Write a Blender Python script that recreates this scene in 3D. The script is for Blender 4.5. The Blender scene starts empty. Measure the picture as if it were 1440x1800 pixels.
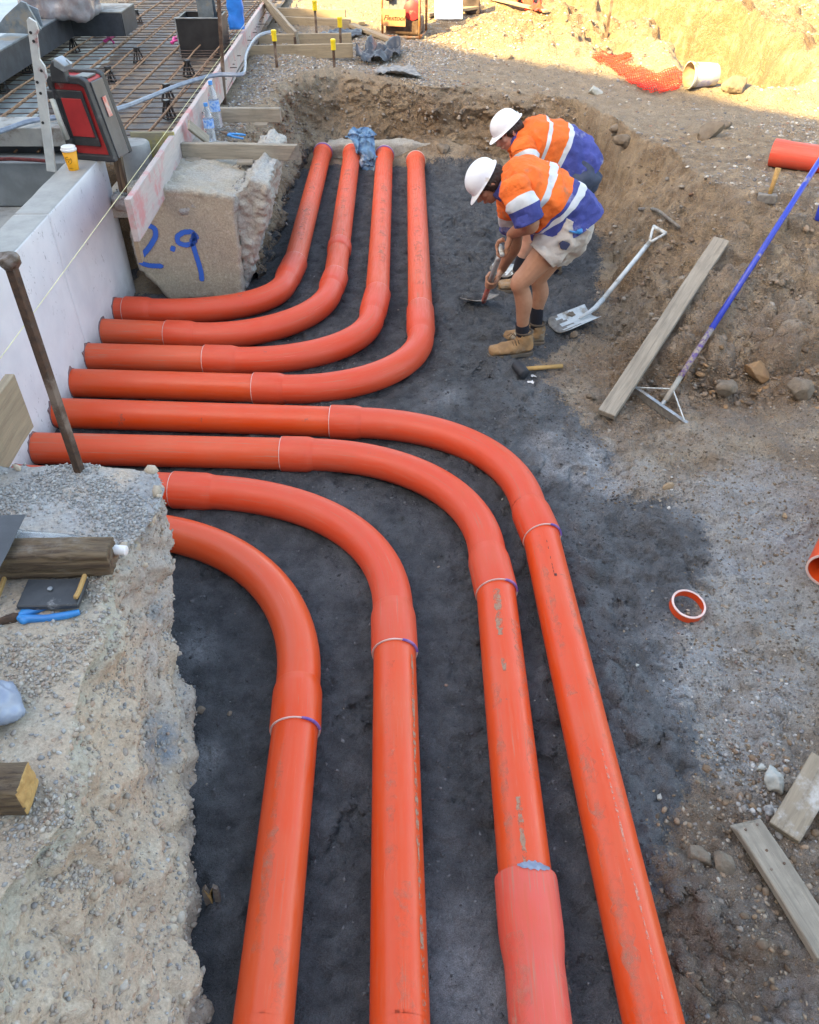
import bpy, math, random
import numpy as np
from mathutils import Vector, Matrix
random.seed(7); rng = np.random.default_rng(11)
sc = bpy.context.scene; col = sc.collection
R_ = math.radians
# ---------------------------------------------------------------- camera
EYE = Vector((0.0, 0.0, 2.46)); PITCH = R_(40.6); YAW = R_(0.62); FPX = 1400.0
cam_d = bpy.data.cameras.new('camera'); cam = bpy.data.objects.new('camera', cam_d); col.objects.link(cam)
cam.location = EYE; cam.rotation_euler = (R_(90) - PITCH, 0, -YAW)
cam_d.sensor_fit = 'HORIZONTAL'; cam_d.sensor_width = 36; cam_d.lens = FPX / 1440 * 36
cam_d.clip_start = 0.05; cam_d.clip_end = 500
sc.camera = cam
# ---------------------------------------------------------------- light
SUN_EL = 33.0
SUN_AZ = Vector((-0.80, -0.60, 0)).normalized()       # towards the sun, on the ground
w = bpy.data.worlds.new('World'); sc.world = w; w.use_nodes = True
nt = w.node_tree; bg = nt.nodes['Background']
sky = nt.nodes.new('ShaderNodeTexSky'); sky.sky_type = 'NISHITA'; sky.sun_disc = False
sky.sun_elevation = R_(SUN_EL); sky.sun_rotation = math.atan2(SUN_AZ.x, SUN_AZ.y)
sky.air_density = 1.0; sky.dust_density = 2.5; sky.ozone_density = 1.0
nt.links.new(sky.outputs[0], bg.inputs[0]); bg.inputs[1].default_value = 0.15
sd = bpy.data.lights.new('sun', 'SUN'); sd.energy = 4.8; sd.angle = R_(0.53); sd.color = (1.0, 0.80, 0.42)
sun = bpy.data.objects.new('sun', sd); col.objects.link(sun)
sdir = Vector((SUN_AZ.x * math.cos(R_(SUN_EL)), SUN_AZ.y * math.cos(R_(SUN_EL)), math.sin(R_(SUN_EL))))
sun.rotation_euler = sdir.to_track_quat('Z', 'Y').to_euler(); sun.location = (-10, -10, 20)
vs = sc.view_settings; vs.view_transform = 'Standard'; vs.look = 'None'; vs.gamma = 1; vs.use_curve_mapping = False
vs.exposure = 2.55
try:
    vs.use_white_balance = True; vs.white_balance_temperature = 8300; vs.white_balance_tint = 9
except Exception: pass
# ---------------------------------------------------------------- measuring helpers
_M = Matrix.Rotation(-YAW, 3, 'Z') @ Matrix.Rotation(R_(90) - PITCH, 3, 'X')
def ray(x, y): return _M @ Vector(((x - 720) / FPX, -(y - 900) / FPX, -1.0))
def P(x, y, z=0.0):
    d = ray(x, y); return EYE + d * ((z - EYE.z) / d.z)
def PD(x, y, Y):
    d = ray(x, y); return EYE + d * (Y / d.y)
def PX(x, y, X):
    d = ray(x, y); return EYE + d * (X / d.x)
def V(*a): return Vector(a)
# ---------------------------------------------------------------- noise
def _h(ix, iy, iz, s):
    n = (ix * 374761393 + iy * 668265263 + iz * 2147483647 + s * 974634777) & 0xFFFFFFFF
    n = ((n ^ (n >> 13)) * 1274126177) & 0xFFFFFFFF
    n = (n ^ (n >> 16)) & 0xFFFFFFFF
    return n.astype(np.float64) / 4294967295.0
def vnoise(p, s=0):
    p = np.asarray(p, dtype=np.float64); i = np.floor(p).astype(np.int64); f = p - i; f = f * f * f * (f * (f * 6 - 15) + 10)
    x, y, z = i[:, 0], i[:, 1], i[:, 2]; fx, fy, fz = f[:, 0], f[:, 1], f[:, 2]
    def L(a, b, t): return a + (b - a) * t
    c = [[[_h(x + a, y + b, z + d, s) for d in (0, 1)] for b in (0, 1)] for a in (0, 1)]
    return L(L(L(c[0][0][0], c[1][0][0], fx), L(c[0][1][0], c[1][1][0], fx), fy),
             L(L(c[0][0][1], c[1][0][1], fx), L(c[0][1][1], c[1][1][1], fx), fy), fz) * 2 - 1
def fbm(p, sc_=1.0, oct=4, s=0, gain=.5):
    p = np.asarray(p) * sc_; r = 0; a = 1; t = 0
    for k in range(oct):
        r = r + a * vnoise(p + 17.3 * k, s + k); t += a; a *= gain; p = p * 2.03
    return r / t
def n2(x, y, sc_, oct=4, s=0, gain=.5):
    return fbm(np.stack([x, y, np.zeros_like(x) + s * 3.7], 1), sc_, oct, s, gain)
def sst(a, b, x):
    t = np.clip((x - a) / (b - a), 0, 1); return t * t * (3 - 2 * t)
def inside(px, py, poly):
    r = np.zeros(px.shape, bool); n = len(poly)
    for i in range(n):
        x0, y0 = poly[i]; x1, y1 = poly[(i + 1) % n]
        if y0 == y1: continue
        c = ((y0 > py) != (y1 > py)) & (px < (x1 - x0) * (py - y0) / (y1 - y0) + x0); r ^= c
    return r
def dist(px, py, pts, closed=True):
    d = np.full(px.shape, 1e9); n = len(pts)
    for i in range(n if closed else n - 1):
        x0, y0 = pts[i][:2]; x1, y1 = pts[(i + 1) % n][:2]; dx, dy = x1 - x0, y1 - y0
        t = np.clip(((px - x0) * dx + (py - y0) * dy) / (dx * dx + dy * dy + 1e-12), 0, 1)
        d = np.minimum(d, (px - x0 - t * dx) ** 2 + (py - y0 - t * dy) ** 2)
    return np.sqrt(d)
# ---------------------------------------------------------------- materials
def new_mat(name):
    m = bpy.data.materials.new(name); m.use_nodes = True; return m, m.node_tree.nodes, m.node_tree.links, m.node_tree.nodes['Principled BSDF']
def N(ns, t, **k):
    n = ns.new(t)
    for a, b in k.items():
        if a.startswith('i_'): n.inputs[a[2:].replace('_', ' ')].default_value = b
        else: setattr(n, a, b)
    return n
def mix(ns, ls, fac, a, b, mode='MIX'):
    n = ns.new('ShaderNodeMix'); n.data_type = 'RGBA'; n.blend_type = mode
    for s, v in ((n.inputs[0], fac), (n.inputs[6], a), (n.inputs[7], b)):
        if isinstance(v, (float, int)): s.default_value = v
        elif isinstance(v, (tuple, list)): s.default_value = (*v[:3], 1)
        else: ls.new(v, s)
    return n.outputs[2]
def ramp(ns, ls, src, a, b, smooth=False):
    n = ns.new('ShaderNodeMapRange'); n.inputs[1].default_value = a; n.inputs[2].default_value = b
    if smooth: n.interpolation_type = 'SMOOTHSTEP'
    ls.new(src, n.inputs[0]); return n.outputs[0]
def math_(ns, ls, op, a, b=None):
    n = ns.new('ShaderNodeMath'); n.operation = op
    for i, v in enumerate((a, b)):
        if v is None: continue
        if isinstance(v, (int, float)): n.inputs[i].default_value = v
        else: ls.new(v, n.inputs[i])
    return n.outputs[0]
def grimy(name, c, c2=None, rough=.6, metal=0, scale=8, det=6, amt=.5, dirt=None, damt=0, dscale=5, bump=.15, bscale=60, stretch=(1, 1, 1), spec=.5, coord='Object', bdist=.004, alpha=None, trans=0, coat=0):
    """base colour c drifting to c2 by noise, optional dirt patches, fine bump"""
    m, ns, ls, b = new_mat(name)
    tc = N(ns, 'ShaderNodeTexCoord'); mp = N(ns, 'ShaderNodeMapping'); mp.inputs['Scale'].default_value = stretch
    ls.new(tc.outputs[coord], mp.inputs[0]); co = mp.outputs[0]
    n1 = N(ns, 'ShaderNodeTexNoise', i_Scale=scale, i_Detail=det, i_Roughness=.6); ls.new(co, n1.inputs['Vector'])
    c2 = c2 or tuple(x * .7 for x in c)
    f = ramp(ns, ls, n1.outputs[0], .5 - .5 * (1 - amt) - .02, .5 + .5 * (1 - amt) + .02, True)
    f = ramp(ns, ls, n1.outputs[0], .35, .65, True)
    f = math_(ns, ls, 'MULTIPLY', f, amt * 2 if amt < .5 else 1.0)
    cc = mix(ns, ls, f, c, c2)
    rsrc = None
    if dirt:
        n3 = N(ns, 'ShaderNodeTexNoise', i_Scale=dscale, i_Detail=8, i_Roughness=.7); ls.new(co, n3.inputs['Vector'])
        df = ramp(ns, ls, n3.outputs[0], .62 - damt * .25, .70 - damt * .15, True)
        cc = mix(ns, ls, df, cc, dirt)
        rsrc = ramp(ns, ls, df, 0, 1); 
        mr = ns.new('ShaderNodeMapRange'); ls.new(df, mr.inputs[0]); mr.inputs[3].default_value = rough; mr.inputs[4].default_value = max(rough, .8)
        ls.new(mr.outputs[0], b.inputs['Roughness'])
    ls.new(cc, b.inputs['Base Color'])
    if not dirt: b.inputs['Roughness'].default_value = rough
    b.inputs['Metallic'].default_value = metal; b.inputs['Specular IOR Level'].default_value = spec
    if coat: b.inputs['Coat Weight'].default_value = coat
    if bump:
        n2_ = N(ns, 'ShaderNodeTexNoise', i_Scale=bscale, i_Detail=5, i_Roughness=.65); ls.new(co, n2_.inputs['Vector'])
        bp = N(ns, 'ShaderNodeBump'); bp.inputs['Strength'].default_value = bump; bp.inputs['Distance'].default_value = bdist
        ls.new(n2_.outputs[0], bp.inputs['Height']); ls.new(bp.outputs[0], b.inputs['Normal'])
    if alpha is not None: b.inputs['Alpha'].default_value = alpha
    if trans: b.inputs['Transmission Weight'].default_value = trans
    return m
def wood(name, c, c2, grain=1.0, rough=.8, stain=None, bump=.5, knots=True):
    m, ns, ls, b = new_mat(name)
    tc = N(ns, 'ShaderNodeTexCoord'); mp = N(ns, 'ShaderNodeMapping'); mp.inputs['Scale'].default_value = (1.6 * grain, 22 * grain, 22 * grain)
    ls.new(tc.outputs['Object'], mp.inputs[0])
    oi = N(ns, 'ShaderNodeObjectInfo'); add = N(ns, 'ShaderNodeVectorMath', operation='ADD'); sc3 = N(ns, 'ShaderNodeVectorMath', operation='SCALE'); 
    cmb = N(ns, 'ShaderNodeCombineXYZ')
    for i in range(3): ls.new(oi.outputs['Random'], cmb.inputs[i])
    ls.new(cmb.outputs[0], sc3.inputs[0]); sc3.inputs['Scale'].default_value = 37
    ls.new(mp.outputs[0], add.inputs[0]); ls.new(sc3.outputs[0], add.inputs[1])
    n1 = N(ns, 'ShaderNodeTexNoise', i_Scale=2.2, i_Detail=7, i_Roughness=.68, i_Distortion=.6); ls.new(add.outputs[0], n1.inputs['Vector'])
    add2 = N(ns, 'ShaderNodeVectorMath', operation='ADD'); ls.new(tc.outputs['Object'], add2.inputs[0]); ls.new(sc3.outputs[0], add2.inputs[1])
    n2_ = N(ns, 'ShaderNodeTexNoise', i_Scale=5, i_Detail=6, i_Roughness=.7); ls.new(add2.outputs[0], n2_.inputs['Vector'])
    cc = mix(ns, ls, ramp(ns, ls, n1.outputs[0], .34, .66), c, c2)
    if stain: cc = mix(ns, ls, ramp(ns, ls, n2_.outputs[0], .48, .66, True), cc, stain)
    else: cc = mix(ns, ls, ramp(ns, ls, n2_.outputs[0], .5, .8, True), cc, tuple(x * .55 for x in c))
    ls.new(cc, b.inputs['Base Color']); b.inputs['Roughness'].default_value = rough; b.inputs['Specular IOR Level'].default_value = .25
    bp = N(ns, 'ShaderNodeBump'); bp.inputs['Strength'].default_value = bump; bp.inputs['Distance'].default_value = .006
    ls.new(n1.outputs[0], bp.inputs['Height']); ls.new(bp.outputs[0], b.inputs['Normal'])
    return m
# ---------------------------------------------------------------- mesh helpers
class MB:
    def __init__(s): s.v = []; s.f = []; s.mi = []
    def add(s, vs_, fs, mi=0):
        o = len(s.v); s.v += [Vector(v) for v in vs_]; s.f += [tuple(i + o for i in f) for f in fs]; s.mi += [mi] * len(fs); return s
    def box(s, c, size, rot=None, mi=0, taper=1.0):
        c = Vector(c); hx, hy, hz = [k / 2 for k in size]; vs_ = []
        for z in (-1, 1):
            for x, y in ((-1, -1), (1, -1), (1, 1), (-1, 1)):
                k = taper if z > 0 else 1
                p = Vector((x * hx * k, y * hy * k, z * hz)); vs_.append(c + (rot @ p if rot else p))
        return s.add(vs_, [(3, 2, 1, 0), (4, 5, 6, 7), (0, 1, 5, 4), (1, 2, 6, 5), (2, 3, 7, 6), (3, 0, 4, 7)], mi)
    def beam(s, p0, p1, w_, t, up=(0, 0, 1), mi=0):
        p0 = Vector(p0); p1 = Vector(p1); x = (p1 - p0); L = x.length; x.normalize(); y = Vector(up).cross(x).normalized(); z = x.cross(y)
        r = Matrix((x, y, z)).transposed(); return s.box((p0 + p1) / 2, (L, w_, t), r, mi)
    def tube(s, pts, r, n=10, mi=0, caps=True, sy=1.0, up=None):
        pts = [Vector(p) for p in pts]; k = len(pts); rs = r if isinstance(r, (list, tuple)) else [r] * k
        t0 = (pts[1] - pts[0]).normalized(); u = Vector(up) if up else (Vector((0, 0, 1)) if abs(t0.z) < .9 else Vector((1, 0, 0)))
        a = (u - t0 * u.dot(t0)).normalized(); vs_ = []
        for i, p in enumerate(pts):
            t = ((pts[min(i + 1, k - 1)] - pts[max(i - 1, 0)])).normalized()
            a = (a - t * a.dot(t)).normalized(); b = t.cross(a)
            for j in range(n):
                an = 2 * math.pi * j / n; vs_.append(p + (a * math.cos(an) + b * math.sin(an) * sy) * rs[i])
        fs = [(i * n + j, i * n + (j + 1) % n, (i + 1) * n + (j + 1) % n, (i + 1) * n + j) for i in range(k - 1) for j in range(n)]
        if caps: fs += [tuple(range(n))[::-1], tuple((k - 1) * n + j for j in range(n))]
        return s.add(vs_, fs, mi)
    def lathe(s, prof, o=(0, 0, 0), ax=(0, 0, 1), n=24, mi=0, caps=True):
        ax = Vector(ax).normalized(); o = Vector(o); u = Vector((0, 0, 1)) if abs(ax.z) < .9 else Vector((1, 0, 0))
        a = (u - ax * u.dot(ax)).normalized(); b = ax.cross(a); vs_ = []
        for r, h in prof:
            for j in range(n):
                an = 2 * math.pi * j / n; vs_.append(o + ax * h + (a * math.cos(an) + b * math.sin(an)) * r)
        k = len(prof); fs = [(i * n + j, i * n + (j + 1) % n, (i + 1) * n + (j + 1) % n, (i + 1) * n + j) for i in range(k - 1) for j in range(n)]
        if caps: fs += [tuple(range(n))[::-1], tuple((k - 1) * n + j for j in range(n))]
        return s.add(vs_, fs, mi)
    def prism(s, poly, d, mi=0):
        """poly: list of 3-D points, d: extrusion vector"""
        poly = [Vector(p) for p in poly]; n = len(poly); d = Vector(d)
        fs = [tuple(range(n))[::-1], tuple(range(n, 2 * n))] + [(j, (j + 1) % n, n + (j + 1) % n, n + j) for j in range(n)]
        return s.add(poly + [p + d for p in poly], fs, mi)
    def ell(s, c, r, rot=None, n=14, m=9, mi=0):
        vs_ = []; c = Vector(c)
        for i in range(m + 1):
            th = math.pi * i / m
            for j in range(n):
                ph = 2 * math.pi * j / n; p = Vector((r[0] * math.sin(th) * math.cos(ph), r[1] * math.sin(th) * math.sin(ph), r[2] * math.cos(th)))
                vs_.append(c + (rot @ p if rot else p))
        return s.add(vs_, [(i * n + j, (i + 1) * n + j, (i + 1) * n + (j + 1) % n, i * n + (j + 1) % n) for i in range(m) for j in range(n)], mi)
    def loft(s, rings, side=(0, 1, 0), n=18, mi=0):
        """rings: (centre, half width along side, half depth)"""
        side = Vector(side).normalized(); vs_ = []; k = len(rings); cs = [Vector(r[0]) for r in rings]
        for i, r in enumerate(rings):
            t = (cs[min(i + 1, k - 1)] - cs[max(i - 1, 0)]).normalized(); sd_ = (side - t * side.dot(t)).normalized(); u = t.cross(sd_)
            for j in range(n):
                an = 2 * math.pi * j / n; vs_.append(cs[i] + sd_ * math.cos(an) * r[1] + u * math.sin(an) * r[2])
        fs = [(i * n + j, i * n + (j + 1) % n, (i + 1) * n + (j + 1) % n, (i + 1) * n + j) for i in range(k - 1) for j in range(n)]
        fs += [tuple(range(n))[::-1], tuple((k - 1) * n + j for j in range(n))]
        return s.add(vs_, fs, mi)
    def mesh(s, name, smooth=False):
        me = bpy.data.meshes.new(name); me.from_pydata([tuple(v) for v in s.v], [], s.f); me.update()
        if any(s.mi): me.polygons.foreach_set('material_index', s.mi)
        if smooth: me.polygons.foreach_set('use_smooth', [True] * len(me.polygons))
        return me
    def build(s, name, mats, parent=None, smooth=False, bevel=0, at=None, seg=2, auto=None):
        o_ = Vector(at) if at is not None else None
        if o_ is not None: s.v = [v - o_ for v in s.v]
        me = s.mesh(name, smooth); return link(name, me, mats, parent, bevel, o_, seg, auto)
def link(name, me, mats, parent=None, bevel=0, at=None, seg=2, auto=None):
    for m in (mats if isinstance(mats, (list, tuple)) else [mats]):
        if m: me.materials.append(m)
    o = bpy.data.objects.new(name, me); col.objects.link(o)
    if at is not None: o.location = at
    if parent:
        o.parent = parent
        if at is None:
            mw = parent['_mw'] if False else None
    if bevel:
        b = o.modifiers.new('bevel', 'BEVEL'); b.width = bevel; b.segments = seg; b.limit_method = 'ANGLE'; b.angle_limit = R_(40)
    if auto: 
        me.polygons.foreach_set('use_smooth', [True] * len(me.polygons)); me.set_sharp_from_angle(angle=R_(auto))
    return o
def tag(o, label=None, cat=None, group=None, kind=None):
    if label: o['label'] = label
    if cat: o['category'] = cat
    if group: o['group'] = group
    if kind: o['kind'] = kind
    return o
def empty(name, loc=(0, 0, 0), rz=0, mat=None):
    o = bpy.data.objects.new(name, None); o.empty_display_size = .1; col.objects.link(o)
    if mat is not None: o.matrix_world = mat
    else: o.location = loc; o.rotation_euler = (0, 0, rz)
    return o
def axes(p0, p1, up=(0, 0, 1), center=True):
    """matrix whose X runs p0->p1, Z near up"""
    p0 = Vector(p0); p1 = Vector(p1); x = (p1 - p0).normalized(); y = Vector(up).cross(x).normalized(); z = x.cross(y)
    m = Matrix((x, y, z)).transposed().to_4x4(); m.translation = (p0 + p1) / 2 if center else p0; return m
def board(name, p0, p1, w_, t, mat, label, cat='timber', up=(0, 0, 1), group=None, bevel=.003, jag=0, seed=0):
    p0 = Vector(p0); p1 = Vector(p1); L = (p1 - p0).length; rr = random.Random(seed)
    n = max(3, int(L / .12)); mb = MB(); vs_ = []
    for i in range(n + 1):
        x = -L / 2 + L * i / n; b = (rr.uniform(-1, 1) * .0018, rr.uniform(-1, 1) * .0018)
        for k, (y, z) in enumerate(((-1, -1), (1, -1), (1, 1), (-1, 1))):
            xx = x + (rr.uniform(-jag, jag * .2) if i == n else 0)
            vs_.append((xx, y * w_ / 2 + b[0], z * t / 2 + b[1]))
    fs = [(i * 4 + j, i * 4 + (j + 1) % 4, i * 4 + 4 + (j + 1) % 4, i * 4 + 4 + j) for i in range(n) for j in range(4)] + [(3, 2, 1, 0), (n * 4, n * 4 + 1, n * 4 + 2, n * 4 + 3)]
    mb.add(vs_, [f[::-1] if False else f for f in fs]); o = mb.build(name, mat, bevel=bevel, seg=1)
    o.matrix_world = axes(p0, p1, up); return tag(o, label, cat, group)
def remesh(mb, voxel, smooth_it=0, name='m'):
    me = mb.mesh('tmp'); o = bpy.data.objects.new('tmp', me); col.objects.link(o)
    r = o.modifiers.new('r', 'REMESH'); r.mode = 'VOXEL'; r.voxel_size = voxel
    if smooth_it:
        s_ = o.modifiers.new('s', 'SMOOTH'); s_.iterations = smooth_it; s_.factor = .5
    dg = bpy.context.evaluated_depsgraph_get(); dg.update()
    out = bpy.data.meshes.new_from_object(o.evaluated_get(dg)); out.name = name
    bpy.data.objects.remove(o); bpy.data.meshes.remove(me)
    out.polygons.foreach_set('use_smooth', [True] * len(out.polygons)); return out
def getco(me):
    a = np.empty(len(me.vertices) * 3); me.vertices.foreach_get('co', a); return a.reshape(-1, 3)
def getno(me):
    a = np.empty(len(me.vertices) * 3, dtype=np.float32); me.vertex_normals.foreach_get('vector', a); return a.reshape(-1, 3).astype(float)
def setco(me, a): me.vertices.foreach_set('co', a.ravel()); me.update()
def setattr_col(me, name, rgb):
    at = me.color_attributes.new(name, 'FLOAT_COLOR', 'POINT'); c = np.ones((len(rgb), 4)); c[:, :3] = rgb; at.data.foreach_set('color', c.ravel().astype(np.float32))
def np_mesh(name, co, faces, smooth=False):
    me = bpy.data.meshes.new(name); n = len(faces); k = faces.shape[1]
    me.vertices.add(len(co)); me.vertices.foreach_set('co', np.ascontiguousarray(co, dtype=np.float32).ravel())
    me.loops.add(n * k); me.loops.foreach_set('vertex_index', faces.ravel().astype(np.int32))
    me.polygons.add(n); me.polygons.foreach_set('loop_start', (np.arange(n) * k).astype(np.int32)); 
    me.update(calc_edges=True)
    if smooth: me.polygons.foreach_set('use_smooth', np.ones(n, dtype=bool))
    return me
# ================================================================ GROUND
def W2(pts, z): return [tuple(P(x, y, z)[:2]) for x, y in pts]
ZL = .70
PAIRS = [((-1.10, 5.45), (-1.23, 5.45)), ((-1.09, 6.2), (-1.25, 6.2)), ((-1.08, 6.9), (-1.27, 6.95)), ((-1.03, 7.7), (-1.21, 7.8)), ((-.95, 8.36), (-1.05, 8.60))] + [(tuple(P(*a, .02)[:2]), tuple(P(*b, .60)[:2])) for a, b in
    (((600, 256), (594, 122)), ((690, 254), (678, 138)), ((760, 264), (760, 150)), ((830, 266), (850, 148)), ((930, 275), (940, 158)), ((1000, 300), (1040, 180)))]
RB = [((1045, 340), (1120, 210)), ((1070, 430), (1180, 240)), ((1080, 520), (1215, 275)), ((1062, 590), (1235, 300)), ((1060, 650), (1250, 312)), ((1100, 700), (1280, 320)), ((1200, 728), (1340, 328)), ((1440, 742), (1440, 335))]
def rz(i): return .70 if i < 5 else (.60 if i < 9 else .66)
base = [(-7.0, -4), (-7.0, 5.72), (-1.95, 5.72), (-1.90, 5.35), (-1.12, 5.30)] + [a for a, b in PAIRS] + W2([a for a, b in RB], 0.02) + [(4.2, 3.5), (9, 3.3), (9, -4)]
rim = [(-7.2, -4.2), (-7.2, 5.80), (-2.0, 5.80), (-1.98, 6.3), (-1.30, 6.1)] + [b for a, b in PAIRS] + W2([b for a, b in RB], .74) + [(4.6, 5.5), (9.5, 5.5), (9.5, -4.2)]
def spaced(segs):
    out = [segs[0][0]]
    for a, b, d0, d1 in segs:
        x = a
        while x < b - 1e-6:
            t = (x - a) / (b - a); x += d0 + (d1 - d0) * t; out.append(min(x, b))
    return np.array(out)
gx = spaced([(-60, -9, 8, 1.2), (-9, -2.4, .5, .05), (-2.4, -.9, .03, .014), (-.9, 1.6, .0105, .0105), (1.6, 3.6, .0125, .024), (3.6, 7, .03, .12), (7, 70, .5, 8)])
gy = spaced([(-30, 0, 5, .3), (0, .5, .08, .012), (.5, 4.2, .0105, .0115), (4.2, 9.2, .0125, .024), (9.2, 14, .028, .06), (14, 30, .12, 1), (30, 90, 2, 8)])
GX, GY = np.meshgrid(gx, gy); X = GX.ravel(); Y = GY.ravel()
def hfield(X, Y):
    wx = n2(X, Y, 2.2, 4, 3) * .055; wy = n2(X, Y, 2.2, 4, 9) * .055
    k = sst(-1.0, -.2, X); Xw = X + wx * (.4 + .6 * k); Yw = Y + wy * (.4 + .6 * k)
    inb = inside(Xw, Yw, base); inr = inside(Xw, Yw, rim)
    db = dist(Xw, Yw, base); dr = dist(Xw, Yw, rim)
    t = np.where(inb, 0, np.where(inr, db / (db + dr + 1e-9), 1.0))
    right = sst(.9, 1.2, X) * sst(7.2, 6.4, Y)
    prof = (1 - right) * sst(0, 1, t) + right * (.16 * sst(0, .35, t) + .84 * t)
    # upper ground
    H = .66 + .05 * n2(X, Y, .5, 3, 21) + .045 * n2(X, Y, 1.7, 4, 5)
    H = H - .10 * sst(6.0, 8.2, Y) * sst(-1.2, .0, X) * sst(12, 9, Y)
    H = H + .06 * sst(1.2, 2.4, X) * sst(6.9, 5.4, Y)
    far = sst(8.3, 10.5, Y + .35 * (X - 1)) * sst(.6, 2.4, X)
    H = H + far * (.12 * np.abs(n2(X, Y, .9, 5, 31)) + .16 * sst(.0, .6, n2(X, Y, .6, 3, 44)))
    t2 = [tuple(P(x, y, .45)[:2]) for x, y in ((870, -8), (950, 30), (1050, 58), (1150, 78), (1225, 90), (1300, 165))]
    d2 = dist(Xw, Yw, t2, False)
    H = H - .70 * sst(.66, .40, d2 + .10 * n2(X, Y, 1.5, 3, 8))
    bern = sst(1.2, .8, d2) * sst(.5, .8, d2); H = H + bern * .10 * (1 + n2(X, Y, 2.5, 3, 10))
    deck = sst(-1.55, -1.8, X) * sst(5.7, 5.8, Y); H = H * (1 - deck) + .70 * deck
    # trench floor: level bedding sand, rising a little towards the right foreground
    F = .012 * n2(X, Y, 1.6, 3, 2) + .10 * sst(.75, 2.2, X) * sst(4.2, 3.2, Y) * (1 + .5 * n2(X, Y, 1.1, 3, 12)) + .05 * sst(1.1, 2.4, X) * sst(2.2, .6, Y)
    F = F + .05 * sst(.95, .55, np.abs(X - 1.0) + np.abs(Y - 3.2) * .25) * (n2(X, Y, 3, 3, 77))
    # sand hollow where the workers dig and heaped sand beside the fourth run
    F = F + .045 * sst(.36, .12, np.abs(X - .42)) * sst(3.3, 4.4, Y) * sst(7.4, 6.4, Y) - .03 * sst(.5, .1, np.hypot(X - .75, Y - 5.2))
    F = F + .14 * sst(.45, .05, dist(X, Y, W2([(745, 262), (800, 278), (850, 300)], .05), False)) * sst(7.4, 8.0, Y)
    F = F + .06 * sst(-.15, -.9, X) * sst(8.2, 8.5, Y)
    Z = F + (H - F) * prof
    zone = right * sst(.02, .12, t) * sst(1.0, .75, t); Z = Z + zone * (.10 * (np.abs(n2(X, Y, 4.5, 4, 151)) * 2 - .5) + .034 * (np.abs(n2(X, Y, 13, 3, 152)) * 2 - .5) - .03)
    Z = Z + far * (.34 * np.abs(n2(X, Y, 1.7, 4, 153)) + .15 * np.abs(n2(X, Y, 4.5, 4, 154)))
    mid = 4 * prof * (1 - prof)
    lump = np.abs(n2(X, Y, 3.2, 4, 51)); Z = Z + mid * right * .07 * (lump - .25) * 2
    base_l = sst(.45, .05, t) * sst(0, .03, t) * right; Z = Z + base_l * .05 * (np.abs(n2(X, Y, 9, 3, 61)) * 2 - .6)
    # foot-churned sand, fine relief
    sandm = sst(.02, -.02, prof - .0) 
    Z = Z + (.35 + .65 * sst(.1, .6, X)) * (.050 * n2(X, Y, 4.2, 5, 133, .6) + .014 * (np.abs(n2(X, Y, 11, 3, 134)) * 2 - .5) + .016 * n2(X, Y, 14, 4, 136, .65)) * sst(.3, .0, prof) + .014 * (1 - np.abs(n2(X * .8, Y, 9, 3, 135)) * 2.5) * sst(.3, 0, prof)
    Z = Z + .016 * n2(X, Y, 5.5, 4, 33) * (1 + .8 * sst(.2, .5, X)) + .011 * n2(X, Y, 26, 3, 34) + .006 * sst(.3, .7, X) * (1 - np.abs(n2(X, Y, 8, 3, 35)) * 2)
    Z = Z + prof * (.012 * n2(X, Y, 9, 4, 36))
    rough = sst(.0, .2, prof); Z = Z + rough * .006 * n2(X, Y, 40, 2, 37)
    brown = sst(1.0, 1.35, X) * sst(4.0, 2.4, Y); Z = Z + brown * .010 * np.abs(n2(X, Y, 18, 3, 39))
    # boot prints
    for (bx, by, ba) in BOOTS:
        c, s_ = math.cos(ba), math.sin(ba); lx = (X - bx) * c + (Y - by) * s_; ly = -(X - bx) * s_ + (Y - by) * c
        r = (lx / .135) ** 4 + (ly / (.048 + .01 * np.sign(lx) * 0)) ** 2
        m_ = sst(1.25, .8, r); tread = np.where((np.abs((lx * 45 + np.abs(ly) * 30) % 1 - .5) < .25), 1, 0)
        Z = Z - m_ * (.011 - .007 * tread) + .006 * sst(1.9, 1.2, r) * sst(.9, 1.2, r)
    return Z, prof, t, right
_b = [(905, 1290, 1.2), (930, 1350, .3), (1000, 1240, 2.0), (1080, 1210, 1.0), (1130, 1320, .6), (1170, 960, 1.8), (1200, 1010, .4), (1100, 1060, 1.3), (1150, 1150, .2),
      (1230, 1650, 1.6), (1090, 920, .5), (850, 660, 1.0), (800, 760, .2), (820, 560, 1.7), (800, 480, .6), (860, 600, .1), (790, 400, 1.2), (1060, 980, 2.2), (1190, 890, 0), (1260, 1700, 1.2), (640, 1250, .7), (600, 1480, 1.2), (810, 1350, 1.5)]
BOOTS = [(*P(x, y, .02)[:2], a) for x, y, a in _b]
Zg, prof, tt, rgt = hfield(X, Y)
ny_, nx_ = GX.shape
def gz(x, y):
    """height of the ground sheet at arrays x, y"""
    x = np.atleast_1d(np.asarray(x, float)); y = np.atleast_1d(np.asarray(y, float)); G = Zg.reshape(ny_, nx_)
    i = np.clip(np.searchsorted(gx, x) - 1, 0, nx_ - 2); j = np.clip(np.searchsorted(gy, y) - 1, 0, ny_ - 2)
    fx = (x - gx[i]) / (gx[i + 1] - gx[i]); fy = (y - gy[j]) / (gy[j + 1] - gy[j])
    return (G[j, i] * (1 - fx) + G[j, i + 1] * fx) * (1 - fy) + (G[j + 1, i] * (1 - fx) + G[j + 1, i + 1] * fx) * fy
def g(x, y): return float(gz(x, y)[0])
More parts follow.
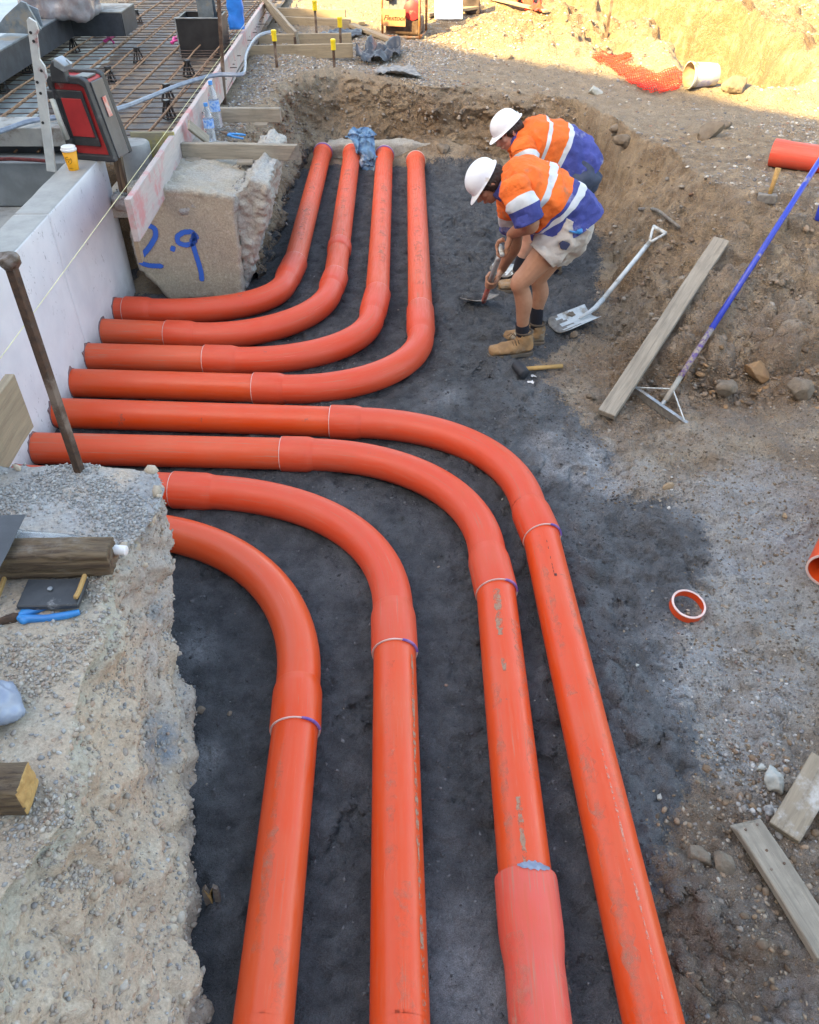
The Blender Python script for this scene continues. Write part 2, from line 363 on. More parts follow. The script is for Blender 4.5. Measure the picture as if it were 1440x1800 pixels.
def onG(px, py, lift=0, z0=.1):
    """the point of the ground seen at a pixel of the photograph"""
    d = ray(px, py); lo = 0.4
    for k in range(2600):
        q = EYE + d * lo
        if q.z < g(q.x, q.y): break
        lo += .012
    for _ in range(6):
        lo -= .002; q = EYE + d * lo
        if q.z > g(q.x, q.y): break
    q = EYE + d * lo; return Vector((q.x, q.y, g(q.x, q.y) + lift))
def clearline(p0, p1, r=.02, pivot=0):
    """raise the far end of a leaning thing until it rests on the ground instead of cutting it"""
    p0 = Vector(p0); p1 = Vector(p1)
    for k in range(80):
        bad = False
        for i in range(6, 20):
            q = p0.lerp(p1, i / 19)
            if g(q.x, q.y) + r > q.z: bad = True; break
        if not bad: break
        p1.z += .01
    return p1
# masks: R dark bedding sand, G pale grey dust, B ochre clay
sand_poly = [(-7, -4), (-7, 5.7), (-1.9, 5.6), (-1.9, 5.2), (-1.2, 5.2)] + W2([(455, 420), (470, 385), (512, 318), (535, 300), (560, 292), (640, 290), (740, 296), (800, 300), (850, 300), (1020, 330), (1050, 420), (1058, 530), (1010, 600), (950, 640), (975, 700), (1020, 745), (1080, 800), (1095, 870), (1180, 900), (1245, 960), (1215, 1050), (1190, 1150), (1225, 1250), (1255, 1350), (1220, 1430), (1140, 1510), (1150, 1600), (1120, 1700), (1180, 1800)], 0) + [(.55, .2), (.6, -4)]
wob = n2(X, Y, 3.0, 5, 71) * .10
ds = dist(X, Y, sand_poly); ins = inside(X, Y, sand_poly); sdist = np.where(ins, ds, -ds) + wob
sand = sst(-.13, .15, sdist) * sst(.35, .12, prof + n2(X, Y, 4, 3, 72) * .15)
dust = np.zeros_like(X)
for (px_, py_, r, a) in ((1030, 790, .20, 1), (1000, 770, .2, .7), (1090, 830, .15, .8), (1290, 900, .3, .8), (1350, 900, .35, .9), (1400, 960, .3, .8), (1300, 1020, .25, .9), (1380, 1080, .2, .6), (1250, 1060, .2, .8), (1230, 1140, .22, .9), (1230, 1220, .16, .9), (1310, 1280, .2, .8), (1270, 1190, .2, .8), (1360, 1200, .2, .7),
                         (345, 1130, .12, .55), (790, 700, .12, .4), (830, 1720, .10, .5), (800, 1640, .12, .3), (620, 980, .15, .15), (340, 1350, .08, .4), (1400, 1790, .1, .7)):
    c = P(px_, py_, .05); dust = np.maximum(dust, a * sst(r * 1.6, r * .3, np.hypot(X - c.x, Y - c.y) + wob * 1.2))
dust = np.maximum(dust, .22 * sst(.25, .9, X) * sst(6.5, 3.5, Y)); dust *= (.55 + .6 * sst(-.3, .3, n2(X, Y, 7, 4, 73)))
ochre = np.zeros_like(X)
for (px_, py_, z_, r, a) in ((1080, 610, .15, .22, 1), (1120, 640, .15, .15, .8), (1250, 590, .3, .2, .8), (1400, 630, .25, .3, .9), (1330, 600, .3, .2, .9), (1180, 580, .3, .15, .5), (1300, 100, .5, 1.0, .8), (1150, 50, .5, 1.2, .9), (1000, 20, .5, 1, .8), (1400, 60, .6, 2, .5)):
    c = P(px_, py_, z_); ochre = np.maximum(ochre, a * sst(r * 1.7, r * .3, np.hypot(X - c.x, Y - c.y) + wob))
ochre = np.maximum(ochre, .8 * sst(9.6, 11.5, Y + .3 * X) * sst(-1, 1, X))
# normal-direction displacement on steep faces
G3 = np.stack([X, Y, Zg], 1)
Zm = Zg.reshape(ny_, nx_); dzy, dzx = np.gradient(Zm, gy, gx); nn = np.stack([-dzx.ravel(), -dzy.ravel(), np.ones(len(X))], 1)
slope = np.hypot(nn[:, 0], nn[:, 1]); nn /= np.linalg.norm(nn, axis=1)[:, None]
steep = sst(.35, 1.4, slope) * sst(20, 14, Y)
dd = (.05 * fbm(G3, 4.5, 4, 91) + .022 * fbm(G3 * [1, 1, .5], 16, 3, 95)) * steep
G3 = G3 + nn * dd[:, None]
ii = np.arange(ny_ * nx_).reshape(ny_, nx_)
fq = np.stack([ii[:-1, :-1], ii[:-1, 1:], ii[1:, 1:], ii[1:, :-1]], -1).reshape(-1, 4)
gme = np_mesh('ground', G3, fq, True)
setattr_col(gme, 'mask', np.stack([sand, dust, ochre], 1)); setattr_col(gme, 'mask2', np.stack([prof, steep, sst(.2, .6, prof) * (1 - steep)], 1))
dark = np.zeros_like(X); tanm = np.zeros_like(X); greyz = np.zeros_like(X)
for (px_, py_, r, a) in ((1250, 1560, .22, 1), (1330, 1650, .3, 1), (1200, 1700, .2, .8), (1400, 1760, .3, .8), (1280, 1450, .15, .7), (1240, 1780, .25, .8), (1180, 1620, .12, .8)):
    c = P(px_, py_, .1); dark = np.maximum(dark, a * sst(r * 1.6, r * .4, np.hypot(X - c.x, Y - c.y) + wob))
for (px_, py_, r, a) in ((1250, 900, .3, .8), (1350, 950, .4, 1), (1320, 1050, .35, 1), (1400, 1000, .3, 1), (1240, 1150, .25, .9), (1260, 1250, .22, .9), (1330, 1180, .3, .7), (1030, 790, .22, .8)):
    c = P(px_, py_, .1); greyz = np.maximum(greyz, a * sst(r * 1.6, r * .4, np.hypot(X - c.x, Y - c.y) + wob))
tanm = rgt * sst(.08, .3, tt)
setattr_col(gme, 'mask3', np.stack([dark, tanm, greyz * sst(.3, .1, prof)], 1))
print('GROUND quads', len(fq))
def ground_mat():
    m, ns, ls, b = new_mat('site ground')
    tc = N(ns, 'ShaderNodeTexCoord'); co = tc.outputs['Object']
    at = N(ns, 'ShaderNodeAttribute', attribute_name='mask'); sp = N(ns, 'ShaderNodeSeparateColor'); ls.new(at.outputs[0], sp.inputs[0])
    at2 = N(ns, 'ShaderNodeAttribute', attribute_name='mask2'); sp2 = N(ns, 'ShaderNodeSeparateColor'); ls.new(at2.outputs[0], sp2.inputs[0])
    def noise(s, d=8, r=.65):
        n = N(ns, 'ShaderNodeTexNoise', i_Scale=s, i_Detail=d, i_Roughness=r); ls.new(co, n.inputs['Vector']); return n.outputs[0]
    nA, nB, nC, nD = noise(2.3), noise(11), noise(60, 5, .7), noise(320, 3, .8)
    earth = mix(ns, ls, ramp(ns, ls, nB, .35, .65), (.36, .255, .165), (.19, .135, .09))
    earth = mix(ns, ls, ramp(ns, ls, nA, .42, .66, True), earth, (.44, .35, .25))
    up = mix(ns, ls, ramp(ns, ls, nB, .3, .7), (.45, .36, .26), (.28, .22, .16))
    earth = mix(ns, ls, sp2.outputs[2], earth, up)
    at3 = N(ns, 'ShaderNodeAttribute', attribute_name='mask3'); sp3 = N(ns, 'ShaderNodeSeparateColor'); ls.new(at3.outputs[0], sp3.inputs[0])
    tanc = mix(ns, ls, ramp(ns, ls, nB, .35, .62), (.48, .36, .235), (.25, .18, .12)); earth = mix(ns, ls, math_(ns, ls, 'MULTIPLY', sp3.outputs[1], .8), earth, tanc)
    earth = mix(ns, ls, math_(ns, ls, 'MULTIPLY', sp3.outputs[2], .85), earth, mix(ns, ls, ramp(ns, ls, nB, .35, .65), (.52, .50, .46), (.28, .255, .225)))
    earth = mix(ns, ls, math_(ns, ls, 'MULTIPLY', sp3.outputs[0], ramp(ns, ls, nA, .25, .5)), earth, mix(ns, ls, ramp(ns, ls, nB, .35, .65), (.22, .145, .088), (.10, .066, .042)))
    och = mix(ns, ls, ramp(ns, ls, nC, .3, .7), (.30, .185, .095), (.20, .13, .08))
    of = math_(ns, ls, 'MULTIPLY', sp.outputs[2], ramp(ns, ls, nB, .30, .58, True))
    cc = mix(ns, ls, of, earth, och)
    sandc = mix(ns, ls, ramp(ns, ls, nB, .3, .7), (.145, .153, .162), (.058, .062, .068))
    sandc = mix(ns, ls, math_(ns, ls, 'MULTIPLY', ramp(ns, ls, nA, .5, .72, True), .6), sandc, (.19, .197, .205))
    sf = math_(ns, ls, 'ADD', sp.outputs[0], math_(ns, ls, 'MULTIPLY', math_(ns, ls, 'SUBTRACT', math_(ns, ls, 'ADD', nB, nC), 1.0), 1.3)); sf = ramp(ns, ls, sf, .36, .64, True); cc = mix(ns, ls, sf, cc, sandc)
    df = math_(ns, ls, 'MULTIPLY', sp.outputs[1], ramp(ns, ls, nC, .15, .60)); cc = mix(ns, ls, df, cc, (.47, .49, .51))
    # small stones in the surface
    vo = N(ns, 'ShaderNodeTexVoronoi', i_Scale=70.0); ls.new(co, vo.inputs['Vector'])
    vc = N(ns, 'ShaderNodeSeparateColor'); ls.new(vo.outputs['Color'], vc.inputs[0])
    inv = math_(ns, ls, 'SUBTRACT', 1.0, sp.outputs[0]); inv = ramp(ns, ls, inv, 0, .6)
    st = math_(ns, ls, 'MULTIPLY', ramp(ns, ls, vc.outputs[0], .55, .6), ramp(ns, ls, vo.outputs['Distance'], .42, .30)); st = math_(ns, ls, 'MULTIPLY', st, inv)
    stc = mix(ns, ls, vc.outputs[1], (.40, .36, .30), (.22, .21, .20)); cc = mix(ns, ls, math_(ns, ls, 'MULTIPLY', st, .75), cc, stc)
    grain = mix(ns, ls, 1.0, cc, mix(ns, ls, ramp(ns, ls, nD, .3, .7), (.5, .5, .5), (1.5, 1.5, 1.5)), 'MULTIPLY')
    ls.new(grain, b.inputs['Base Color']); b.inputs['Roughness'].default_value = .93; b.inputs['Specular IOR Level'].default_value = .25
    hh = math_(ns, ls, 'ADD', math_(ns, ls, 'MULTIPLY', nC, 1.0), math_(ns, ls, 'MULTIPLY', nD, .3)); hh = math_(ns, ls, 'ADD', hh, math_(ns, ls, 'MULTIPLY', st, .9))
    hh = math_(ns, ls, 'ADD', hh, math_(ns, ls, 'MULTIPLY', nB, 1.5)); hh = math_(ns, ls, 'ADD', hh, math_(ns, ls, 'MULTIPLY', noise(27, 4, .7), 1.6))
    bp = N(ns, 'ShaderNodeBump'); bp.inputs['Strength'].default_value = 1.0; bp.inputs['Distance'].default_value = .026; ls.new(hh, bp.inputs['Height']); ls.new(bp.outputs[0], b.inputs['Normal'])
    return m
tag(link('ground', gme, ground_mat()), kind='structure')
# ================================================================ stones
def ico():
    t = (1 + 5 ** .5) / 2
    v = np.array([(-1, t, 0), (1, t, 0), (-1, -t, 0), (1, -t, 0), (0, -1, t), (0, 1, t), (0, -1, -t), (0, 1, -t), (t, 0, -1), (t, 0, 1), (-t, 0, -1), (-t, 0, 1)]) / math.sqrt(1 + t * t)
    f = np.array([(0, 11, 5), (0, 5, 1), (0, 1, 7), (0, 7, 10), (0, 10, 11), (1, 5, 9), (5, 11, 4), (11, 10, 2), (10, 7, 6), (7, 1, 8), (3, 9, 4), (3, 4, 2), (3, 2, 6), (3, 6, 8), (3, 8, 9), (4, 9, 5), (2, 4, 11), (6, 2, 10), (8, 6, 7), (9, 8, 1)])
    return v, f
ICO = ico()
PAL = np.array([(.34, .31, .27), (.25, .235, .22), (.42, .39, .34), (.20, .19, .19), (.30, .23, .17), (.36, .30, .23), (.17, .16, .16), (.28, .27, .26), (.5, .47, .42), (.26, .15, .10)])
def stone_mat():
    m, ns, ls, b = new_mat('stone'); at = N(ns, 'ShaderNodeAttribute', attribute_name='tint')
    tc = N(ns, 'ShaderNodeTexCoord'); n = N(ns, 'ShaderNodeTexNoise', i_Scale=150.0, i_Detail=4.0); ls.new(tc.outputs['Object'], n.inputs['Vector'])
    ls.new(mix(ns, ls, 1.0, at.outputs[0], mix(ns, ls, n.outputs[0], (.6, .6, .6), (1.3, 1.3, 1.3)), 'MULTIPLY'), b.inputs['Base Color']); b.inputs['Roughness'].default_value = .85; return m
STONE = stone_mat()
OCT = (np.array([(1, 0, 0), (-1, 0, 0), (0, 1, 0), (0, -1, 0), (0, 0, 1), (0, 0, -1)], float), np.array([(0, 2, 4), (2, 1, 4), (1, 3, 4), (3, 0, 4), (2, 0, 5), (1, 2, 5), (3, 1, 5), (0, 3, 5)]))
def stones(name, pts, size, pal=None, cool=0.0, label=None, flat=.65, dusty=None, low=False):
    """one joined mesh of many little rocks; pts Nx3, size N"""
    n = len(pts)
    if not n: return
    v, f = OCT if low else ICO; nv_ = len(v); pal = PAL if pal is None else pal
    q = rng.normal(size=(n, 4)); q /= np.linalg.norm(q, axis=1)[:, None]; a, b_, c, d = q.T
    Rm = np.stack([1 - 2 * (c * c + d * d), 2 * (b_ * c - d * a), 2 * (b_ * d + c * a), 2 * (b_ * c + d * a), 1 - 2 * (b_ * b_ + d * d), 2 * (c * d - b_ * a), 2 * (b_ * d - c * a), 2 * (c * d + b_ * a), 1 - 2 * (b_ * b_ + c * c)], 1).reshape(n, 3, 3)
    sc3 = np.stack([np.ones(n), rng.uniform(.6, 1, n), rng.uniform(.4, .8, n)], 1) * size[:, None]
    jit = rng.uniform(.72, 1.18, size=(n, nv_, 1))
    vv = v[None] * jit * sc3[:, None, :]; vv = np.einsum('nij,nkj->nki', Rm, vv); vv[:, :, 2] *= flat; vv += pts[:, None, :]
    ff = (f[None] + (np.arange(n) * nv_)[:, None, None]).reshape(-1, 3)
    me = np_mesh(name, vv.reshape(-1, 3), ff)
    cc = pal[rng.integers(0, len(pal), n)] * rng.uniform(.7, 1.2, (n, 1))
    if cool: cc = cc * (1 - cool) + cool * cc.mean(1, keepdims=True) * np.array([.97, 1.0, 1.03])
    if dusty is not None: cc = cc * .5 + .5 * np.array(dusty)
    setattr_col(me, 'tint', np.repeat(cc, nv_, axis=0))
    return tag(link(name, me, STONE), label, kind='stuff')
def lsize(n, lo, hi, k=2.5): return lo + (hi - lo) * rng.random(n) ** k
def on_ground(n, x0, x1, y0, y1, wfn):
    x = rng.uniform(x0, x1, n); y = rng.uniform(y0, y1, n); keep = rng.random(n) < wfn(x, y); x, y = x[keep], y[keep]
    return np.stack([x, y, gz(x, y)], 1)
def samp(arr, x, y):
    A = arr.reshape(ny_, nx_); i = np.clip(np.searchsorted(gx, x), 0, nx_ - 1); j = np.clip(np.searchsorted(gy, y), 0, ny_ - 1); return A[j, i]
# upper ground gravel
p_ = on_ground(52000, -1.5, 6, 5.0, 12.5, lambda x, y: samp(sst(.6, .95, prof) * sst(.6, .2, steep), x, y) * (.25 + .75 * sst(-.2, .3, n2(x, y, 1.2, 3, 5))))
stones('gravel', p_, lsize(len(p_), .005, .026, 4), label='loose gravel spread over the upper ground beyond the trench')
p_ = on_ground(26000, -1.5, 1.6, 5.4, 10.9, lambda x, y: samp(sst(.6, .95, prof), x, y) * sst(1.3, .2, x + .6 * n2(x, y, 1.2, 3, 15)) * sst(10.9, 10.1, y + .5 * n2(x, y, 1.5, 3, 16)))
stones('gravel', p_, lsize(len(p_), .007, .022, 2.5), cool=.6, label='grey crushed gravel around the capped pegs')
# right bank and foreground
p_ = on_ground(20000, .9, 3.4, .6, 5.4, lambda x, y: (1 - samp(sand, x, y)) * (.15 + .7 * sst(.0, .4, n2(x, y, 1.7, 3, 15))))
stones('gravel', p_, lsize(len(p_), .004, .017, 4), label='small stones scattered on the right hand earth bank', dusty=(.24, .19, .14))
c1 = P(1340, 1240, .12); c2 = P(1390, 1340, .15); c3 = P(1240, 870, .05); c4 = P(1300, 1180, .1)
p_ = on_ground(16000, .7, 2.4, 1.0, 3.4, lambda x, y: np.clip(sst(.30, .05, np.hypot(x - c1.x, y - c1.y)) + .9 * sst(.28, .06, np.hypot(x - c2.x, y - c2.y)) + .5 * sst(.3, .05, np.hypot(x - c4.x, y - c4.y)) + .22 * sst(.35, .05, np.hypot(x - c3.x, y - c3.y)), 0, 1))
stones('gravel', p_, lsize(len(p_), .004, .013, 2), cool=.45, label='pale crushed stone at the right edge of the dark sand')
p_ = on_ground(900, -1, 1.5, .5, 8, lambda x, y: samp(sand, x, y) * (.25 + .5 * sst(.3, 1.2, x)))
stones('gravel', p_, lsize(len(p_), .002, .009, 4), cool=.3, label='stray pebbles lying on the dark bedding sand')
# crumbs of earth along the trench walls and the foot of the right bank
p_ = on_ground(14000, -1.3, 2.6, 3.2, 9.0, lambda x, y: samp(sst(.02, .1, tt) * sst(1, .8, tt), x, y) * .8)
stones('earth_crumbs', p_, lsize(len(p_), .006, .034, 5), pal=np.array([(.20, .145, .10), (.15, .11, .08), (.25, .19, .14), (.30, .27, .23)]), label='crumbled clods and stones on the trench sides')
p_ = on_ground(5000, 1.0, 3.2, 3.2, 4.0, lambda x, y: samp(sst(.0, .05, tt) * sst(.5, .25, tt), x, y) * .8)
stones('earth_crumbs', p_, lsize(len(p_), .006, .034, 4), pal=np.array([(.18, .135, .10), (.14, .105, .08), (.22, .165, .12), (.28, .17, .09)]), label='broken clay lumps at the foot of the right bank')
p_ = on_ground(4000, .8, 2.2, .5, 1.6, lambda x, y: (1 - samp(sand, x, y)) * .6)
stones('earth_crumbs', p_, lsize(len(p_), .003, .022, 5), pal=np.array([(.20, .135, .085), (.13, .09, .06), (.26, .18, .12)]), label='damp brown soil crumbs in the right foreground')

# crumbs of the bedding sand, thickest on the trodden right side, spilling over its ragged edge
SP = np.array([(.105, .11, .118), (.075, .08, .086), (.14, .145, .15), (.06, .062, .068)])
p_ = on_ground(60000, -1.0, 2.0, .5, 8.3, lambda x, y: (samp(sand, x, y) + .35 * samp(sst(-.12, .04, sdist), x, y)) * (.18 + .8 * sst(.0, .55, n2(x, y, 1.9, 3, 66) + .5 * sst(.2, .9, x))))
stones('sand_crumbs', p_, lsize(len(p_), .0025, .014, 3.5), pal=SP, label='loose crumbs of damp grey bedding sand', low=True)
p_ = on_ground(26000, .7, 3.4, .5, 4.6, lambda x, y: (1 - samp(sand, x, y)) * .8 + .25 * samp(sst(.3, .0, sdist), x, y))
stones('earth_crumbs', p_, lsize(len(p_), .0025, .014, 3), pal=np.array([(.26, .2, .14), (.19, .145, .10), (.33, .28, .22), (.14, .105, .075)]), label='fine brown crumbs over the trodden ground at right', low=True)
# ---------------------------------------------------------------- cut sides of the trench, layered and stony
def resamp(pts, n):
    pts = np.array(pts, float); d = np.r_[0, np.cumsum(np.linalg.norm(np.diff(pts, axis=0), axis=1))]; t = np.linspace(0, d[-1], n); return np.stack([np.interp(t, d, pts[:, k]) for k in range(2)], 1)
def cutface(bp_, rp_, n, rows, label, inset=.03):
    pb = np.array([a for a, b in bp_]); pr_ = np.array([b for a, b in bp_]); dd_ = np.r_[0, np.cumsum(np.linalg.norm(np.diff((pb + pr_) / 2, axis=0), axis=1))]; tq_ = np.linspace(0, dd_[-1], n)
    Bq = np.stack([np.interp(tq_, dd_, pb[:, k]) for k in range(2)], 1); Rq = np.stack([np.interp(tq_, dd_, pr_[:, k]) for k in range(2)], 1); co = []
    for w_ in range(6):
        Bq[1:-1] = (Bq[:-2] + Bq[1:-1] * 2 + Bq[2:]) / 4; Rq[1:-1] = (Rq[:-2] + Rq[1:-1] * 2 + Rq[2:]) / 4
    zb_ = gz(Bq[:, 0], Bq[:, 1]); out_ = Rq - Bq; L = np.linalg.norm(out_, axis=1, keepdims=True); zt = gz(*(Rq + out_ / L * .16).T)
    for k in range(rows):
        t = k / (rows - 1); pr = t ** 1.25 * .9; xy = Bq - out_ / L * inset * (1 - t) + out_ * pr; z = -.04 + (zt + .012 + .04) * t
        if k == rows - 1: xy = Rq + out_ / L * .10; z = zt - .006
        if k == rows - 2: xy = Rq - out_ / L * .02; z = zt + .006
        co.append(np.stack([xy[:, 0], xy[:, 1], z], 1))
    co = np.array(co); nrm = np.concatenate([-out_ / L, np.full((n, 1), .15)], 1)[None]; flat = co.reshape(-1, 3)
    d = .075 * fbm(flat * [1, 1, 1.3], 2.6, 4, 301) + .055 * (np.abs(fbm(flat * [1, 1, 1.6], 6.5, 4, 302)) * 2 - .4) + .020 * fbm(flat, 22, 3, 303); tt_ = np.repeat(np.linspace(0, 1, rows), n); d = d * sst(1.0, .93, tt_) + .055 * sst(1.0, .9, tt_) + .035 * np.sin(tt_ * 9 + 2.5 * fbm(flat, 1.5, 2, 304)) * sst(1, .9, tt_)
    ends = np.tile(sst(n - 1, n - 70, np.arange(n)), rows); d = d * (.25 + .75 * ends) - .05 * (1 - ends)
    flat = flat + np.repeat(nrm, rows, 0).reshape(-1, 3) * (d * .9)[:, None]; i2 = np.arange(rows * n).reshape(rows, n)
    me = np_mesh('trench_side', flat, np.stack([i2[:-1, :-1], i2[:-1, 1:], i2[1:, 1:], i2[1:, :-1]], -1).reshape(-1, 4), True); me.flip_normals() if False else None
    lo_ = sst(.34, .06, tt_ + .2 * fbm(flat, 5, 3, 305)); setattr_col(me, 'mask', np.stack([lo_ * .55, 0 * d, .25 * sst(-.1, .3, fbm(flat, 2, 3, 306))], 1)); setattr_col(me, 'mask2', np.stack([tt_, 1 + 0 * d, sst(.55, .95, tt_)], 1))
    o = tag(link('trench_side', me, bpy.data.materials['site ground']), label, kind='structure')
    m_ = 5200; ii_ = rng.integers(0, len(flat), m_); ii_ = ii_[rng.random(m_) < (.25 + .75 * tt_[ii_])]; stones('trench_stones', flat[ii_] + rng.uniform(-.015, .015, (len(ii_), 3)), lsize(len(ii_), .005, .026, 3.5), pal=np.array([(.22, .17, .13), (.17, .13, .10), (.28, .24, .20), (.33, .30, .27)]), label='stones sticking out of the cut trench side', flat=.9)
    return o
cutface(PAIRS, None, 560, 56, 'cut earth sides of the far part of the trench')
# ================================================================ building that shades the site (behind the camera)
M_render = grimy('pale rendered wall', (.42, .40, .37), (.34, .32, .30), rough=.9, scale=2, bump=.2, bscale=30)
M_glass = grimy('dark window glass', (.03, .035, .04), rough=.08, bump=0)
M_gal = grimy('galvanised steel', (.42, .45, .47), (.30, .33, .35), rough=.45, metal=.6, scale=14, bump=.1, dirt=(.30, .28, .25), damt=.5)
dE = V(.7071, -.7071, 0); nE = V(.7071, .7071, 0); BH = 10.0
bc = nE * (10.4 / 1.4142) - V(.80, .60, 0) * ((BH - .6) / math.tan(R_(SUN_EL))); bc = nE * bc.dot(nE)
mB = Matrix((dE, nE, V(0, 0, 1))).transposed().to_4x4(); mB.translation = bc
bld = empty('building', mat=mB); tag(bld, 'pale rendered building standing behind the photographer and shading the trench', 'building')
def child(mb, name, mats, parent, **k):
    o = mb.build(name, mats, **k); o.parent = parent; return o
child(MB().box((0, -5, BH / 2), (70, 10, BH)), 'wall', M_render, bld)
child(MB().box((0, -5, BH + .12), (70.3, 9.9, .22)), 'roof', M_gal, bld)
wme = None
for i in range(-5, 6):
    for k in range(3):
        wo = child(MB().box((0, .02, 0), (1.8, .06, 1.5)).box((0, .04, -.8), (2.0, .16, .08)), 'window', M_glass, bld) if wme is None else bpy.data.objects.new('window', wme)
        if wme is None: wme = wo.data
        else: col.objects.link(wo); wo.parent = bld
        wo.location = (i * 5.5, 0, 2.0 + k * 3.0)
# ================================================================ white wall
M_white = None
def white_wall_mat():
    m, ns, ls, b = new_mat('white coated concrete')
    tc = N(ns, 'ShaderNodeTexCoord'); co = tc.outputs['Object']
    n1 = N(ns, 'ShaderNodeTexNoise', i_Scale=3.0, i_Detail=6.0, i_Roughness=.6); ls.new(co, n1.inputs['Vector'])
    cc = mix(ns, ls, ramp(ns, ls, n1.outputs[0], .3, .7), (.72, .735, .76), (.56, .58, .62))
    # dents and scuffs
    mp = N(ns, 'ShaderNodeMapping'); mp.inputs['Scale'].default_value = (1, 1.6, .7); ls.new(co, mp.inputs[0])
    n2_ = N(ns, 'ShaderNodeTexNoise', i_Scale=24.0, i_Detail=5.0, i_Roughness=.7, i_Distortion=1.2); ls.new(mp.outputs[0], n2_.inputs['Vector'])
    n3 = N(ns, 'ShaderNodeTexNoise', i_Scale=2.5, i_Detail=3.0); ls.new(co, n3.inputs['Vector'])
    sc_ = math_(ns, ls, 'MULTIPLY', ramp(ns, ls, n2_.outputs[0], .625, .65), ramp(ns, ls, n3.outputs[0], .40, .54))
    cc = mix(ns, ls, math_(ns, ls, 'MULTIPLY', sc_, .8), cc, (.13, .13, .15))
    geo = N(ns, 'ShaderNodeSeparateXYZ'); ls.new(co, geo.inputs[0])
    lowd = ramp(ns, ls, geo.outputs['Z'], .22, .0); lown = math_(ns, ls, 'MULTIPLY', lowd, ramp(ns, ls, n1.outputs[0], .35, .6)); cc = mix(ns, ls, math_(ns, ls, 'MULTIPLY', lown, .8), cc, (.20, .18, .16))
    # top in bare grey concrete
    nrm = N(ns, 'ShaderNodeSeparateXYZ'); ls.new(tc.outputs['Normal'], nrm.inputs[0])
    n4 = N(ns, 'ShaderNodeTexNoise', i_Scale=9.0, i_Detail=8.0, i_Roughness=.7); ls.new(co, n4.inputs['Vector'])
    topc = mix(ns, ls, ramp(ns, ls, n4.outputs[0], .3, .7), (.36, .36, .34), (.25, .255, .245)); cc = mix(ns, ls, ramp(ns, ls, nrm.outputs['Z'], .5, .8), cc, topc)
    ls.new(cc, b.inputs['Base Color']); b.inputs['Roughness'].default_value = .6
    bp = N(ns, 'ShaderNodeBump'); bp.inputs['Strength'].default_value = .35; bp.inputs['Distance'].default_value = .004
    hh = math_(ns, ls, 'SUBTRACT', n4.outputs[0], math_(ns, ls, 'MULTIPLY', sc_, .8)); ls.new(hh, bp.inputs['Height']); ls.new(bp.outputs[0], b.inputs['Normal']); return m
XW = -1.858
M_white = white_wall_mat()
WT = .92
def slab_mesh(y0, y1, xa, xb, z0, z1, amp=.004):
    mb = MB().box(((xa + xb) / 2, (y0 + y1) / 2, (z0 + z1) / 2), (xb - xa, y1 - y0, z1 - z0)); me = remesh(mb, .02, 1)
    c = getco(me); n = getno(me); c += n * (fbm(c, 6, 4, 3) * amp)[:, None]; setco(me, c); return me
wallE = empty('concrete_wall', (XW - .1, 3.2, 0)); tag(wallE, 'long white coated concrete wall on the left where the orange pipes end', 'wall')
# three cast panels with fine vertical joints between them
for (a, b_) in ((.4, 2.9), (2.905, 4.22), (4.225, 5.27)):
    me = slab_mesh(a, b_, XW - .2, XW, -.15, WT); o = link('panel', me, M_white); o.parent = wallE; o.matrix_parent_inverse = Matrix.Translation((-wallE.location.x, -3.2, 0))
# ragged dark openings round each pipe
M_hole = grimy('broken grout', (.26, .14, .13), (.14, .10, .11), rough=.95, scale=30, bump=.8)
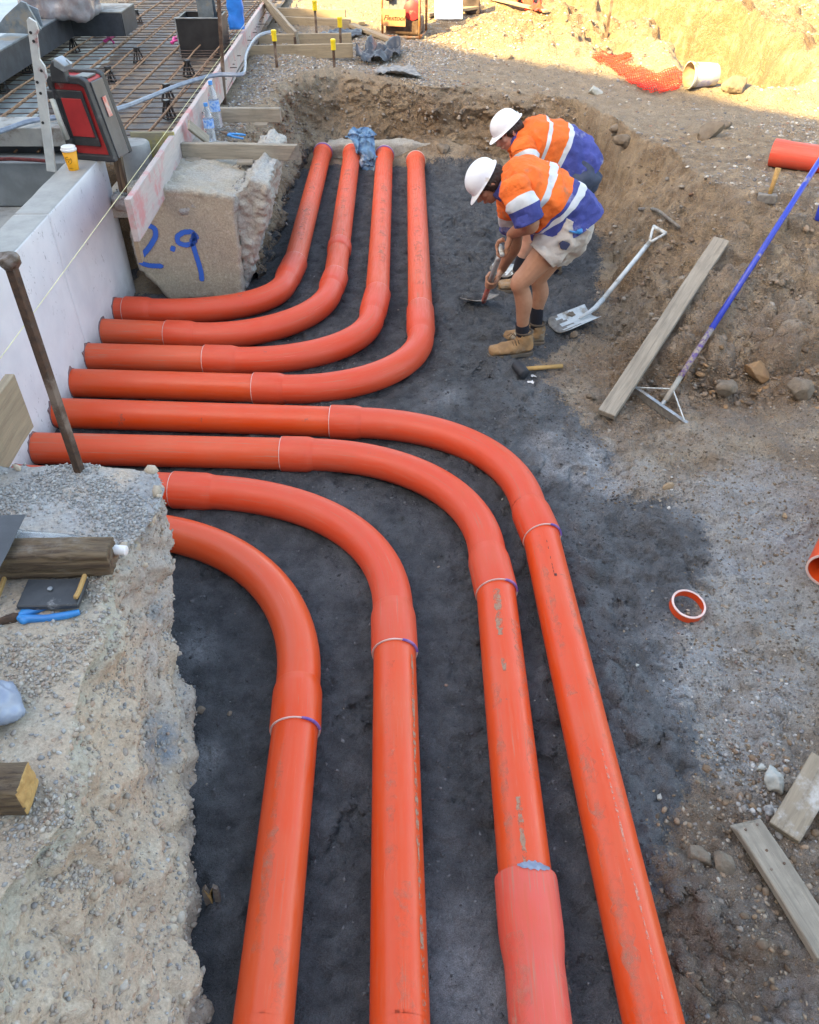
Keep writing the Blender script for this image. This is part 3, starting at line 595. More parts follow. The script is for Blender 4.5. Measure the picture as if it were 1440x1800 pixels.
# ================================================================ concrete block with sprayed number
def pale_aggregate(name, a, b_, c, bluish=0, stones_=.6, vs_=90):
    m, ns, ls, b = new_mat(name); tc = N(ns, 'ShaderNodeTexCoord'); co = tc.outputs['Object']
    def noise(s, d=8, r=.65, di=0):
        n = N(ns, 'ShaderNodeTexNoise', i_Scale=s, i_Detail=d, i_Roughness=r, i_Distortion=di); ls.new(co, n.inputs['Vector']); return n.outputs[0]
    n1, n2_, n3, n4 = noise(2.6), noise(14), noise(90, 5, .75), noise(5)
    cc = mix(ns, ls, ramp(ns, ls, n1, .38, .62), a, b_); cc = mix(ns, ls, ramp(ns, ls, n2_, .5, .68, True), cc, c)
    at = N(ns, 'ShaderNodeAttribute', attribute_name='mask'); sp = N(ns, 'ShaderNodeSeparateColor'); ls.new(at.outputs[0], sp.inputs[0])
    cc = mix(ns, ls, math_(ns, ls, 'MULTIPLY', sp.outputs[0], ramp(ns, ls, n4, .3, .55)), cc, (.40, .41, .41))   # cement-grey
    cc = mix(ns, ls, math_(ns, ls, 'MULTIPLY', sp.outputs[1], ramp(ns, ls, n2_, .3, .6)), cc, (.20, .235, .27))   # blue-grey slurry
    cc = mix(ns, ls, math_(ns, ls, 'MULTIPLY', sp.outputs[2], ramp(ns, ls, n2_, .2, .6)), cc, (.44, .43, .36))    # pale lime crust
    vo = N(ns, 'ShaderNodeTexVoronoi', i_Scale=vs_); ls.new(co, vo.inputs['Vector']); vc = N(ns, 'ShaderNodeSeparateColor'); ls.new(vo.outputs['Color'], vc.inputs[0])
    st = math_(ns, ls, 'MULTIPLY', ramp(ns, ls, vc.outputs[0], .60, .66), ramp(ns, ls, vo.outputs['Distance'], .46, .30)); st = math_(ns, ls, 'MULTIPLY', st, ramp(ns, ls, n4, .38, .6))
    stc = mix(ns, ls, vc.outputs[1], (.46, .42, .37), (.24, .22, .21)); stc = mix(ns, ls, ramp(ns, ls, vc.outputs[2], .86, .9), stc, (.30, .15, .09))
    cc = mix(ns, ls, math_(ns, ls, 'MULTIPLY', st, stones_), cc, stc)
    cc = mix(ns, ls, 1.0, cc, mix(ns, ls, ramp(ns, ls, n3, .3, .7), (.7, .7, .7), (1.2, 1.2, 1.2)), 'MULTIPLY')
    ls.new(cc, b.inputs['Base Color']); b.inputs['Roughness'].default_value = .92; b.inputs['Specular IOR Level'].default_value = .3
    hh = math_(ns, ls, 'ADD', n3, math_(ns, ls, 'MULTIPLY', st, .8 * stones_)); hh = math_(ns, ls, 'ADD', hh, math_(ns, ls, 'MULTIPLY', n2_, 1.3))
    bp = N(ns, 'ShaderNodeBump'); bp.inputs['Strength'].default_value = .85; bp.inputs['Distance'].default_value = .009; ls.new(hh, bp.inputs['Height']); ls.new(bp.outputs[0], b.inputs['Normal']); return m
YB = 5.14
M_block = pale_aggregate('old cast concrete', (.45, .395, .30), (.40, .35, .27), (.50, .45, .36), stones_=.12)
M_brok = pale_aggregate('broken concrete', (.40, .375, .32), (.33, .30, .25), (.46, .44, .38), stones_=.6, vs_=55)
blk = empty('concrete_block', tuple(PD(325, 520, YB))); tag(blk, 'cut concrete block marked with blue sprayed digits beside the white wall', 'block')
fr = [PD(x, y, YB) for x, y in ((222, 328), (236, 449), (243, 470), (296, 531), (430, 520), (424, 480), (412, 348), (330, 337), (258, 332))]
mb = MB().prism(fr, (0, 1.15, 0)); me = remesh(mb, .014, 0); c = getco(me); n = getno(me)
edge = sst(-.99, -.90, n[:, 1]); c += n * ((fbm(c, 7, 4, 5) * .03 + fbm(c, 28, 3, 6) * .010) * (.05 + .95 * edge))[:, None]; c[:, 1] += fbm(c, 5, 4, 61) * .0025
setco(me, c); setattr_col(me, 'mask', np.stack([.4 * edge, 0 * edge, 0 * edge], 1))
def parent_keep(o, p):
    o.parent = p; bpy.context.view_layer.update(); o.matrix_parent_inverse = p.matrix_world.inverted(); return o
parent_keep(link('face', me, M_block), blk)
rt = [PD(x, y, YB + .05) for x, y in ((411, 345), (425, 482), (429, 516), (437, 500), (446, 450), (462, 402), (472, 345), (474, 322), (440, 318))]
mb = MB().prism(rt, (0, 1.05, 0)); me = remesh(mb, .012, 1); c = getco(me); n = getno(me); c += n * (fbm(c, 6, 4, 15) * .04 + (np.abs(fbm(c, 14, 4, 16)) * 2 - .5) * .022 + fbm(c, 45, 3, 17) * .01)[:, None]; setco(me, c)
up_ = sst(.3, .8, n[:, 2]); setattr_col(me, 'mask', np.stack([.5 + .5 * up_, .8 * sst(.35, .1, c[:, 2]), .3 + 0 * up_], 1)); parent_keep(link('broken_side', me, M_brok), blk)
tp = [(XW + .03, YB + .02), (-1.06, YB + .02), (-1.02, YB + .6), (-1.0, YB + 1.1), (XW + .03, YB + 1.1)]
mb = MB().prism([(x, y, .60) for x, y in tp], (0, 0, .085)); me = remesh(mb, .012, 2); c = getco(me); n = getno(me); c += n * (fbm(c, 5, 5, 25) * .045 + fbm(c, 25, 3, 26) * .012)[:, None]; setco(me, c)
setattr_col(me, 'mask', np.stack([.9 + 0 * c[:, 0], 0 * c[:, 0], .4 + 0 * c[:, 0]], 1)); topme = me; parent_keep(link('rubble_top', me, M_brok), blk)
def spray_mat():
    m, ns, ls, b = new_mat('blue spray paint'); at = N(ns, 'ShaderNodeAttribute', attribute_name='edge'); tc = N(ns, 'ShaderNodeTexCoord')
    n = N(ns, 'ShaderNodeTexNoise', i_Scale=120.0, i_Detail=4.0); ls.new(tc.outputs['Object'], n.inputs['Vector'])
    sp = N(ns, 'ShaderNodeSeparateColor'); ls.new(at.outputs[0], sp.inputs[0])
    a = math_(ns, ls, 'ADD', sp.outputs[0], math_(ns, ls, 'MULTIPLY', math_(ns, ls, 'SUBTRACT', n.outputs[0], .5), .55)); a = ramp(ns, ls, a, .25, .62, True)
    ls.new(a, b.inputs['Alpha']); b.inputs['Base Color'].default_value = (.02, .13, .55, 1); b.inputs['Roughness'].default_value = .6; return m
M_spray = spray_mat()
def stroke(name, pts, wpx, parent):
    """painted line on the block's face, soft-edged, 4 mm proud"""
    pw = []; 
    for i in range(len(pts) - 1):
        for k in range(6):
            t = k / 6; pw.append((pts[i][0] * (1 - t) + pts[i + 1][0] * t, pts[i][1] * (1 - t) + pts[i + 1][1] * t))
    pw.append(pts[-1]); 
    for _ in range(3): pw = [pw[0]] + [((pw[i - 1][0] + pw[i][0] * 2 + pw[i + 1][0]) / 4, (pw[i - 1][1] + pw[i][1] * 2 + pw[i + 1][1]) / 4) for i in range(1, len(pw) - 1)] + [pw[-1]]
    P3 = [PD(x, y, YB - .006) for x, y in pw]; hw = wpx / 270 / 1.0; co = []; ed = []
    k = len(P3)
    for i, p in enumerate(P3):
        t = (P3[min(i + 1, k - 1)] - P3[max(i - 1, 0)]).normalized(); s_ = t.cross(V(0, 1, 0)).normalized()
        endf = min(1, (i + .01) / 2, (k - 1 - i + .01) / 2)
        for j in range(7):
            u = (j - 3) / 3; co.append(p + s_ * hw * u); ed.append((1 - abs(u) ** 1.6) * endf)
    fs = np.array([(i * 7 + j, i * 7 + j + 1, i * 7 + 8 + j, i * 7 + 7 + j) for i in range(k - 1) for j in range(6)])
    me = np_mesh(name, np.array([tuple(q) for q in co]), fs); e = np.array(ed); setattr_col(me, 'edge', np.stack([e, e, e], 1)); o = link(name, me, M_spray); parent_keep(o, parent)
stroke('spray_marking', [(246, 405), (250, 398), (262, 396), (273, 402), (274, 416), (262, 436), (249, 450), (247, 462), (262, 467), (292, 468)], 6.5, blk)
stroke('spray_marking', [(299, 435), (304, 437), (309, 439)], 7.5, blk)
stroke('spray_marking', [(346, 416), (337, 407), (322, 408), (311, 416), (313, 427), (326, 431), (340, 428), (346, 416), (340, 412), (343, 424), (337, 420), (342, 440), (349, 462), (354, 480), (355, 497)], 6.5, blk)
stroke('spray_marking', [(334, 416), (345, 420)], 10, blk)
# ================================================================ near left bank
def bank():
    top = [(-2.9, -.9), (-.84, -.9), (-.84, .35), (-.86, .76), (-.775, .93), (-.835, 1.18), (-.86, 1.5), (-.90, 1.75), (-.83, 1.90), (-.80, 2.03), (-.80, 2.14), (-.86, 2.26), (-1.2, 2.30), (-1.86, 2.28), (-2.9, 2.28)]
    bot = [(-2.9, -1.0), (-.50, -1.0), (-.48, .35), (-.52, .80), (-.60, .96), (-.70, 1.25), (-.745, 1.5), (-.80, 1.75), (-.88, 1.93), (-.93, 2.05), (-.96, 2.16), (-1.0, 2.22), (-1.2, 2.22), (-1.86, 2.25), (-2.9, 2.25)]
    n = len(top); lv = []; 
    for k, (t, z) in enumerate(((0, .745), (.25, .60), (.55, .40), (.9, .15), (1.0, -.12))):
        for (a, b_) in zip(top, bot):
            lv.append((a[0] + (b_[0] - a[0]) * t, a[1] + (b_[1] - a[1]) * t, z))
    m = MB(); fs = [tuple(range(n)), tuple(4 * n + j for j in range(n))[::-1]]
    fs[0] = fs[0]; fs += [(k * n + j, (k + 1) * n + j, (k + 1) * n + (j + 1) % n, k * n + (j + 1) % n) for k in range(4) for j in range(n)]
    m.add(lv, fs); return remesh(m, .0105, 3)
me = bank(); c = getco(me); n = getno(me)
side = 1 - sst(.45, .85, n[:, 2])
c = c + n * ((fbm(c, 2.6, 3, 101) * .050 + (np.abs(fbm(c, 6, 4, 102)) * 2 - .5) * .050 + fbm(c, 30, 3, 103) * .008) * (.22 + .78 * side))[:, None]
c[:, 2] += (1 - side) * (.02 * fbm(c, 3, 3, 104) - .02 * sst(1.9, .6, c[:, 1]) * sst(-1.0, -1.3, c[:, 0]))
setco(me, c); n = getno(me)
nz = fbm(c, 5, 4, 105); k1 = fbm(c, 3, 3, 106)
gray = sst(1.55, 1.9, c[:, 1] + nz * .3) * (1 - side * .4)
blue = np.zeros(len(c))
for (px_, py_, z_, r, a) in ((285, 1290, .25, .10, 1), (300, 1240, .3, .07, .9), (280, 1340, .28, .07, .8), (262, 1160, .5, .05, .5), (265, 860, .75, .10, .55), (260, 920, .75, .08, .5), (330, 1640, .25, .06, .5), (275, 1080, .4, .06, .7)):
    q = P(px_, py_, z_); blue = np.maximum(blue, a * sst(r * 1.5, r * .5, np.linalg.norm(c - np.array(q), axis=1) + nz * .05))
crust = sst(.10, .0, np.abs(c[:, 2] - .70) + np.abs(nz) * .05) * sst(.1, .5, side) + .35 * (1 - side) * sst(-.1, .2, k1)
setattr_col(me, 'mask', np.stack([gray, blue, np.clip(crust, 0, 1) * sst(2.0, 1.6, c[:, 1])], 1))
M_bank = pale_aggregate('cut stabilised earth', (.54, .425, .32), (.46, .38, .295), (.57, .49, .39), stones_=.5, vs_=62)
tag(link('earth_bank', me, M_bank), kind='structure'); bank_me = me
from mathutils.bvhtree import BVHTree
def bvh(me): return BVHTree.FromPolygons([v.co[:] for v in me.vertices], [p.vertices[:] for p in me.polygons])
BV = bvh(bank_me); BT = bvh(topme)
def onB(px, py, bv=None, lift=0):
    h = (bv or BV).ray_cast(EYE, ray(px, py).normalized()); return (h[0] + V(0, 0, lift)) if h[0] else None
def zB(x, y, bv=None):
    h = (bv or BV).ray_cast(V(x, y, 3), V(0, 0, -1)); return h[0].z if h[0] else .75
def scatter_mesh(name, me, n, wfn, lo, hi, k, sink=.1, **kw):
    c = getco(me); npoly = len(me.polygons); ct = np.empty(npoly * 3); me.polygons.foreach_get('center', ct); ct = ct.reshape(-1, 3); nr = np.empty(npoly * 3); me.polygons.foreach_get('normal', nr); nr = nr.reshape(-1, 3)
    wt = np.clip(np.asarray(wfn(ct, nr), float), 0, None); wt /= wt.sum(); i = rng.choice(npoly, n, p=wt); s_ = lsize(n, lo, hi, k)
    stones(name, ct[i] + rng.uniform(-.005, .005, (n, 3)) + nr[i] * s_[:, None] * -sink, s_, flat=.8, **kw)
f_view = lambda c: (c[:, 1] > .3) * (c[:, 0] > -2.0)
pc = [P(x, y, .75) for x, y in ((80, 850), (160, 860), (40, 870), (190, 890), (210, 930), (120, 830), (225, 900), (10, 880))]
scatter_mesh('gravel', bank_me, 9000, lambda c, n: f_view(c) * (n[:, 2] > .6) * (np.maximum.reduce([sst(.13, .03, np.hypot(c[:, 0] - q.x, c[:, 1] - q.y)) for q in pc]) + .06), .0035, .011, 2, cool=.5, dusty=(.36, .37, .36), label='fine grey gravel spread on top of the left bank')
pc2 = [P(x, y, .75) for x, y in ((60, 1180), (100, 1150), (30, 1160), (110, 1420), (60, 1450), (90, 1480), (160, 1010), (150, 1130))]
scatter_mesh('gravel', bank_me, 6000, lambda c, n: f_view(c) * (n[:, 2] > .5) * (c[:, 1] < 1.9) * (np.maximum.reduce([sst(.12, .02, np.hypot(c[:, 0] - q.x, c[:, 1] - q.y)) for q in pc2]) + .04), .003, .010, 2.5, dusty=(.42, .37, .31), label='small stones lying along the lip of the left bank')
scatter_mesh('gravel', bank_me, 5000, lambda c, n: f_view(c) * (n[:, 2] < .6) * (c[:, 2] > 0) * (n[:, 0] > .2), .003, .015, 4, label='pebbles set in the cut face of the left bank', dusty=(.44, .36, .28))
scatter_mesh('gravel', bank_me, 420, lambda c, n: f_view(c) * (n[:, 2] < .7) * (c[:, 2] > 0), .012, .034, 2.5, sink=.55, label='larger stones and broken lumps in the left bank face', pal=np.array([(.48, .42, .34), (.42, .35, .27), (.40, .39, .37), (.36, .22, .16)]), dusty=(.46, .38, .29))
scatter_mesh('gravel', topme, 3500, lambda c, n: (n[:, 2] > .5) * (c[:, 1] < 6.3) * 1.0, .004, .014, 2, cool=.5, label='crushed stone lying on top of the marked concrete block')
# ================================================================ orange pipes
def pipe_mat(name, c, dust_=.35, rough=.34, pink=.0):
    m, ns, ls, b = new_mat(name); tc = N(ns, 'ShaderNodeTexCoord'); at = N(ns, 'ShaderNodeAttribute', attribute_name='uvp'); co = tc.outputs['Object']
    n1 = N(ns, 'ShaderNodeTexNoise', i_Scale=3.0, i_Detail=5.0, i_Roughness=.6); ls.new(co, n1.inputs['Vector'])
    c2 = (c[0] * .97, c[1] * 1.22 + .004, c[2] * 1.5 + .006)
    cc = mix(ns, ls, ramp(ns, ls, n1.outputs[0], .35, .65, True), c, c2)
    # dried dust: thin veil on top, patches along the pipe
    mp = N(ns, 'ShaderNodeMapping'); mp.inputs['Scale'].default_value = (3.0, 9, 1); ls.new(at.outputs['Vector'], mp.inputs[0])
    n2_ = N(ns, 'ShaderNodeTexNoise', i_Scale=2.2, i_Detail=9.0, i_Roughness=.68, i_Distortion=.4); ls.new(mp.outputs[0], n2_.inputs['Vector'])
    mp3 = N(ns, 'ShaderNodeMapping'); mp3.inputs['Scale'].default_value = (1.2, 14, 1); ls.new(at.outputs['Vector'], mp3.inputs[0])
    n3 = N(ns, 'ShaderNodeTexNoise', i_Scale=1.7, i_Detail=10.0, i_Roughness=.75); ls.new(mp3.outputs[0], n3.inputs['Vector'])
    veil = math_(ns, ls, 'MULTIPLY', ramp(ns, ls, n2_.outputs[0], .38, .75, True), dust_ * .55); 
    patch = math_(ns, ls, 'MULTIPLY', ramp(ns, ls, n3.outputs[0], .63 - .09 * dust_, .68 - .09 * dust_, True), .40 * dust_ + .15)
    cc = mix(ns, ls, veil, cc, (.60, .14, .075)); cc = mix(ns, ls, patch, cc, (.36, .24, .17))
    # fine scratches
    mp4 = N(ns, 'ShaderNodeMapping'); mp4.inputs['Scale'].default_value = (4, 90, 1); mp4.inputs['Rotation'].default_value = (0, 0, .12); ls.new(at.outputs['Vector'], mp4.inputs[0])
    n4 = N(ns, 'ShaderNodeTexNoise', i_Scale=1.5, i_Detail=3.0, i_Roughness=.6); ls.new(mp4.outputs[0], n4.inputs['Vector']); scf = math_(ns, ls, 'MULTIPLY', ramp(ns, ls, n4.outputs[0], .66, .70), .4); cc = mix(ns, ls, scf, cc, (.75, .35, .25))
    n5 = N(ns, 'ShaderNodeTexNoise', i_Scale=9.0, i_Detail=8.0, i_Roughness=.8); ls.new(co, n5.inputs['Vector']); cc = mix(ns, ls, math_(ns, ls, 'MULTIPLY', ramp(ns, ls, n5.outputs[0], .645, .68), .55), cc, (.14, .09, .08))
    ls.new(cc, b.inputs['Base Color'])
    rr = N(ns, 'ShaderNodeMapRange'); ls.new(math_(ns, ls, 'MAXIMUM', veil, patch), rr.inputs[0]); rr.inputs[3].default_value = rough; rr.inputs[4].default_value = .85; rr.inputs[2].default_value = .45; ls.new(rr.outputs[0], b.inputs['Roughness'])
    bp = N(ns, 'ShaderNodeBump'); bp.inputs['Strength'].default_value = .12; bp.inputs['Distance'].default_value = .002; n6 = N(ns, 'ShaderNodeTexNoise', i_Scale=40.0, i_Detail=4.0); ls.new(co, n6.inputs['Vector']); ls.new(math_(ns, ls, 'ADD', n6.outputs[0], math_(ns, ls, 'MULTIPLY', patch, .6)), bp.inputs['Height']); ls.new(bp.outputs[0], b.inputs['Normal'])
    return m
M_or = pipe_mat('orange pvc', (.72, .062, .009), .4, .30); M_ord = pipe_mat('dusty orange pvc', (.71, .072, .016), .8, .42)
M_bend = pipe_mat('orange pvc bend', (.69, .058, .016), .6, .40); M_pink = pipe_mat('scuffed pinkish pvc', (.72, .075, .042), .9, .45)
M_lip = grimy('pale cut pipe edge', (.75, .55, .50), (.6, .4, .36), rough=.5, bump=0); M_vio = grimy('violet pvc primer', (.10, .05, .32), (.3, .15, .35), rough=.4, scale=20, bump=0)
M_dark = grimy('dark inside', (.10, .03, .02), rough=.8, bump=0)
M_print = grimy('faded black print', (.07, .02, .015), rough=.6, bump=0)
def tube_uv(name, pts, radii, mats, parent, n=40, lip=None):
    """pipe with attribute uvp = (length along, turn) for streaks that follow it"""
    k = len(pts); co = []; uv = []; L = rng.uniform(0, 40); t0 = (pts[1] - pts[0]).normalized(); a = V(0, 0, 1); a = (a - t0 * a.dot(t0)).normalized(); L0 = L
    for i, p in enumerate(pts):
        t = (pts[min(i + 1, k - 1)] - pts[max(i - 1, 0)]).normalized(); a = (a - t * a.dot(t)).normalized(); b = t.cross(a)
        if i: L += (p - pts[i - 1]).length
        for j in range(n):
            an = 2 * math.pi * j / n; co.append(p + (a * math.cos(an) + b * math.sin(an)) * radii[i]); uv.append((L, abs(j / n - .5) * 2 + (.0 if j < n / 2 else .13), 0))
    fs = np.array([(i * n + j, i * n + (j + 1) % n, (i + 1) * n + (j + 1) % n, (i + 1) * n + j) for i in range(k - 1) for j in range(n)])
    me = np_mesh(name, np.array([tuple(q) for q in co]), fs, True)
    at = me.attributes.new('uvp', 'FLOAT_VECTOR', 'POINT'); at.data.foreach_set('vector', np.array(uv, dtype=np.float32).ravel()); me.set_sharp_from_angle(angle=R_(50))
    o = link(name, me, mats)
    if parent: parent_keep(o, parent)
    return o
PR = .080; CR = .0895
def seg_pts(a, b, step=.06):
    a = Vector(a); b = Vector(b); m = max(2, int((b - a).length / step)); return [a.lerp(b, i / m) for i in range(m + 1)]
def collar(p_in, p_out, mat, parent, violet=False, r1=PR + .001):
    """socket: p_in is the mouth where the straight pipe enters, p_out where it tapers onto the bend"""
    d = (p_out - p_in); L = d.length; u = d.normalized()
    prof = [(0, PR + .0015), (0, CR - .001), (.003, CR), (L * .78, CR), (L * .86, CR - .0025), (L * .97, r1 + .001), (L, r1)]
    o = tube_uv('socket', [p_in + u * h for h, _ in prof], [r for _, r in prof], mat, parent, 44)
    mb = MB(); mb.lathe([(PR + .0012, -.0035), (CR - .002, -.0035), (CR - .0015, .001), (PR + .0012, .001), (PR + .0012, -.0035)], p_in, u, 44, caps=False)
    parent_keep(mb.build('socket_lip', M_lip, smooth=False), parent)
    if violet:
        mb = MB(); ax = u; a = V(0, 0, 1); a = (a - ax * a.dot(ax)).normalized(); b = ax.cross(a); s = -1
        vs_ = []; m_ = 14
        for i in range(m_ + 1):
            an = violet * (.35 + 1.15 * i / m_); 
            for (r, h) in ((PR + .002, -.0045), (CR + .0006, -.0042), (CR + .0006, .003 * math.sin(math.pi * i / m_))): vs_.append(p_in + ax * h + (a * math.cos(an) + b * math.sin(an)) * r)
        mb.add(vs_, [(i * 3 + j, i * 3 + j + 1, i * 3 + 4 + j, i * 3 + 3 + j) for i in range(m_) for j in range(2)]); parent_keep(mb.build('primer_smear', M_vio, smooth=True), parent)
def PZ(p, z): return P(p[0], p[1], z)
ZP = .082
def run(idx, label, wall, c1, c2, e1, e2, end, mats=(M_or, M_bend, M_or), violet=0, far=False, extra=None, hw=.55):
    """wall end, collar (mouth c1 -> taper c2), bend, collar (taper e1 -> mouth e2), far end; all pixels on the pipe axis"""
    z = ZP; a = PZ(wall, z) if wall else None; b1 = PZ(c1, z); b2 = PZ(c2, z); q1 = PZ(e1, z); q2 = PZ(e2, z); en = PZ(end, z)
    if a is None: a = b1 + (b1 - b2).normalized() * (abs(XW - b1.x) + .1)
    else: a = a + (a - b2).normalized() * .10
    # straighten the lateral leg and the long leg
    t = empty('conduit_run', tuple(q2)); tag(t, label, 'pipe', 'orange pipe runs bending out of the white wall')
    u1 = (b2 - a).normalized(); u2 = (q2 - en).normalized() if extra is None else (q2 - PZ(extra, z)).normalized()
    b1 = a + u1 * (b1 - a).dot(u1)
    h = (q1 - b2).length * hw * .72; d1 = u1; d2 = u2
    bz = [b2.lerp(b2, 0)]; bz = []
    m_ = 26
    for i in range(m_ + 1):
        s_ = i / m_; bz.append(b2 * (1 - s_) ** 3 + (b2 + d1 * h) * 3 * s_ * (1 - s_) ** 2 + (q1 + d2 * h) * 3 * s_ * s_ * (1 - s_) + q1 * s_ ** 3)
    tube_uv('pipe', seg_pts(a, b1 + u1 * .02), [PR] * len(seg_pts(a, b1 + u1 * .02)), mats[0], t)
    tube_uv('bend', bz, [PR + .001] * len(bz), mats[1], t)
    collar(b1, b2 + u1 * .004, mats[1], t); collar(q2, q1 + (q1 - q2).normalized() * .004, mats[1], t, violet)
    # hole in the wall
    sp_ = seg_pts(q2 + (q2 - en).normalized() * -.0 + (q1 - q2).normalized() * .02, en)
    pr = [PR] * len(sp_)
    tube_uv('pipe', sp_, pr, mats[2], t); return t, a, u1, q2, en
runs = {}
T = 'orange pipe run'
runs[1] = run(1, 'farthest orange pipe run, curling below the sprayed concrete block to the far left pipe end', (203, 545), (222, 546), (268, 547), (503, 494), (519, 462), (568, 268), (M_bend, M_bend, M_ord), far=True)
runs[2] = run(2, 'second orange pipe run from the far end, two couplings close together', (180, 583), (295, 588), (344, 590), (582, 508), (590, 487), (619, 270), (M_ord, M_bend, M_ord))
runs[3] = run(3, 'third orange pipe run from the far end, violet ring beside the blue cloth', (157, 627), (362, 632.5), (418, 634), (654, 556), (664, 517), (676, 273), (M_ord, M_bend, M_ord))
runs[4] = run(4, 'fourth orange pipe run, going away nearest the workers under the dark sand slope', (133, 673), (448, 682), (500, 684), (740, 590), (739, 545), (731, 283), (M_or, M_bend, M_ord))
runs[5] = run(5, 'long orange pipe run coming toward the viewer, rightmost at the bottom', (108, 726), (583, 740), (636, 743), (930, 893), (953, 946), (1149, 1800), (M_or, M_bend, M_or), violet=1)
runs[6] = run(6, 'orange pipe run with a wide pinkish coupling near the bottom of the view', (75, 788), (497, 796), (552, 799), (857, 975), (873, 1043), (950, 1800), (M_ord, M_bend, M_or), violet=1)
runs[7] = run(7, 'orange pipe run with a tan streak, second from the left at the bottom', None, (306, 861), (376, 865), (691, 1072), (694, 1148), (703, 1800), (M_bend, M_bend, M_or), violet=1)
runs[8] = run(8, 'nearest orange pipe run, leftmost at the bottom beside the left bank', None, (150, 929), (212, 930), (524, 1205), (519, 1285), (463, 1800), (M_bend, M_or, M_or), violet=1)
for k in (5, 6, 7, 8):
    t, a, u1, q2, en = runs[k]; d = (en - q2).normalized(); sp_ = seg_pts(en - d * .01, en + d * 1.2)
    if k == 6: pass
    tube_uv('pipe', sp_, [PR] * len(sp_), M_or, t)
# second coupler on run 2
t, a, u1, q2, en = runs[2]; d = (en - q2).normalized(); q = PZ((597, 432), ZP); q = q2 + d * (q - q2).dot(d); collar(q, q - d * .13, M_bend, t)
q = q2 + d * .0
# plain collars at the far ends, with primer rings
for k, vi in ((1, 1), (2, 0), (3, 1), (4, 0)):
    t, a, u1, q2, en = runs[k]; d = (en - q2).normalized()
    prof = [(-.10, PR + .001), (-.09, CR - .002), (-.0, CR), (.012, CR + .002), (.014, CR - .004), (.014, .04), (.0, .02)]
    tube_uv('end_socket', [en + d * h for h, _ in prof], [r for _, r in prof], M_ord, t)
    if vi: parent_keep(MB().lathe([(CR + .0015, -.03), (CR + .0035, -.028), (CR + .0035, -.004), (CR + .0015, -.002)], en, d, 40, caps=False).build('violet_ring', M_vio, smooth=True), t)
    parent_keep(MB().lathe([(CR - .006, .004), (CR + .004, .004), (CR + .004, .016), (CR - .006, .016), (CR - .006, .004)], en, d, 40, caps=False).build('pale_rim', M_lip, smooth=False), t)
# wide coupling on run 6
t, a, u1, q2, en = runs[6]; d = (en - q2).normalized(); s0 = (P(930, 1545, ZP) - q2).dot(d); q = q2 + d * s0
prof = [(0, PR + .002), (.0, PR + .012), (.01, PR + .0135), (.15, PR + .013), (.19, PR + .010), (.235, PR + .0035), (.26, PR + .003), (1.4, PR + .003)]
pts_ = []; rr_ = []
for (h, r), (h2, r2) in zip(prof[:-1], prof[1:]):
    m_ = max(1, int((h2 - h) / .03))
    for i in range(m_): pts_.append(q + d * (h + (h2 - h) * i / m_)); rr_.append(r + (r2 - r) * i / m_)
pts_.append(q + d * 1.4); rr_.append(PR + .003)
tube_uv('coupling', pts_, rr_, M_pink, t)
M_glue = grimy('grey blue pipe cement', (.25, .30, .38), (.16, .2, .28), rough=.5, scale=40, bump=.4)
vs_ = []; ax = d; a_ = V(0, 0, 1); b_ = ax.cross(a_)
for i in range(15):
    an = -.75 + 1.1 * i / 14; wd = .004 + .016 * math.sin(math.pi * i / 14) ** .7 * (1 + .3 * math.sin(i * 2.3))
    for (r, h) in ((PR + .003, -wd * .8), (PR + .0145, -.003), (PR + .0155, wd * .8)): vs_.append(q + ax * h + (a_ * math.cos(an) + b_ * math.sin(an)) * r)
parent_keep(MB().add(vs_, [(i * 3 + j, i * 3 + j + 1, i * 3 + 4 + j, i * 3 + 3 + j) for i in range(14) for j in range(2)]).build('cement_smear', M_glue, smooth=True), t)
# dusty marks and factory print that follow the pipe surface
def patchy(name, c, sc_=30, lo=.42, hi=.56):
    m, ns, ls, b = new_mat(name); tc = N(ns, 'ShaderNodeTexCoord'); n = N(ns, 'ShaderNodeTexNoise', i_Scale=float(sc_), i_Detail=8.0, i_Roughness=.75); ls.new(tc.outputs['Object'], n.inputs['Vector'])
    ls.new(math_(ns, ls, 'MULTIPLY', ramp(ns, ls, n.outputs[0], lo, hi, True), .8), b.inputs['Alpha']); b.inputs['Base Color'].default_value = (*c, 1); b.inputs['Roughness'].default_value = .9; return m
M_tan = patchy('dried mud streak', (.38, .25, .17)); M_scr = patchy('pale scratch', (.62, .30, .22), 60, .45, .6)
M_dustp = patchy('thin dust film', (.50, .25, .17), 9, .44, .80)
def streak(k, name, mat, s0, s1, ang, wd, dash=None, wob=.15, seed=1, lift=.0012):
    t, a, u1, q2, en = runs[k]; d = (en - q2).normalized(); a_ = V(0, 0, 1); b_ = d.cross(a_); r = random.Random(seed); s = s0; mb = MB(); step = .02; prev = None; w0 = wd
    while s < s1:
        on = True if not dash else (r.random() > dash)
        wd_ = wd * (.5 + r.random()) if not dash else wd; an = ang + math.sin(s * 3) * wob * .2; ha = wd_ / PR / 2
        if on:
            row = [q2 + d * s + (a_ * math.cos(an + e) + b_ * math.sin(an + e)) * (PR + lift) for e in (-ha, 0, ha)]; row2 = None
            if prev is None: prev = row
            else:
                mb.add(prev + row, [(0, 1, 4, 3), (1, 2, 5, 4)]); prev = row
            if dash: 
                row2 = [v + d * step * .7 for v in row]; mb.add(row + row2, [(0, 1, 4, 3), (1, 2, 5, 4)]); prev = None
        else: prev = None
        s += step
    parent_keep(mb.build(name, mat, smooth=True), t)
streak(7, 'mud_streak', M_tan, .05, 2.4, -.92, .012, seed=3)
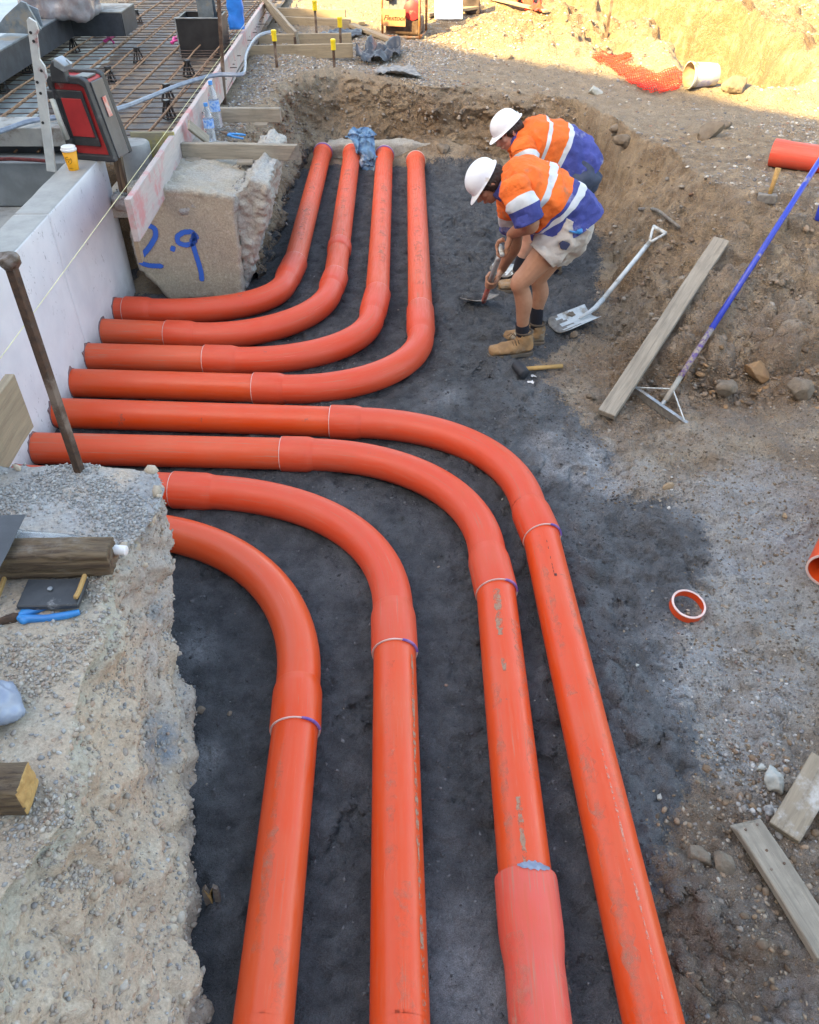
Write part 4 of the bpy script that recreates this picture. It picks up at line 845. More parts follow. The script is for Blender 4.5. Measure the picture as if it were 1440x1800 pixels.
streak(6, 'mud_streak', M_tan, .05, .30, .12, .022, seed=5); streak(6, 'mud_streak', M_tan, .40, .47, .1, .014, seed=6); streak(6, 'mud_streak', M_tan, .95, 1.25, .1, .018, seed=7)
streak(5, 'printed_line', M_print, .08, .34, .05, .0022, dash=.35, seed=8); streak(5, 'printed_line', M_print, .30, .36, -.02, .008, dash=.4, seed=9)
streak(5, 'scratch', M_scr, 1.1, 2.3, -.18, .006, seed=10); bpy.data.objects['scratch']['kind'] = 'stuff'
for k, s0_, s1_, an_, wd_, sd_ in ((5, .05, .9, .5, .03, 21), (5, 1.0, 2.0, .55, .045, 22), (5, .3, 1.4, -.5, .03, 23), (6, .2, .9, -.75, .035, 24), (6, .5, 1.2, .6, .03, 25), (7, .1, .9, .2, .03, 26), (7, .9, 2.0, -.2, .04, 27), (8, .1, .8, .3, .03, 28), (8, .7, 1.4, -.55, .04, 29), (1, .2, 2.2, .1, .05, 31), (2, .6, 2.1, .0, .05, 32), (3, .2, 2.0, .2, .05, 33), (4, .2, 2.2, -.1, .05, 34), (6, 1.35, 2.2, .75, .05, 35), (6, 1.35, 2.0, -.8, .035, 36)):
    lf = .0135 + .0022 if (k == 6 and s0_ > 1.3) else .0014
    streak(k, 'dust_patch', M_dustp, s0_, s1_, an_, wd_, seed=sd_, lift=lf)
# grout broken out round each pipe
for k in range(1, 9):
    t, a, u1, q2, en = runs[k]; hp = a + u1 * ((XW - a.x) / u1.x); mb = MB(); r = random.Random(k); n_ = 26; vs_ = []
    for i in range(n_):
        an = 2 * math.pi * i / n_; ro = PR + .002 + r.random() ** 4 * (.030 if math.sin(an) > .3 else .008)
        for rr, dx in ((PR - .004, .006), (ro, .0045), (ro + .002, -.01)): vs_.append(V(XW + dx, hp.y + math.cos(an) * rr, hp.z + math.sin(an) * rr))
    mb.add(vs_, [(i * 3 + j, i * 3 + j + 1, ((i + 1) % n_) * 3 + j + 1, ((i + 1) % n_) * 3 + j) for i in range(n_) for j in range(2)])
    o = mb.build('broken_grout', M_hole, smooth=False); parent_keep(o, wallE)
# ================================================================ left side: deck, formwork, timbers
W_pale = wood('weathered pale pine', (.36, .29, .20), (.24, .19, .135)); W_grey = wood('grey weathered timber', (.36, .32, .26), (.21, .185, .15), bump=.8)
W_old = wood('old split hardwood', (.20, .145, .09), (.065, .045, .035), grain=1.3, bump=1.2, stain=(.23, .20, .17)); W_form = wood('pink primed formwork board', (.50, .44, .42), (.40, .36, .35), stain=(.52, .25, .25), bump=.2)
W_cut = wood('fresh sawn end', (.52, .33, .13), (.36, .22, .09)); W_ply = wood('stained ply', (.30, .29, .19), (.22, .21, .16), stain=(.36, .33, .12))
W_white = wood('splattered pale board', (.33, .28, .21), (.20, .17, .13), stain=(.52, .53, .52))
M_steel = grimy('dull grey steel', (.20, .24, .27), (.13, .16, .18), rough=.5, metal=.4, scale=9, dirt=(.28, .26, .22), damt=.4)
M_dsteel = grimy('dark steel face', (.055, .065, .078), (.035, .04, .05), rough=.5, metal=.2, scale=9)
M_rust = grimy('rusty steel', (.10, .055, .035), (.05, .03, .022), rough=.85, scale=40, bump=.6, bscale=150, dirt=(.20, .15, .12), damt=.6)
M_bar = grimy('rusted reinforcing bar', (.105, .075, .06), (.07, .05, .045), rough=.8, scale=30, bump=.5, bscale=200); M_bar2 = grimy('tan rusted reinforcing bar', (.34, .20, .11), (.22, .12, .07), rough=.8, scale=30, bump=.5, bscale=200)
M_conc = grimy('grey formed concrete', (.33, .34, .32), (.24, .25, .245), rough=.8, scale=5, dirt=(.17, .15, .13), damt=.4, bump=.4)
M_mem = grimy('dusty plastic membrane', (.11, .095, .085), (.065, .060, .06), rough=.42, scale=4, dirt=(.22, .17, .12), damt=.7, bump=.6, bscale=14, bdist=.02)
M_memp = grimy('pale blue membrane', (.42, .48, .47), (.30, .35, .35), rough=.45, scale=5, bump=.4, bscale=10)
M_blkp = grimy('black plastic', (.018, .018, .02), (.03, .03, .032), rough=.4, bump=0); M_pinkp = grimy('pink plastic', (.75, .07, .33), (.6, .05, .25), rough=.5, bump=.1)
M_blue = grimy('blue rubber grip', (.015, .25, .60), (.01, .17, .45), rough=.38, dirt=(.2, .22, .24), damt=.2); M_hose = grimy('grey blue hose', (.22, .27, .34), (.15, .19, .25), rough=.4, scale=20)
M_yel = grimy('yellow plastic cap', (.80, .60, .03), (.6, .42, .03), rough=.45, bump=.05); M_string = grimy('builders string', (.75, .72, .42), rough=.8, bump=0)
# membrane under the bars
nx, nyy = 60, 140; xs = np.linspace(-3.5, -1.53, nx); ys = np.linspace(5.83, 14.5, nyy); A, B_ = np.meshgrid(xs, ys); a1, b1 = A.ravel(), B_.ravel()
zz = .722 + .012 * n2(a1, b1, 2.5, 4, 201) + .010 * (1 - np.abs(n2(a1, b1, 1.4, 3, 204)) * 3); i2 = np.arange(nx * nyy).reshape(nyy, nx)
me = np_mesh('membrane', np.stack([a1, b1, zz], 1), np.stack([i2[:-1, :-1], i2[:-1, 1:], i2[1:, 1:], i2[1:, :-1]], -1).reshape(-1, 4), True)
o = link('membrane', me, [M_mem, M_memp]); mi = np.array([1 if p.center.x < -2.98 + .10 * math.sin(p.center.y * 3) and p.center.y < 9.5 else 0 for p in me.polygons]); me.polygons.foreach_set('material_index', mi)
tag(o, 'dusty brown plastic membrane under the rusty steel reinforcing bars', 'membrane')
# reinforcing mat
rb = empty('rebar_mat', (-2.5, 9, .82)); tag(rb, 'rusty steel reinforcing mesh laid out over the plastic membrane', 'rebar')
def bar_mesh(L, r, seed):
    rr = random.Random(seed); n = max(6, int(L / .35)); pts = [V(-L / 2 + L * i / n, rr.uniform(-1, 1) * .006, rr.uniform(-1, 1) * .004) for i in range(n + 1)]
    return MB().tube(pts, r, 6).mesh('bar', True)
bm1 = [bar_mesh(1.98, .0042, s) for s in range(3)]; bm2 = [bar_mesh(8.2, .0072, 10 + s) for s in range(3)]
for m_ in bm1: m_.materials.append(M_bar)
for m_ in bm2: m_.materials.append(M_bar2)
y = 5.9; k = 0
while y < 13.6:
    o = bpy.data.objects.new('bar', bm1[k % 3]); col.objects.link(o); o.parent = rb; o.location = (random.uniform(-.10, .05), y - 9, random.uniform(-.004, .004)); o.rotation_euler.z = random.uniform(-.012, .012); y += .150 + random.uniform(-.012, .012); k += 1
for k in range(10):
    o = bpy.data.objects.new('bar', bm2[k % 3]); col.objects.link(o); o.parent = rb; o.rotation_euler.z = R_(90) + random.uniform(-.004, .004); o.location = (-3.38 + k * .20 + .0 + 2.5, .95 + random.uniform(-.1, .1), .014)
for k in range(9):
    o = bpy.data.objects.new('bar', bm2[k % 3]); col.objects.link(o); o.parent = rb; o.rotation_euler.z = R_(90) + random.uniform(-.012, .012); o.location = (-3.30 + k * .21 + random.uniform(-.03, .03) + 2.5, .9, -.045)
# bar chairs
def bar_chair(px, py, s=1.0):
    c = P(px, py, .73); mb = MB()
    for an in range(4):
        a = R_(45 + 90 * an); mb.beam((math.cos(a) * .055 * s, math.sin(a) * .055 * s, 0), (math.cos(a) * .016, math.sin(a) * .016, .12), .013, .013, up=(math.cos(a + 1.2), math.sin(a + 1.2), .3))
    mb.box((0, 0, .125), (.045, .045, .018)); ring = [V(math.cos(R_(a)) * .056 * s, math.sin(R_(a)) * .056 * s, .006) for a in (45, 135, 225, 315, 405)]
    for a, b_ in zip(ring[:-1], ring[1:]): mb.beam(a, b_, .014, .01)
    o = mb.build('bar_chair', M_blkp); o.location = (c.x, c.y, c.z); o.rotation_euler.z = random.uniform(0, 1.5); return o
for (px, py, lab) in ((195, 146, 'black plastic bar chair in the middle of the rebar, above the case'), (245, 110, 'black plastic bar chair left of the steel column box'), (172, 62, 'black plastic bar chair beside the left pink plastic piece'),
                      (132, 92, 'black plastic bar chair near the pale strip by the steel beam'), (333, 134, 'black plastic bar chair in front of the column box'), (297, 178, 'black plastic bar chair touching the grey hose'),
                      (298, 208, 'black plastic bar chair nearest the stained ply edge'), (50, 128, 'black plastic bar chair right of the painted upright stake'), (243, 40, 'black plastic bar chair farthest off in the sunlit bars'), (8, 163, 'black plastic bar chair at the left edge behind the concrete ledge')):
    tag(bar_chair(px, py), lab, 'bar chair', 'black bar chairs under the rebar')
for (p0, p1, lab) in (((185, 74), (207, 55), 'bright pink plastic strap left of the steel column box'), ((303, 77), (317, 58), 'bright pink plastic strap beside the steel column box')):
    a = P(*p0, .84); b_ = P(*p1, .86); mb = MB().tube([a, a.lerp(b_, .3) + V(0, 0, .02), a.lerp(b_, .6) - V(.01, 0, .01), b_], [.012, .02, .016, .02], 7).tube([a + V(-.02, 0, .01), a + V(.05, .02, .03), a + V(.09, 0, -.01)], .013, 6)
    me = remesh(mb, .008, 2); tag(link('plastic_strap', me, M_pinkp), lab, 'strap')
# steel column standing in a box-out
cb = P(357, 102, .72); bx = empty('box_out', tuple(cb)); tag(bx, 'black plywood box with a pale edge around the foot of the steel column', 'formwork box')
hw_ = .21; bh = .34
for (c, s, n_) in (((0, 0, bh / 2), (hw_ * 2, .018, bh), 'front_panel'), ((0, .42, bh / 2), (hw_ * 2, .018, bh), 'back_panel'), ((-hw_ + .009, .21, bh / 2), (.018, .40, bh), 'side_panel'), ((hw_ - .009, .21, bh / 2), (.018, .40, bh), 'side_panel')):
    o = MB().box(c, s).build(n_, M_blkp, bevel=.002); o.parent = bx
o = MB().box((-hw_ - .006, -.008, bh / 2), (.010, .012, bh)).box((0, -.008, bh + .006), (hw_ * 2 + .02, .02, .010)).build('edge_strip', M_gal); o.parent = bx
mb = MB().box((0, -.075, .7), (.15, .012, 1.6)).box((0, .075, .7), (.15, .012, 1.6)).box((0, 0, .7), (.010, .14, 1.6)); o = mb.build('steel_column', M_steel); o.location = (cb.x + .06, cb.y + .22, cb.z - .05); tag(o, 'grey galvanised steel column rising out of the black box', 'column')
q = PD(413, 12, cb.y + .1); mb = MB(); 
for i in range(7):
    for j in range(6): pass
me = remesh(MB().box(q, (.15, .05, .38)), .02, 2); c = getco(me); n = getno(me); c += n * (fbm(c, 8, 3, 7) * .03)[:, None]; setco(me, c); tag(link('plastic_bag', me, grimy('bright blue plastic', (.01, .22, .75), (.01, .15, .55), rough=.35, bump=.3, bscale=20)), 'bright blue plastic sheet hanging beside the steel column', 'plastic sheet')
# steel kerb beam, side plates
a = P(0, 109, 1.0); kb = empty('steel_edge_beam', (-3.25, 8.2, 1.0)); tag(kb, 'dark grey steel edge beam running along the left side of the rebar', 'beam')
def kid(mb, name, mat, par, **k): return parent_keep(mb.build(name, mat, **k), par)
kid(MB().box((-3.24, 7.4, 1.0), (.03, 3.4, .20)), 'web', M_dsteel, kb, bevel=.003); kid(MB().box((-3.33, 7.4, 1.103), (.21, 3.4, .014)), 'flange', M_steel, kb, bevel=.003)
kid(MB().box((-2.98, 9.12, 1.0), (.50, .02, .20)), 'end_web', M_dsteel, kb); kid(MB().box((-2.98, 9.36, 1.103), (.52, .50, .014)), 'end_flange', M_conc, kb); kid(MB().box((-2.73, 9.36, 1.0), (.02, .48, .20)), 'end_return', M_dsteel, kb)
tag(MB().box((-4.6, 8.2, 1.04), (2.3, 5.6, .05)).build('steel_deck', grimy('pale blue steel sheet', (.36, .42, .46), (.28, .33, .37), rough=.45, metal=.3, scale=3), bevel=.004), 'flat pale blue grey steel deck at the upper left corner', 'deck')
gs = [PD(x, y, 7.9) for x, y in ((-14, 58), (8, 28), (36, 2), (45, 5), (72, 52), (66, 60), (20, 58))]
tag(MB().prism([(p.x, p.y, max(p.z, 1.12)) for p in gs], (0, .03, 0)).build('gusset_plate', M_steel, bevel=.003), 'angled grey steel gusset plate standing on the pale steel deck', 'steel plate')
tag(MB().prism([PD(x, y, 8.0) for x, y in ((44, 6), (66, 16), (75, 46), (56, 50))], (0, .02, 0)).build('gusset_plate', grimy('dark blue grey steel', (.16, .21, .26), rough=.5), bevel=.003), 'small dark blue grey plate beside the angled gusset at upper left', 'steel plate')  # plate in one even dark blue grey
me = remesh(MB().box(PD(95, 4, 8.8) + V(0, .2, -.02), (.56, .5, .20)), .025, 4); c = getco(me); n = getno(me); r_ = 1 - np.abs(fbm(c, 5, 4, 8)) * 2; c += n * (r_ * .05)[:, None]; setco(me, c)
tag(link('plastic_wrap', me, grimy('crumpled clear plastic', (.30, .31, .34), (.22, .19, .20), rough=.25, bump=.5, bscale=12, bdist=.02)), 'crumpled clear plastic wrap lying behind the steel plates, upper left', 'plastic wrap')
# stepped concrete in the pit left of the wall
pl = empty('concrete_ledge', (-2.9, 5.7, .5)); tag(pl, 'stepped grey concrete ledge behind the white wall at the left edge', 'ledge')
kid(MB().box((-2.98, 5.90, .88), (1.78, .28, .12)), 'upper_step', M_conc, pl, bevel=.006); kid(MB().box((-2.98, 5.93, .79), (1.78, .16, .06)), 'recess', M_dsteel, pl)
kid(MB().box((-2.98, 5.78, .61), (1.78, .30, .29)), 'middle_step', grimy('blue grey formed concrete', (.22, .25, .26), (.16, .185, .195), rough=.8, scale=4), pl, bevel=.006); kid(MB().box((-2.98, 5.50, .20), (1.78, .5, .52)), 'lower_step', M_conc, pl, bevel=.006)
kid(MB().tube([PD(-40, 281, 5.60), PD(20, 279, 5.60), PD(60, 281, 5.60), PD(84, 283, 5.60)], .012, 7), 'rusty_bar', grimy('red oxide', (.16, .03, .03), (.10, .02, .02), rough=.8, scale=60, bump=.6), pl)
cc_ = P(231, 247, WT); mb = MB().lathe([(.11, -.5), (.11, WT - .02), (.10, WT - .008)], (cc_.x, cc_.y, 0), n=28); tag(mb.build('round_pier', M_conc, auto=40), 'rounded grey concrete pier just behind the red case', 'pier')
board('formwork_board', PD(236, 268, 5.66), PD(312, 268, 5.66), .26, .018, W_ply, 'stained plywood edge board between the concrete pier and the long pink board', 'board', up=(0, -1, 0))
o = tag(MB().box((PD(270, 300, 5.62).x, 5.40, .60), (.5, .44, .10)).build('infill_slab', M_brok), 'low grey slab in the gap below the stained plywood board', 'slab')
# long pink formwork board, and its continuation toward the viewer
for (a, b_, lab) in (((-1.500, 4.45, .80), (-1.615, 11.9, .80), 'long pink stained formwork board jutting over the sprayed concrete block'), ((-1.455, -.8, .81), (-1.455, 2.59, .81), 'pale formwork board end at the left edge beside the steel peg')):
    o = board('formwork_board', a, b_, .036, .238, W_form if a[1] > 4 else W_pale, lab, 'board'); 
pe = MB().box((-1.478, 4.52, .735), (.025, .05, .30)).build('cleat', W_pale, bevel=.002); tag(pe, 'small timber cleat behind the near end of the pink formwork board', 'cleat'); pe.rotation_euler = (0, 0, 0); pe.location = (-.055, .03, -.06)
# string line
s0 = PD(431, 41, 9.1); s1 = PX(58, 550, -1.52); s1 = s0 + (s1 - s0) * 1.35
tag(MB().tube([s0, s0.lerp(s1, .5) - V(0, 0, .004), s1], .0016, 6).build('string_line', M_string), 'taut pale yellow string line stretched above the white wall', 'string')
# timbers over the block
board('timber_rail', (-1.50, 5.80, .785), (-.70, 5.74, .785), .045, .10, W_grey, 'weathered timber with a broken orange tip overhanging the trench', 'timber', jag=.10, seed=4)
board('timber_rail', (-1.44, 6.68, .79), (-.92, 6.66, .79), .045, .10, W_grey, 'short weathered timber behind the water bottles', 'timber')
for (x, y, l, lab) in ((-1.42, 5.75, .11, 'small packer under the left end of the broken tipped timber'), (-1.06, 5.70, .11, 'small packer under the middle of the broken tipped timber'), (-1.07, 6.60, .10, 'small packer under the short timber behind the bottles')):
    board('timber_packer', (x - l / 2, y, .735), (x + l / 2, y, .735), .07, .022, W_grey, lab, 'packer')
board('timber_offcut', PX(331, 219, -1.46) , PX(367, 247, -1.36), .075, .02, W_grey, 'grey board offcut leaning on the pink formwork board by the bottles', 'board', up=(.3, -.6, .8))
# water bottles
M_clear = grimy('clear bottle plastic', (.78, .86, .92), (.7, .8, .9), rough=.12, trans=.82, bump=.0); M_lbl = grimy('blue printed label', (.04, .22, .62), (.35, .5, .7), rough=.35, scale=60, bump=0); M_cap = grimy('blue cap', (.05, .30, .75), rough=.4, bump=0); M_wcap = grimy('white plastic', (.78, .78, .78), (.7, .7, .7), rough=.4, bump=0)
def bottle(p0, p1, label, r=.034, capm=None, lbl=True):
    p0 = Vector(p0); p1 = Vector(p1); d = (p1 - p0); L = d.length; d.normalize(); t = empty('water_bottle', tuple(p0)); tag(t, label, 'bottle')
    prof = [(r * .6, 0), (r * .95, .006), (r, .02), (r, L * .28), (r * .93, L * .31), (r, L * .34), (r, L * .62), (r * .86, L * .72), (r * .5, L * .85), (.013, L * .9), (.013, L * .93)]
    kid(MB().lathe(prof, p0, d, 22), 'bottle_body', M_clear, t, smooth=True)
    if lbl: kid(MB().lathe([(r + .0012, L * .36), (r + .0012, L * .60)], p0, d, 22, caps=False), 'bottle_label', M_lbl, t, smooth=True)
    kid(MB().lathe([(.0155, L * .92), (.0155, L), (.013, L + .002)], p0, d, 16), 'bottle_cap', capm or M_cap, t, auto=40); return t
b0 = P(384, 224, .735); bottle(b0, PD(369, 142, b0.y + .02), 'taller clear water bottle with blue label leaning against the pink board', .038)
b0 = P(372, 248, .735); bottle(b0, PD(361, 181, b0.y + .02), 'shorter clear water bottle with blue label, nearer the board offcut', .036)
# pliers
def pliers(px, zf, label, s=1.0):
    """px: nose tip, joint, handle end a, handle end b (pixels)"""
    tip, jt, ha, hb = [zf(*q) + V(0, 0, .010) for q in px]; t = empty('pliers', tuple(jt)); tag(t, label, 'pliers')
    kid(MB().tube([tip, tip.lerp(jt, .5), jt, jt + (jt - tip).normalized() * .012], [.005 * s, .010 * s, .014 * s, .010 * s], 8, sy=.6), 'jaws', M_rust, t, smooth=True)
    for i, h in enumerate((ha, hb)):
        d = (h - jt); sd = d.normalized().cross(V(0, 0, 1)) * (.004 * (1 if i else -1)); me = remesh(MB().tube([jt + d * .05, jt + d * .18 + sd * 2, jt + d * .5 + sd * 3.5, jt + d * .8 + sd * 2, h], [.008 * s, .0095 * s, .0085 * s, .0088 * s, .007 * s], 10).ell(jt + d * .15 + sd * 3.2, (.010 * s, .010 * s, .009 * s)), .0028, 2)
        parent_keep(link('grip', me, M_blue), t)
    return t
pliers([(388, 234), (400, 238), (432, 240), (428, 246)], lambda x, y: P(x, y, .735), 'small blue handled pliers lying on the dirt behind the broken tipped timber', 1.0)
pliers([(-22, 1103), (28, 1090), (139, 1062), (142, 1080)], lambda x, y: onB(x, y) or P(x, y, .75), 'large blue handled pliers lying on the near left bank', 1.35)
# hose
hp = [P(-40, 240, .97), P(0, 232, .97), P(50, 215, .97), P(105, 207, .97), P(170, 200, .98), P(215, 190, .97), P(262, 172, .93), P(322, 148, .92), P(380, 133, .93), P(424, 132, .94), P(431, 120, .93), P(432, 100, .92), P(442, 78, .92), P(458, 62, .90), P(482, 56, .88)]
def smooth_pts(pts, m=6):
    out = []
    for i in range(len(pts) - 1):
        p0, p1, p2, p3 = pts[max(i - 1, 0)], pts[i], pts[i + 1], pts[min(i + 2, len(pts) - 1)]
        for k in range(m):
            t = k / m; out.append(.5 * ((2 * p1) + (p2 - p0) * t + (2 * p0 - 5 * p1 + 4 * p2 - p3) * t * t + (3 * p1 - p0 - 3 * p2 + p3) * t ** 3))
    return out + [pts[-1]]
ho = empty('hose', tuple(hp[4])); tag(ho, 'twin grey blue hose draped across the rebar to the yellow capped peg', 'hose')
for off in (0, .022): kid(MB().tube([p + V(0, off * .6, off * .35) for p in smooth_pts(hp)], .0115, 9), 'hose_line', M_hose, ho, smooth=True)
# pegs
def peg(base, topz, label, r=.011, cap=True, name='capped_peg', lean=(0, 0)):
    t = empty(name, tuple(base)); tag(t, label, 'peg', 'steel pegs with yellow caps' if cap else None); tp = V(base.x + lean[0], base.y + lean[1], topz)
    kid(MB().beam(base - V(0, 0, .08), tp, r * 2.4, r * 1.6, up=(0, 1, 0)), 'stake', M_rust, t, bevel=.002)
    if cap: kid(MB().lathe([(.026, -.085), (.024, -.02), (.027, -.012), (.027, .004), (.02, .010)], tp, (0, 0, 1), 18), 'cap', M_yel, t, auto=40)
    return t
for (px, py, ty, lab) in ((487, 118, 54, 'yellow capped peg where the hose ends, front left of the rails'), (588, 118, 70, 'yellow capped peg at the right end of the nearest timber rail'), (600, 94, 31, 'tall yellow capped peg behind the right end of the rails'),
                          (485, 40, 18, 'yellow capped peg beside the sloping grey plank'), (557, 66, 2, 'yellow capped peg in the middle of the farthest timber rail')):
    b0 = onG(px, py); tz = PD(px - 2, ty, b0.y).z; peg(b0, tz, lab)
for (px, py, tz, lab) in ((520, 86, .80, 'short bare peg behind the second timber rail'),):
    b0 = onG(px, py); peg(b0, tz, lab, cap=False)
b0 = onG(1065, 66); peg(b0, PD(1076, -6, b0.y).z, 'thin bare steel peg standing at the edge of the far sunlit trench', r=.013, cap=False, lean=(PD(1077, -6, b0.y).x - b0.x, 0))
b0 = V(-1.54, P(398, 157, .75).y, .66); tq = PD(384, -8, b0.y + .1); peg(b0, tq.z, 'whitish splattered steel stake fixed to the long pink board', r=.013, cap=False, name='form_stake', lean=(tq.x - b0.x, .1))
b0 = onG(478, 34); tq = PD(466, -5, b0.y); peg(b0, tq.z, 'thin leaning bare stake at the far end of the pink board', r=.011, cap=False, name='form_stake', lean=(tq.x - b0.x, 0))
# timber rails between the pegs
for (p0, p1, lab, h) in (((436, 98), (621, 108), 'nearest of the four timber rails beside the yellow capped pegs', .13), ((455, 76), (619, 86), 'second nearest of the four timber rails beside the capped pegs', .12), ((490, 44), (617, 52), 'third of the four timber rails, behind the sloping grey plank', .10), ((460, 26), (608, 36), 'farthest of the four timber rails beside the yellow capped pegs', .10)):
    a = onG(*p0); b_ = onG(*p1); a.z = b_.z = (a.z + b_.z) / 2; board('timber_rail', a + V(0, 0, h / 2), b_ + V(0, 0, h / 2), .04, h, W_pale, lab, 'timber')
board('timber_plank', onG(428, 18, .42), onG(524, 78, .05), .03, .16, W_grey, 'wide grey plank sloping down from the pink board onto the rails', 'plank', up=(0, -.5, .8))
board('timber_plank', onG(618, 52, .05), onG(694, 78, .03), .09, .035, W_pale, 'pale timber lying loose toward the machine in the orange frame', 'plank')
board('timber_plank', onG(612, 38, .03), onG(636, 46, .03), .09, .035, W_pale, 'short pale offcut right of the tall capped peg', 'plank')
board('timber_plank', onG(700, 58, .03), onG(676, 44, .16), .08, .03, W_pale, 'orange tinted offcut leaning beside the machine frame', 'plank')
def scrap(pxs, label, mat, name='plastic_scrap', cat='plastic sheet', amp=.05, lift=.03, seed=1):
    pts = [onG(x, y) for x, y in pxs]; poly = [(p.x, p.y) for p in pts]; xs = np.linspace(min(p[0] for p in poly), max(p[0] for p in poly), 40); ys = np.linspace(min(p[1] for p in poly), max(p[1] for p in poly), 34)
    A, B_ = np.meshgrid(xs, ys); a1, b1 = A.ravel(), B_.ravel(); ok = inside(a1, b1, poly); z = gz(a1, b1) + lift + amp * np.abs(n2(a1, b1, 3.5, 4, seed)) * 2
    i2 = np.arange(len(a1)).reshape(34, 40); f = np.stack([i2[:-1, :-1], i2[:-1, 1:], i2[1:, 1:], i2[1:, :-1]], -1).reshape(-1, 4); f = f[ok[f].all(1)]
    us = np.unique(f); mp = -np.ones(len(a1), int); mp[us] = np.arange(len(us)); me = np_mesh(name, np.stack([a1, b1, z], 1)[us], mp[f], True); o = link(name, me, mat); s_ = o.modifiers.new('s', 'SOLIDIFY'); s_.thickness = .004; return tag(o, label, cat)
M_blks = grimy('black plastic sheet', (.035, .04, .05), (.06, .065, .075), rough=.35, bump=.4, bscale=14, bdist=.02)
scrap([(622, 112), (655, 78), (668, 92), (706, 84), (706, 104), (680, 114), (640, 116)], 'crumpled black plastic scrap right of the nearest timber rail', M_blks, amp=.14, seed=3)
scrap([(552, 68), (580, 58), (640, 54), (638, 66), (600, 70)], 'flat dark plastic sheet under the tall capped peg', M_blks, amp=.05, seed=5)
scrap([(655, 138), (690, 120), (720, 126), (748, 138), (720, 142), (690, 140)], 'torn grey fabric scrap lying on gravel above the back trench wall', grimy('grey geotextile', (.16, .17, .18), (.28, .28, .27), rough=.9, scale=20, bump=.5), amp=.05, seed=8, name='fabric_scrap', cat='fabric')
scrap([(1036, 100), (1070, 94), (1108, 93), (1112, 108), (1104, 118), (1130, 122), (1152, 130), (1198, 126), (1206, 148), (1194, 164), (1128, 166), (1102, 150), (1078, 130), (1050, 114)], 'bright orange barrier mesh crumpled beside the white bucket', grimy('orange barrier plastic', (.85, .035, .02), (.75, .05, .02), rough=.5, bump=.8, bscale=50, bdist=.01), name='barrier_mesh', cat='barrier mesh', amp=.03, lift=.02, seed=9)
for o_ in (bpy.data.objects['barrier_mesh'],):
    wf = o_.modifiers.new('w', 'WIREFRAME'); wf.thickness = .009; wf.use_replace = True
    while len(o_.modifiers) > 1: o_.modifiers.remove(o_.modifiers[0])
scrap([(885, -8), (930, 2), (950, 14), (962, 30), (940, 28), (905, 14), (870, 0)], 'orange barrier mesh along the edge of the far sunlit trench', bpy.data.materials['orange barrier plastic'], name='barrier_mesh', cat='barrier mesh', amp=.12, seed=12)
# ---------------------------------------------------------------- compactor with the orange frame
g0 = onG(705, 66); mc = empty('compactor', tuple(g0), R_(-14)); tag(mc, 'orange framed petrol compactor with a red engine standing on the gravel', 'machine')
M_frame = grimy('worn orange frame paint', (.42, .16, .05), (.22, .09, .04), rough=.6, scale=30, dirt=(.25, .2, .15), damt=.6); M_red = grimy('red engine cover', (.5, .04, .05), (.35, .03, .04), rough=.4, dirt=(.3, .22, .18), damt=.3)
def mk(mb, name, mat, par, **k):
    o = mb.build(name, mat, **k); o.parent = par; return o
for sx in (-1, 1):
    for sy in (0, 1):
        mk(MB().tube([(sx * .22, sy * .36, .0), (sx * .22, sy * .36, .62)], .014, 9), 'frame_post', M_frame, mc, smooth=True)
mk(MB().tube([(-.22, 0, .01), (.0, -.03, .008), (.22, 0, .01)], .016, 9).tube([(-.22, .36, .01), (.22, .36, .01)], .016, 9), 'base_rail', M_frame, mc, smooth=True)
for sx in (-1, 1): mk(MB().tube([(sx * .22, 0, .01), (sx * .22, .36, .01)], .016, 9), 'side_rail', M_frame, mc, smooth=True)
mk(MB().box((-.075, -.018, .20), (.27, .012, .17)), 'name_plate', grimy('faded orange plate', (.52, .25, .11), (.40, .19, .09), rough=.6, scale=20), mc, bevel=.003)
mk(MB().box((0, .20, .10), (.40, .30, .16)), 'base_housing', M_rust, mc, bevel=.02)
mk(MB().box((-.05, .17, .32), (.22, .22, .24)), 'engine', M_steel, mc, bevel=.02); mk(MB().lathe([(.10, 0), (.105, .02), (.10, .06), (.05, .075), (.02, .08)], (.12, .10, .27), (0, -1, 0), 24), 'recoil_cover', M_red, mc, auto=35)
mk(MB().box((-.02, .2, .52), (.30, .2, .10)), 'fuel_tank', M_wcap, mc, bevel=.03); mk(MB().tube([(-.16, .0, .36), (-.12, .02, .48), (-.02, .02, .52)], .012, 7), 'fuel_line', M_blkp, mc, smooth=True); mk(MB().box((-.14, .05, .40), (.09, .08, .09)), 'air_filter', M_blkp, mc, bevel=.01)
tc_ = bpy.data.curves.new('t', 'FONT'); tc_.body = 'Flextool'; tc_.size = .075; tc_.shear = .35; tc_.extrude = .0015; tc_.align_x = 'CENTER'; to = bpy.data.objects.new('t', tc_); col.objects.link(to); bpy.context.view_layer.update()
tm = bpy.data.meshes.new_from_object(to.evaluated_get(bpy.context.evaluated_depsgraph_get())); bpy.data.objects.remove(to); o = link('lettering', tm, M_blkp); o.parent = mc; o.location = (-.075, -.027, .175); o.rotation_euler = (R_(90), 0, 0)
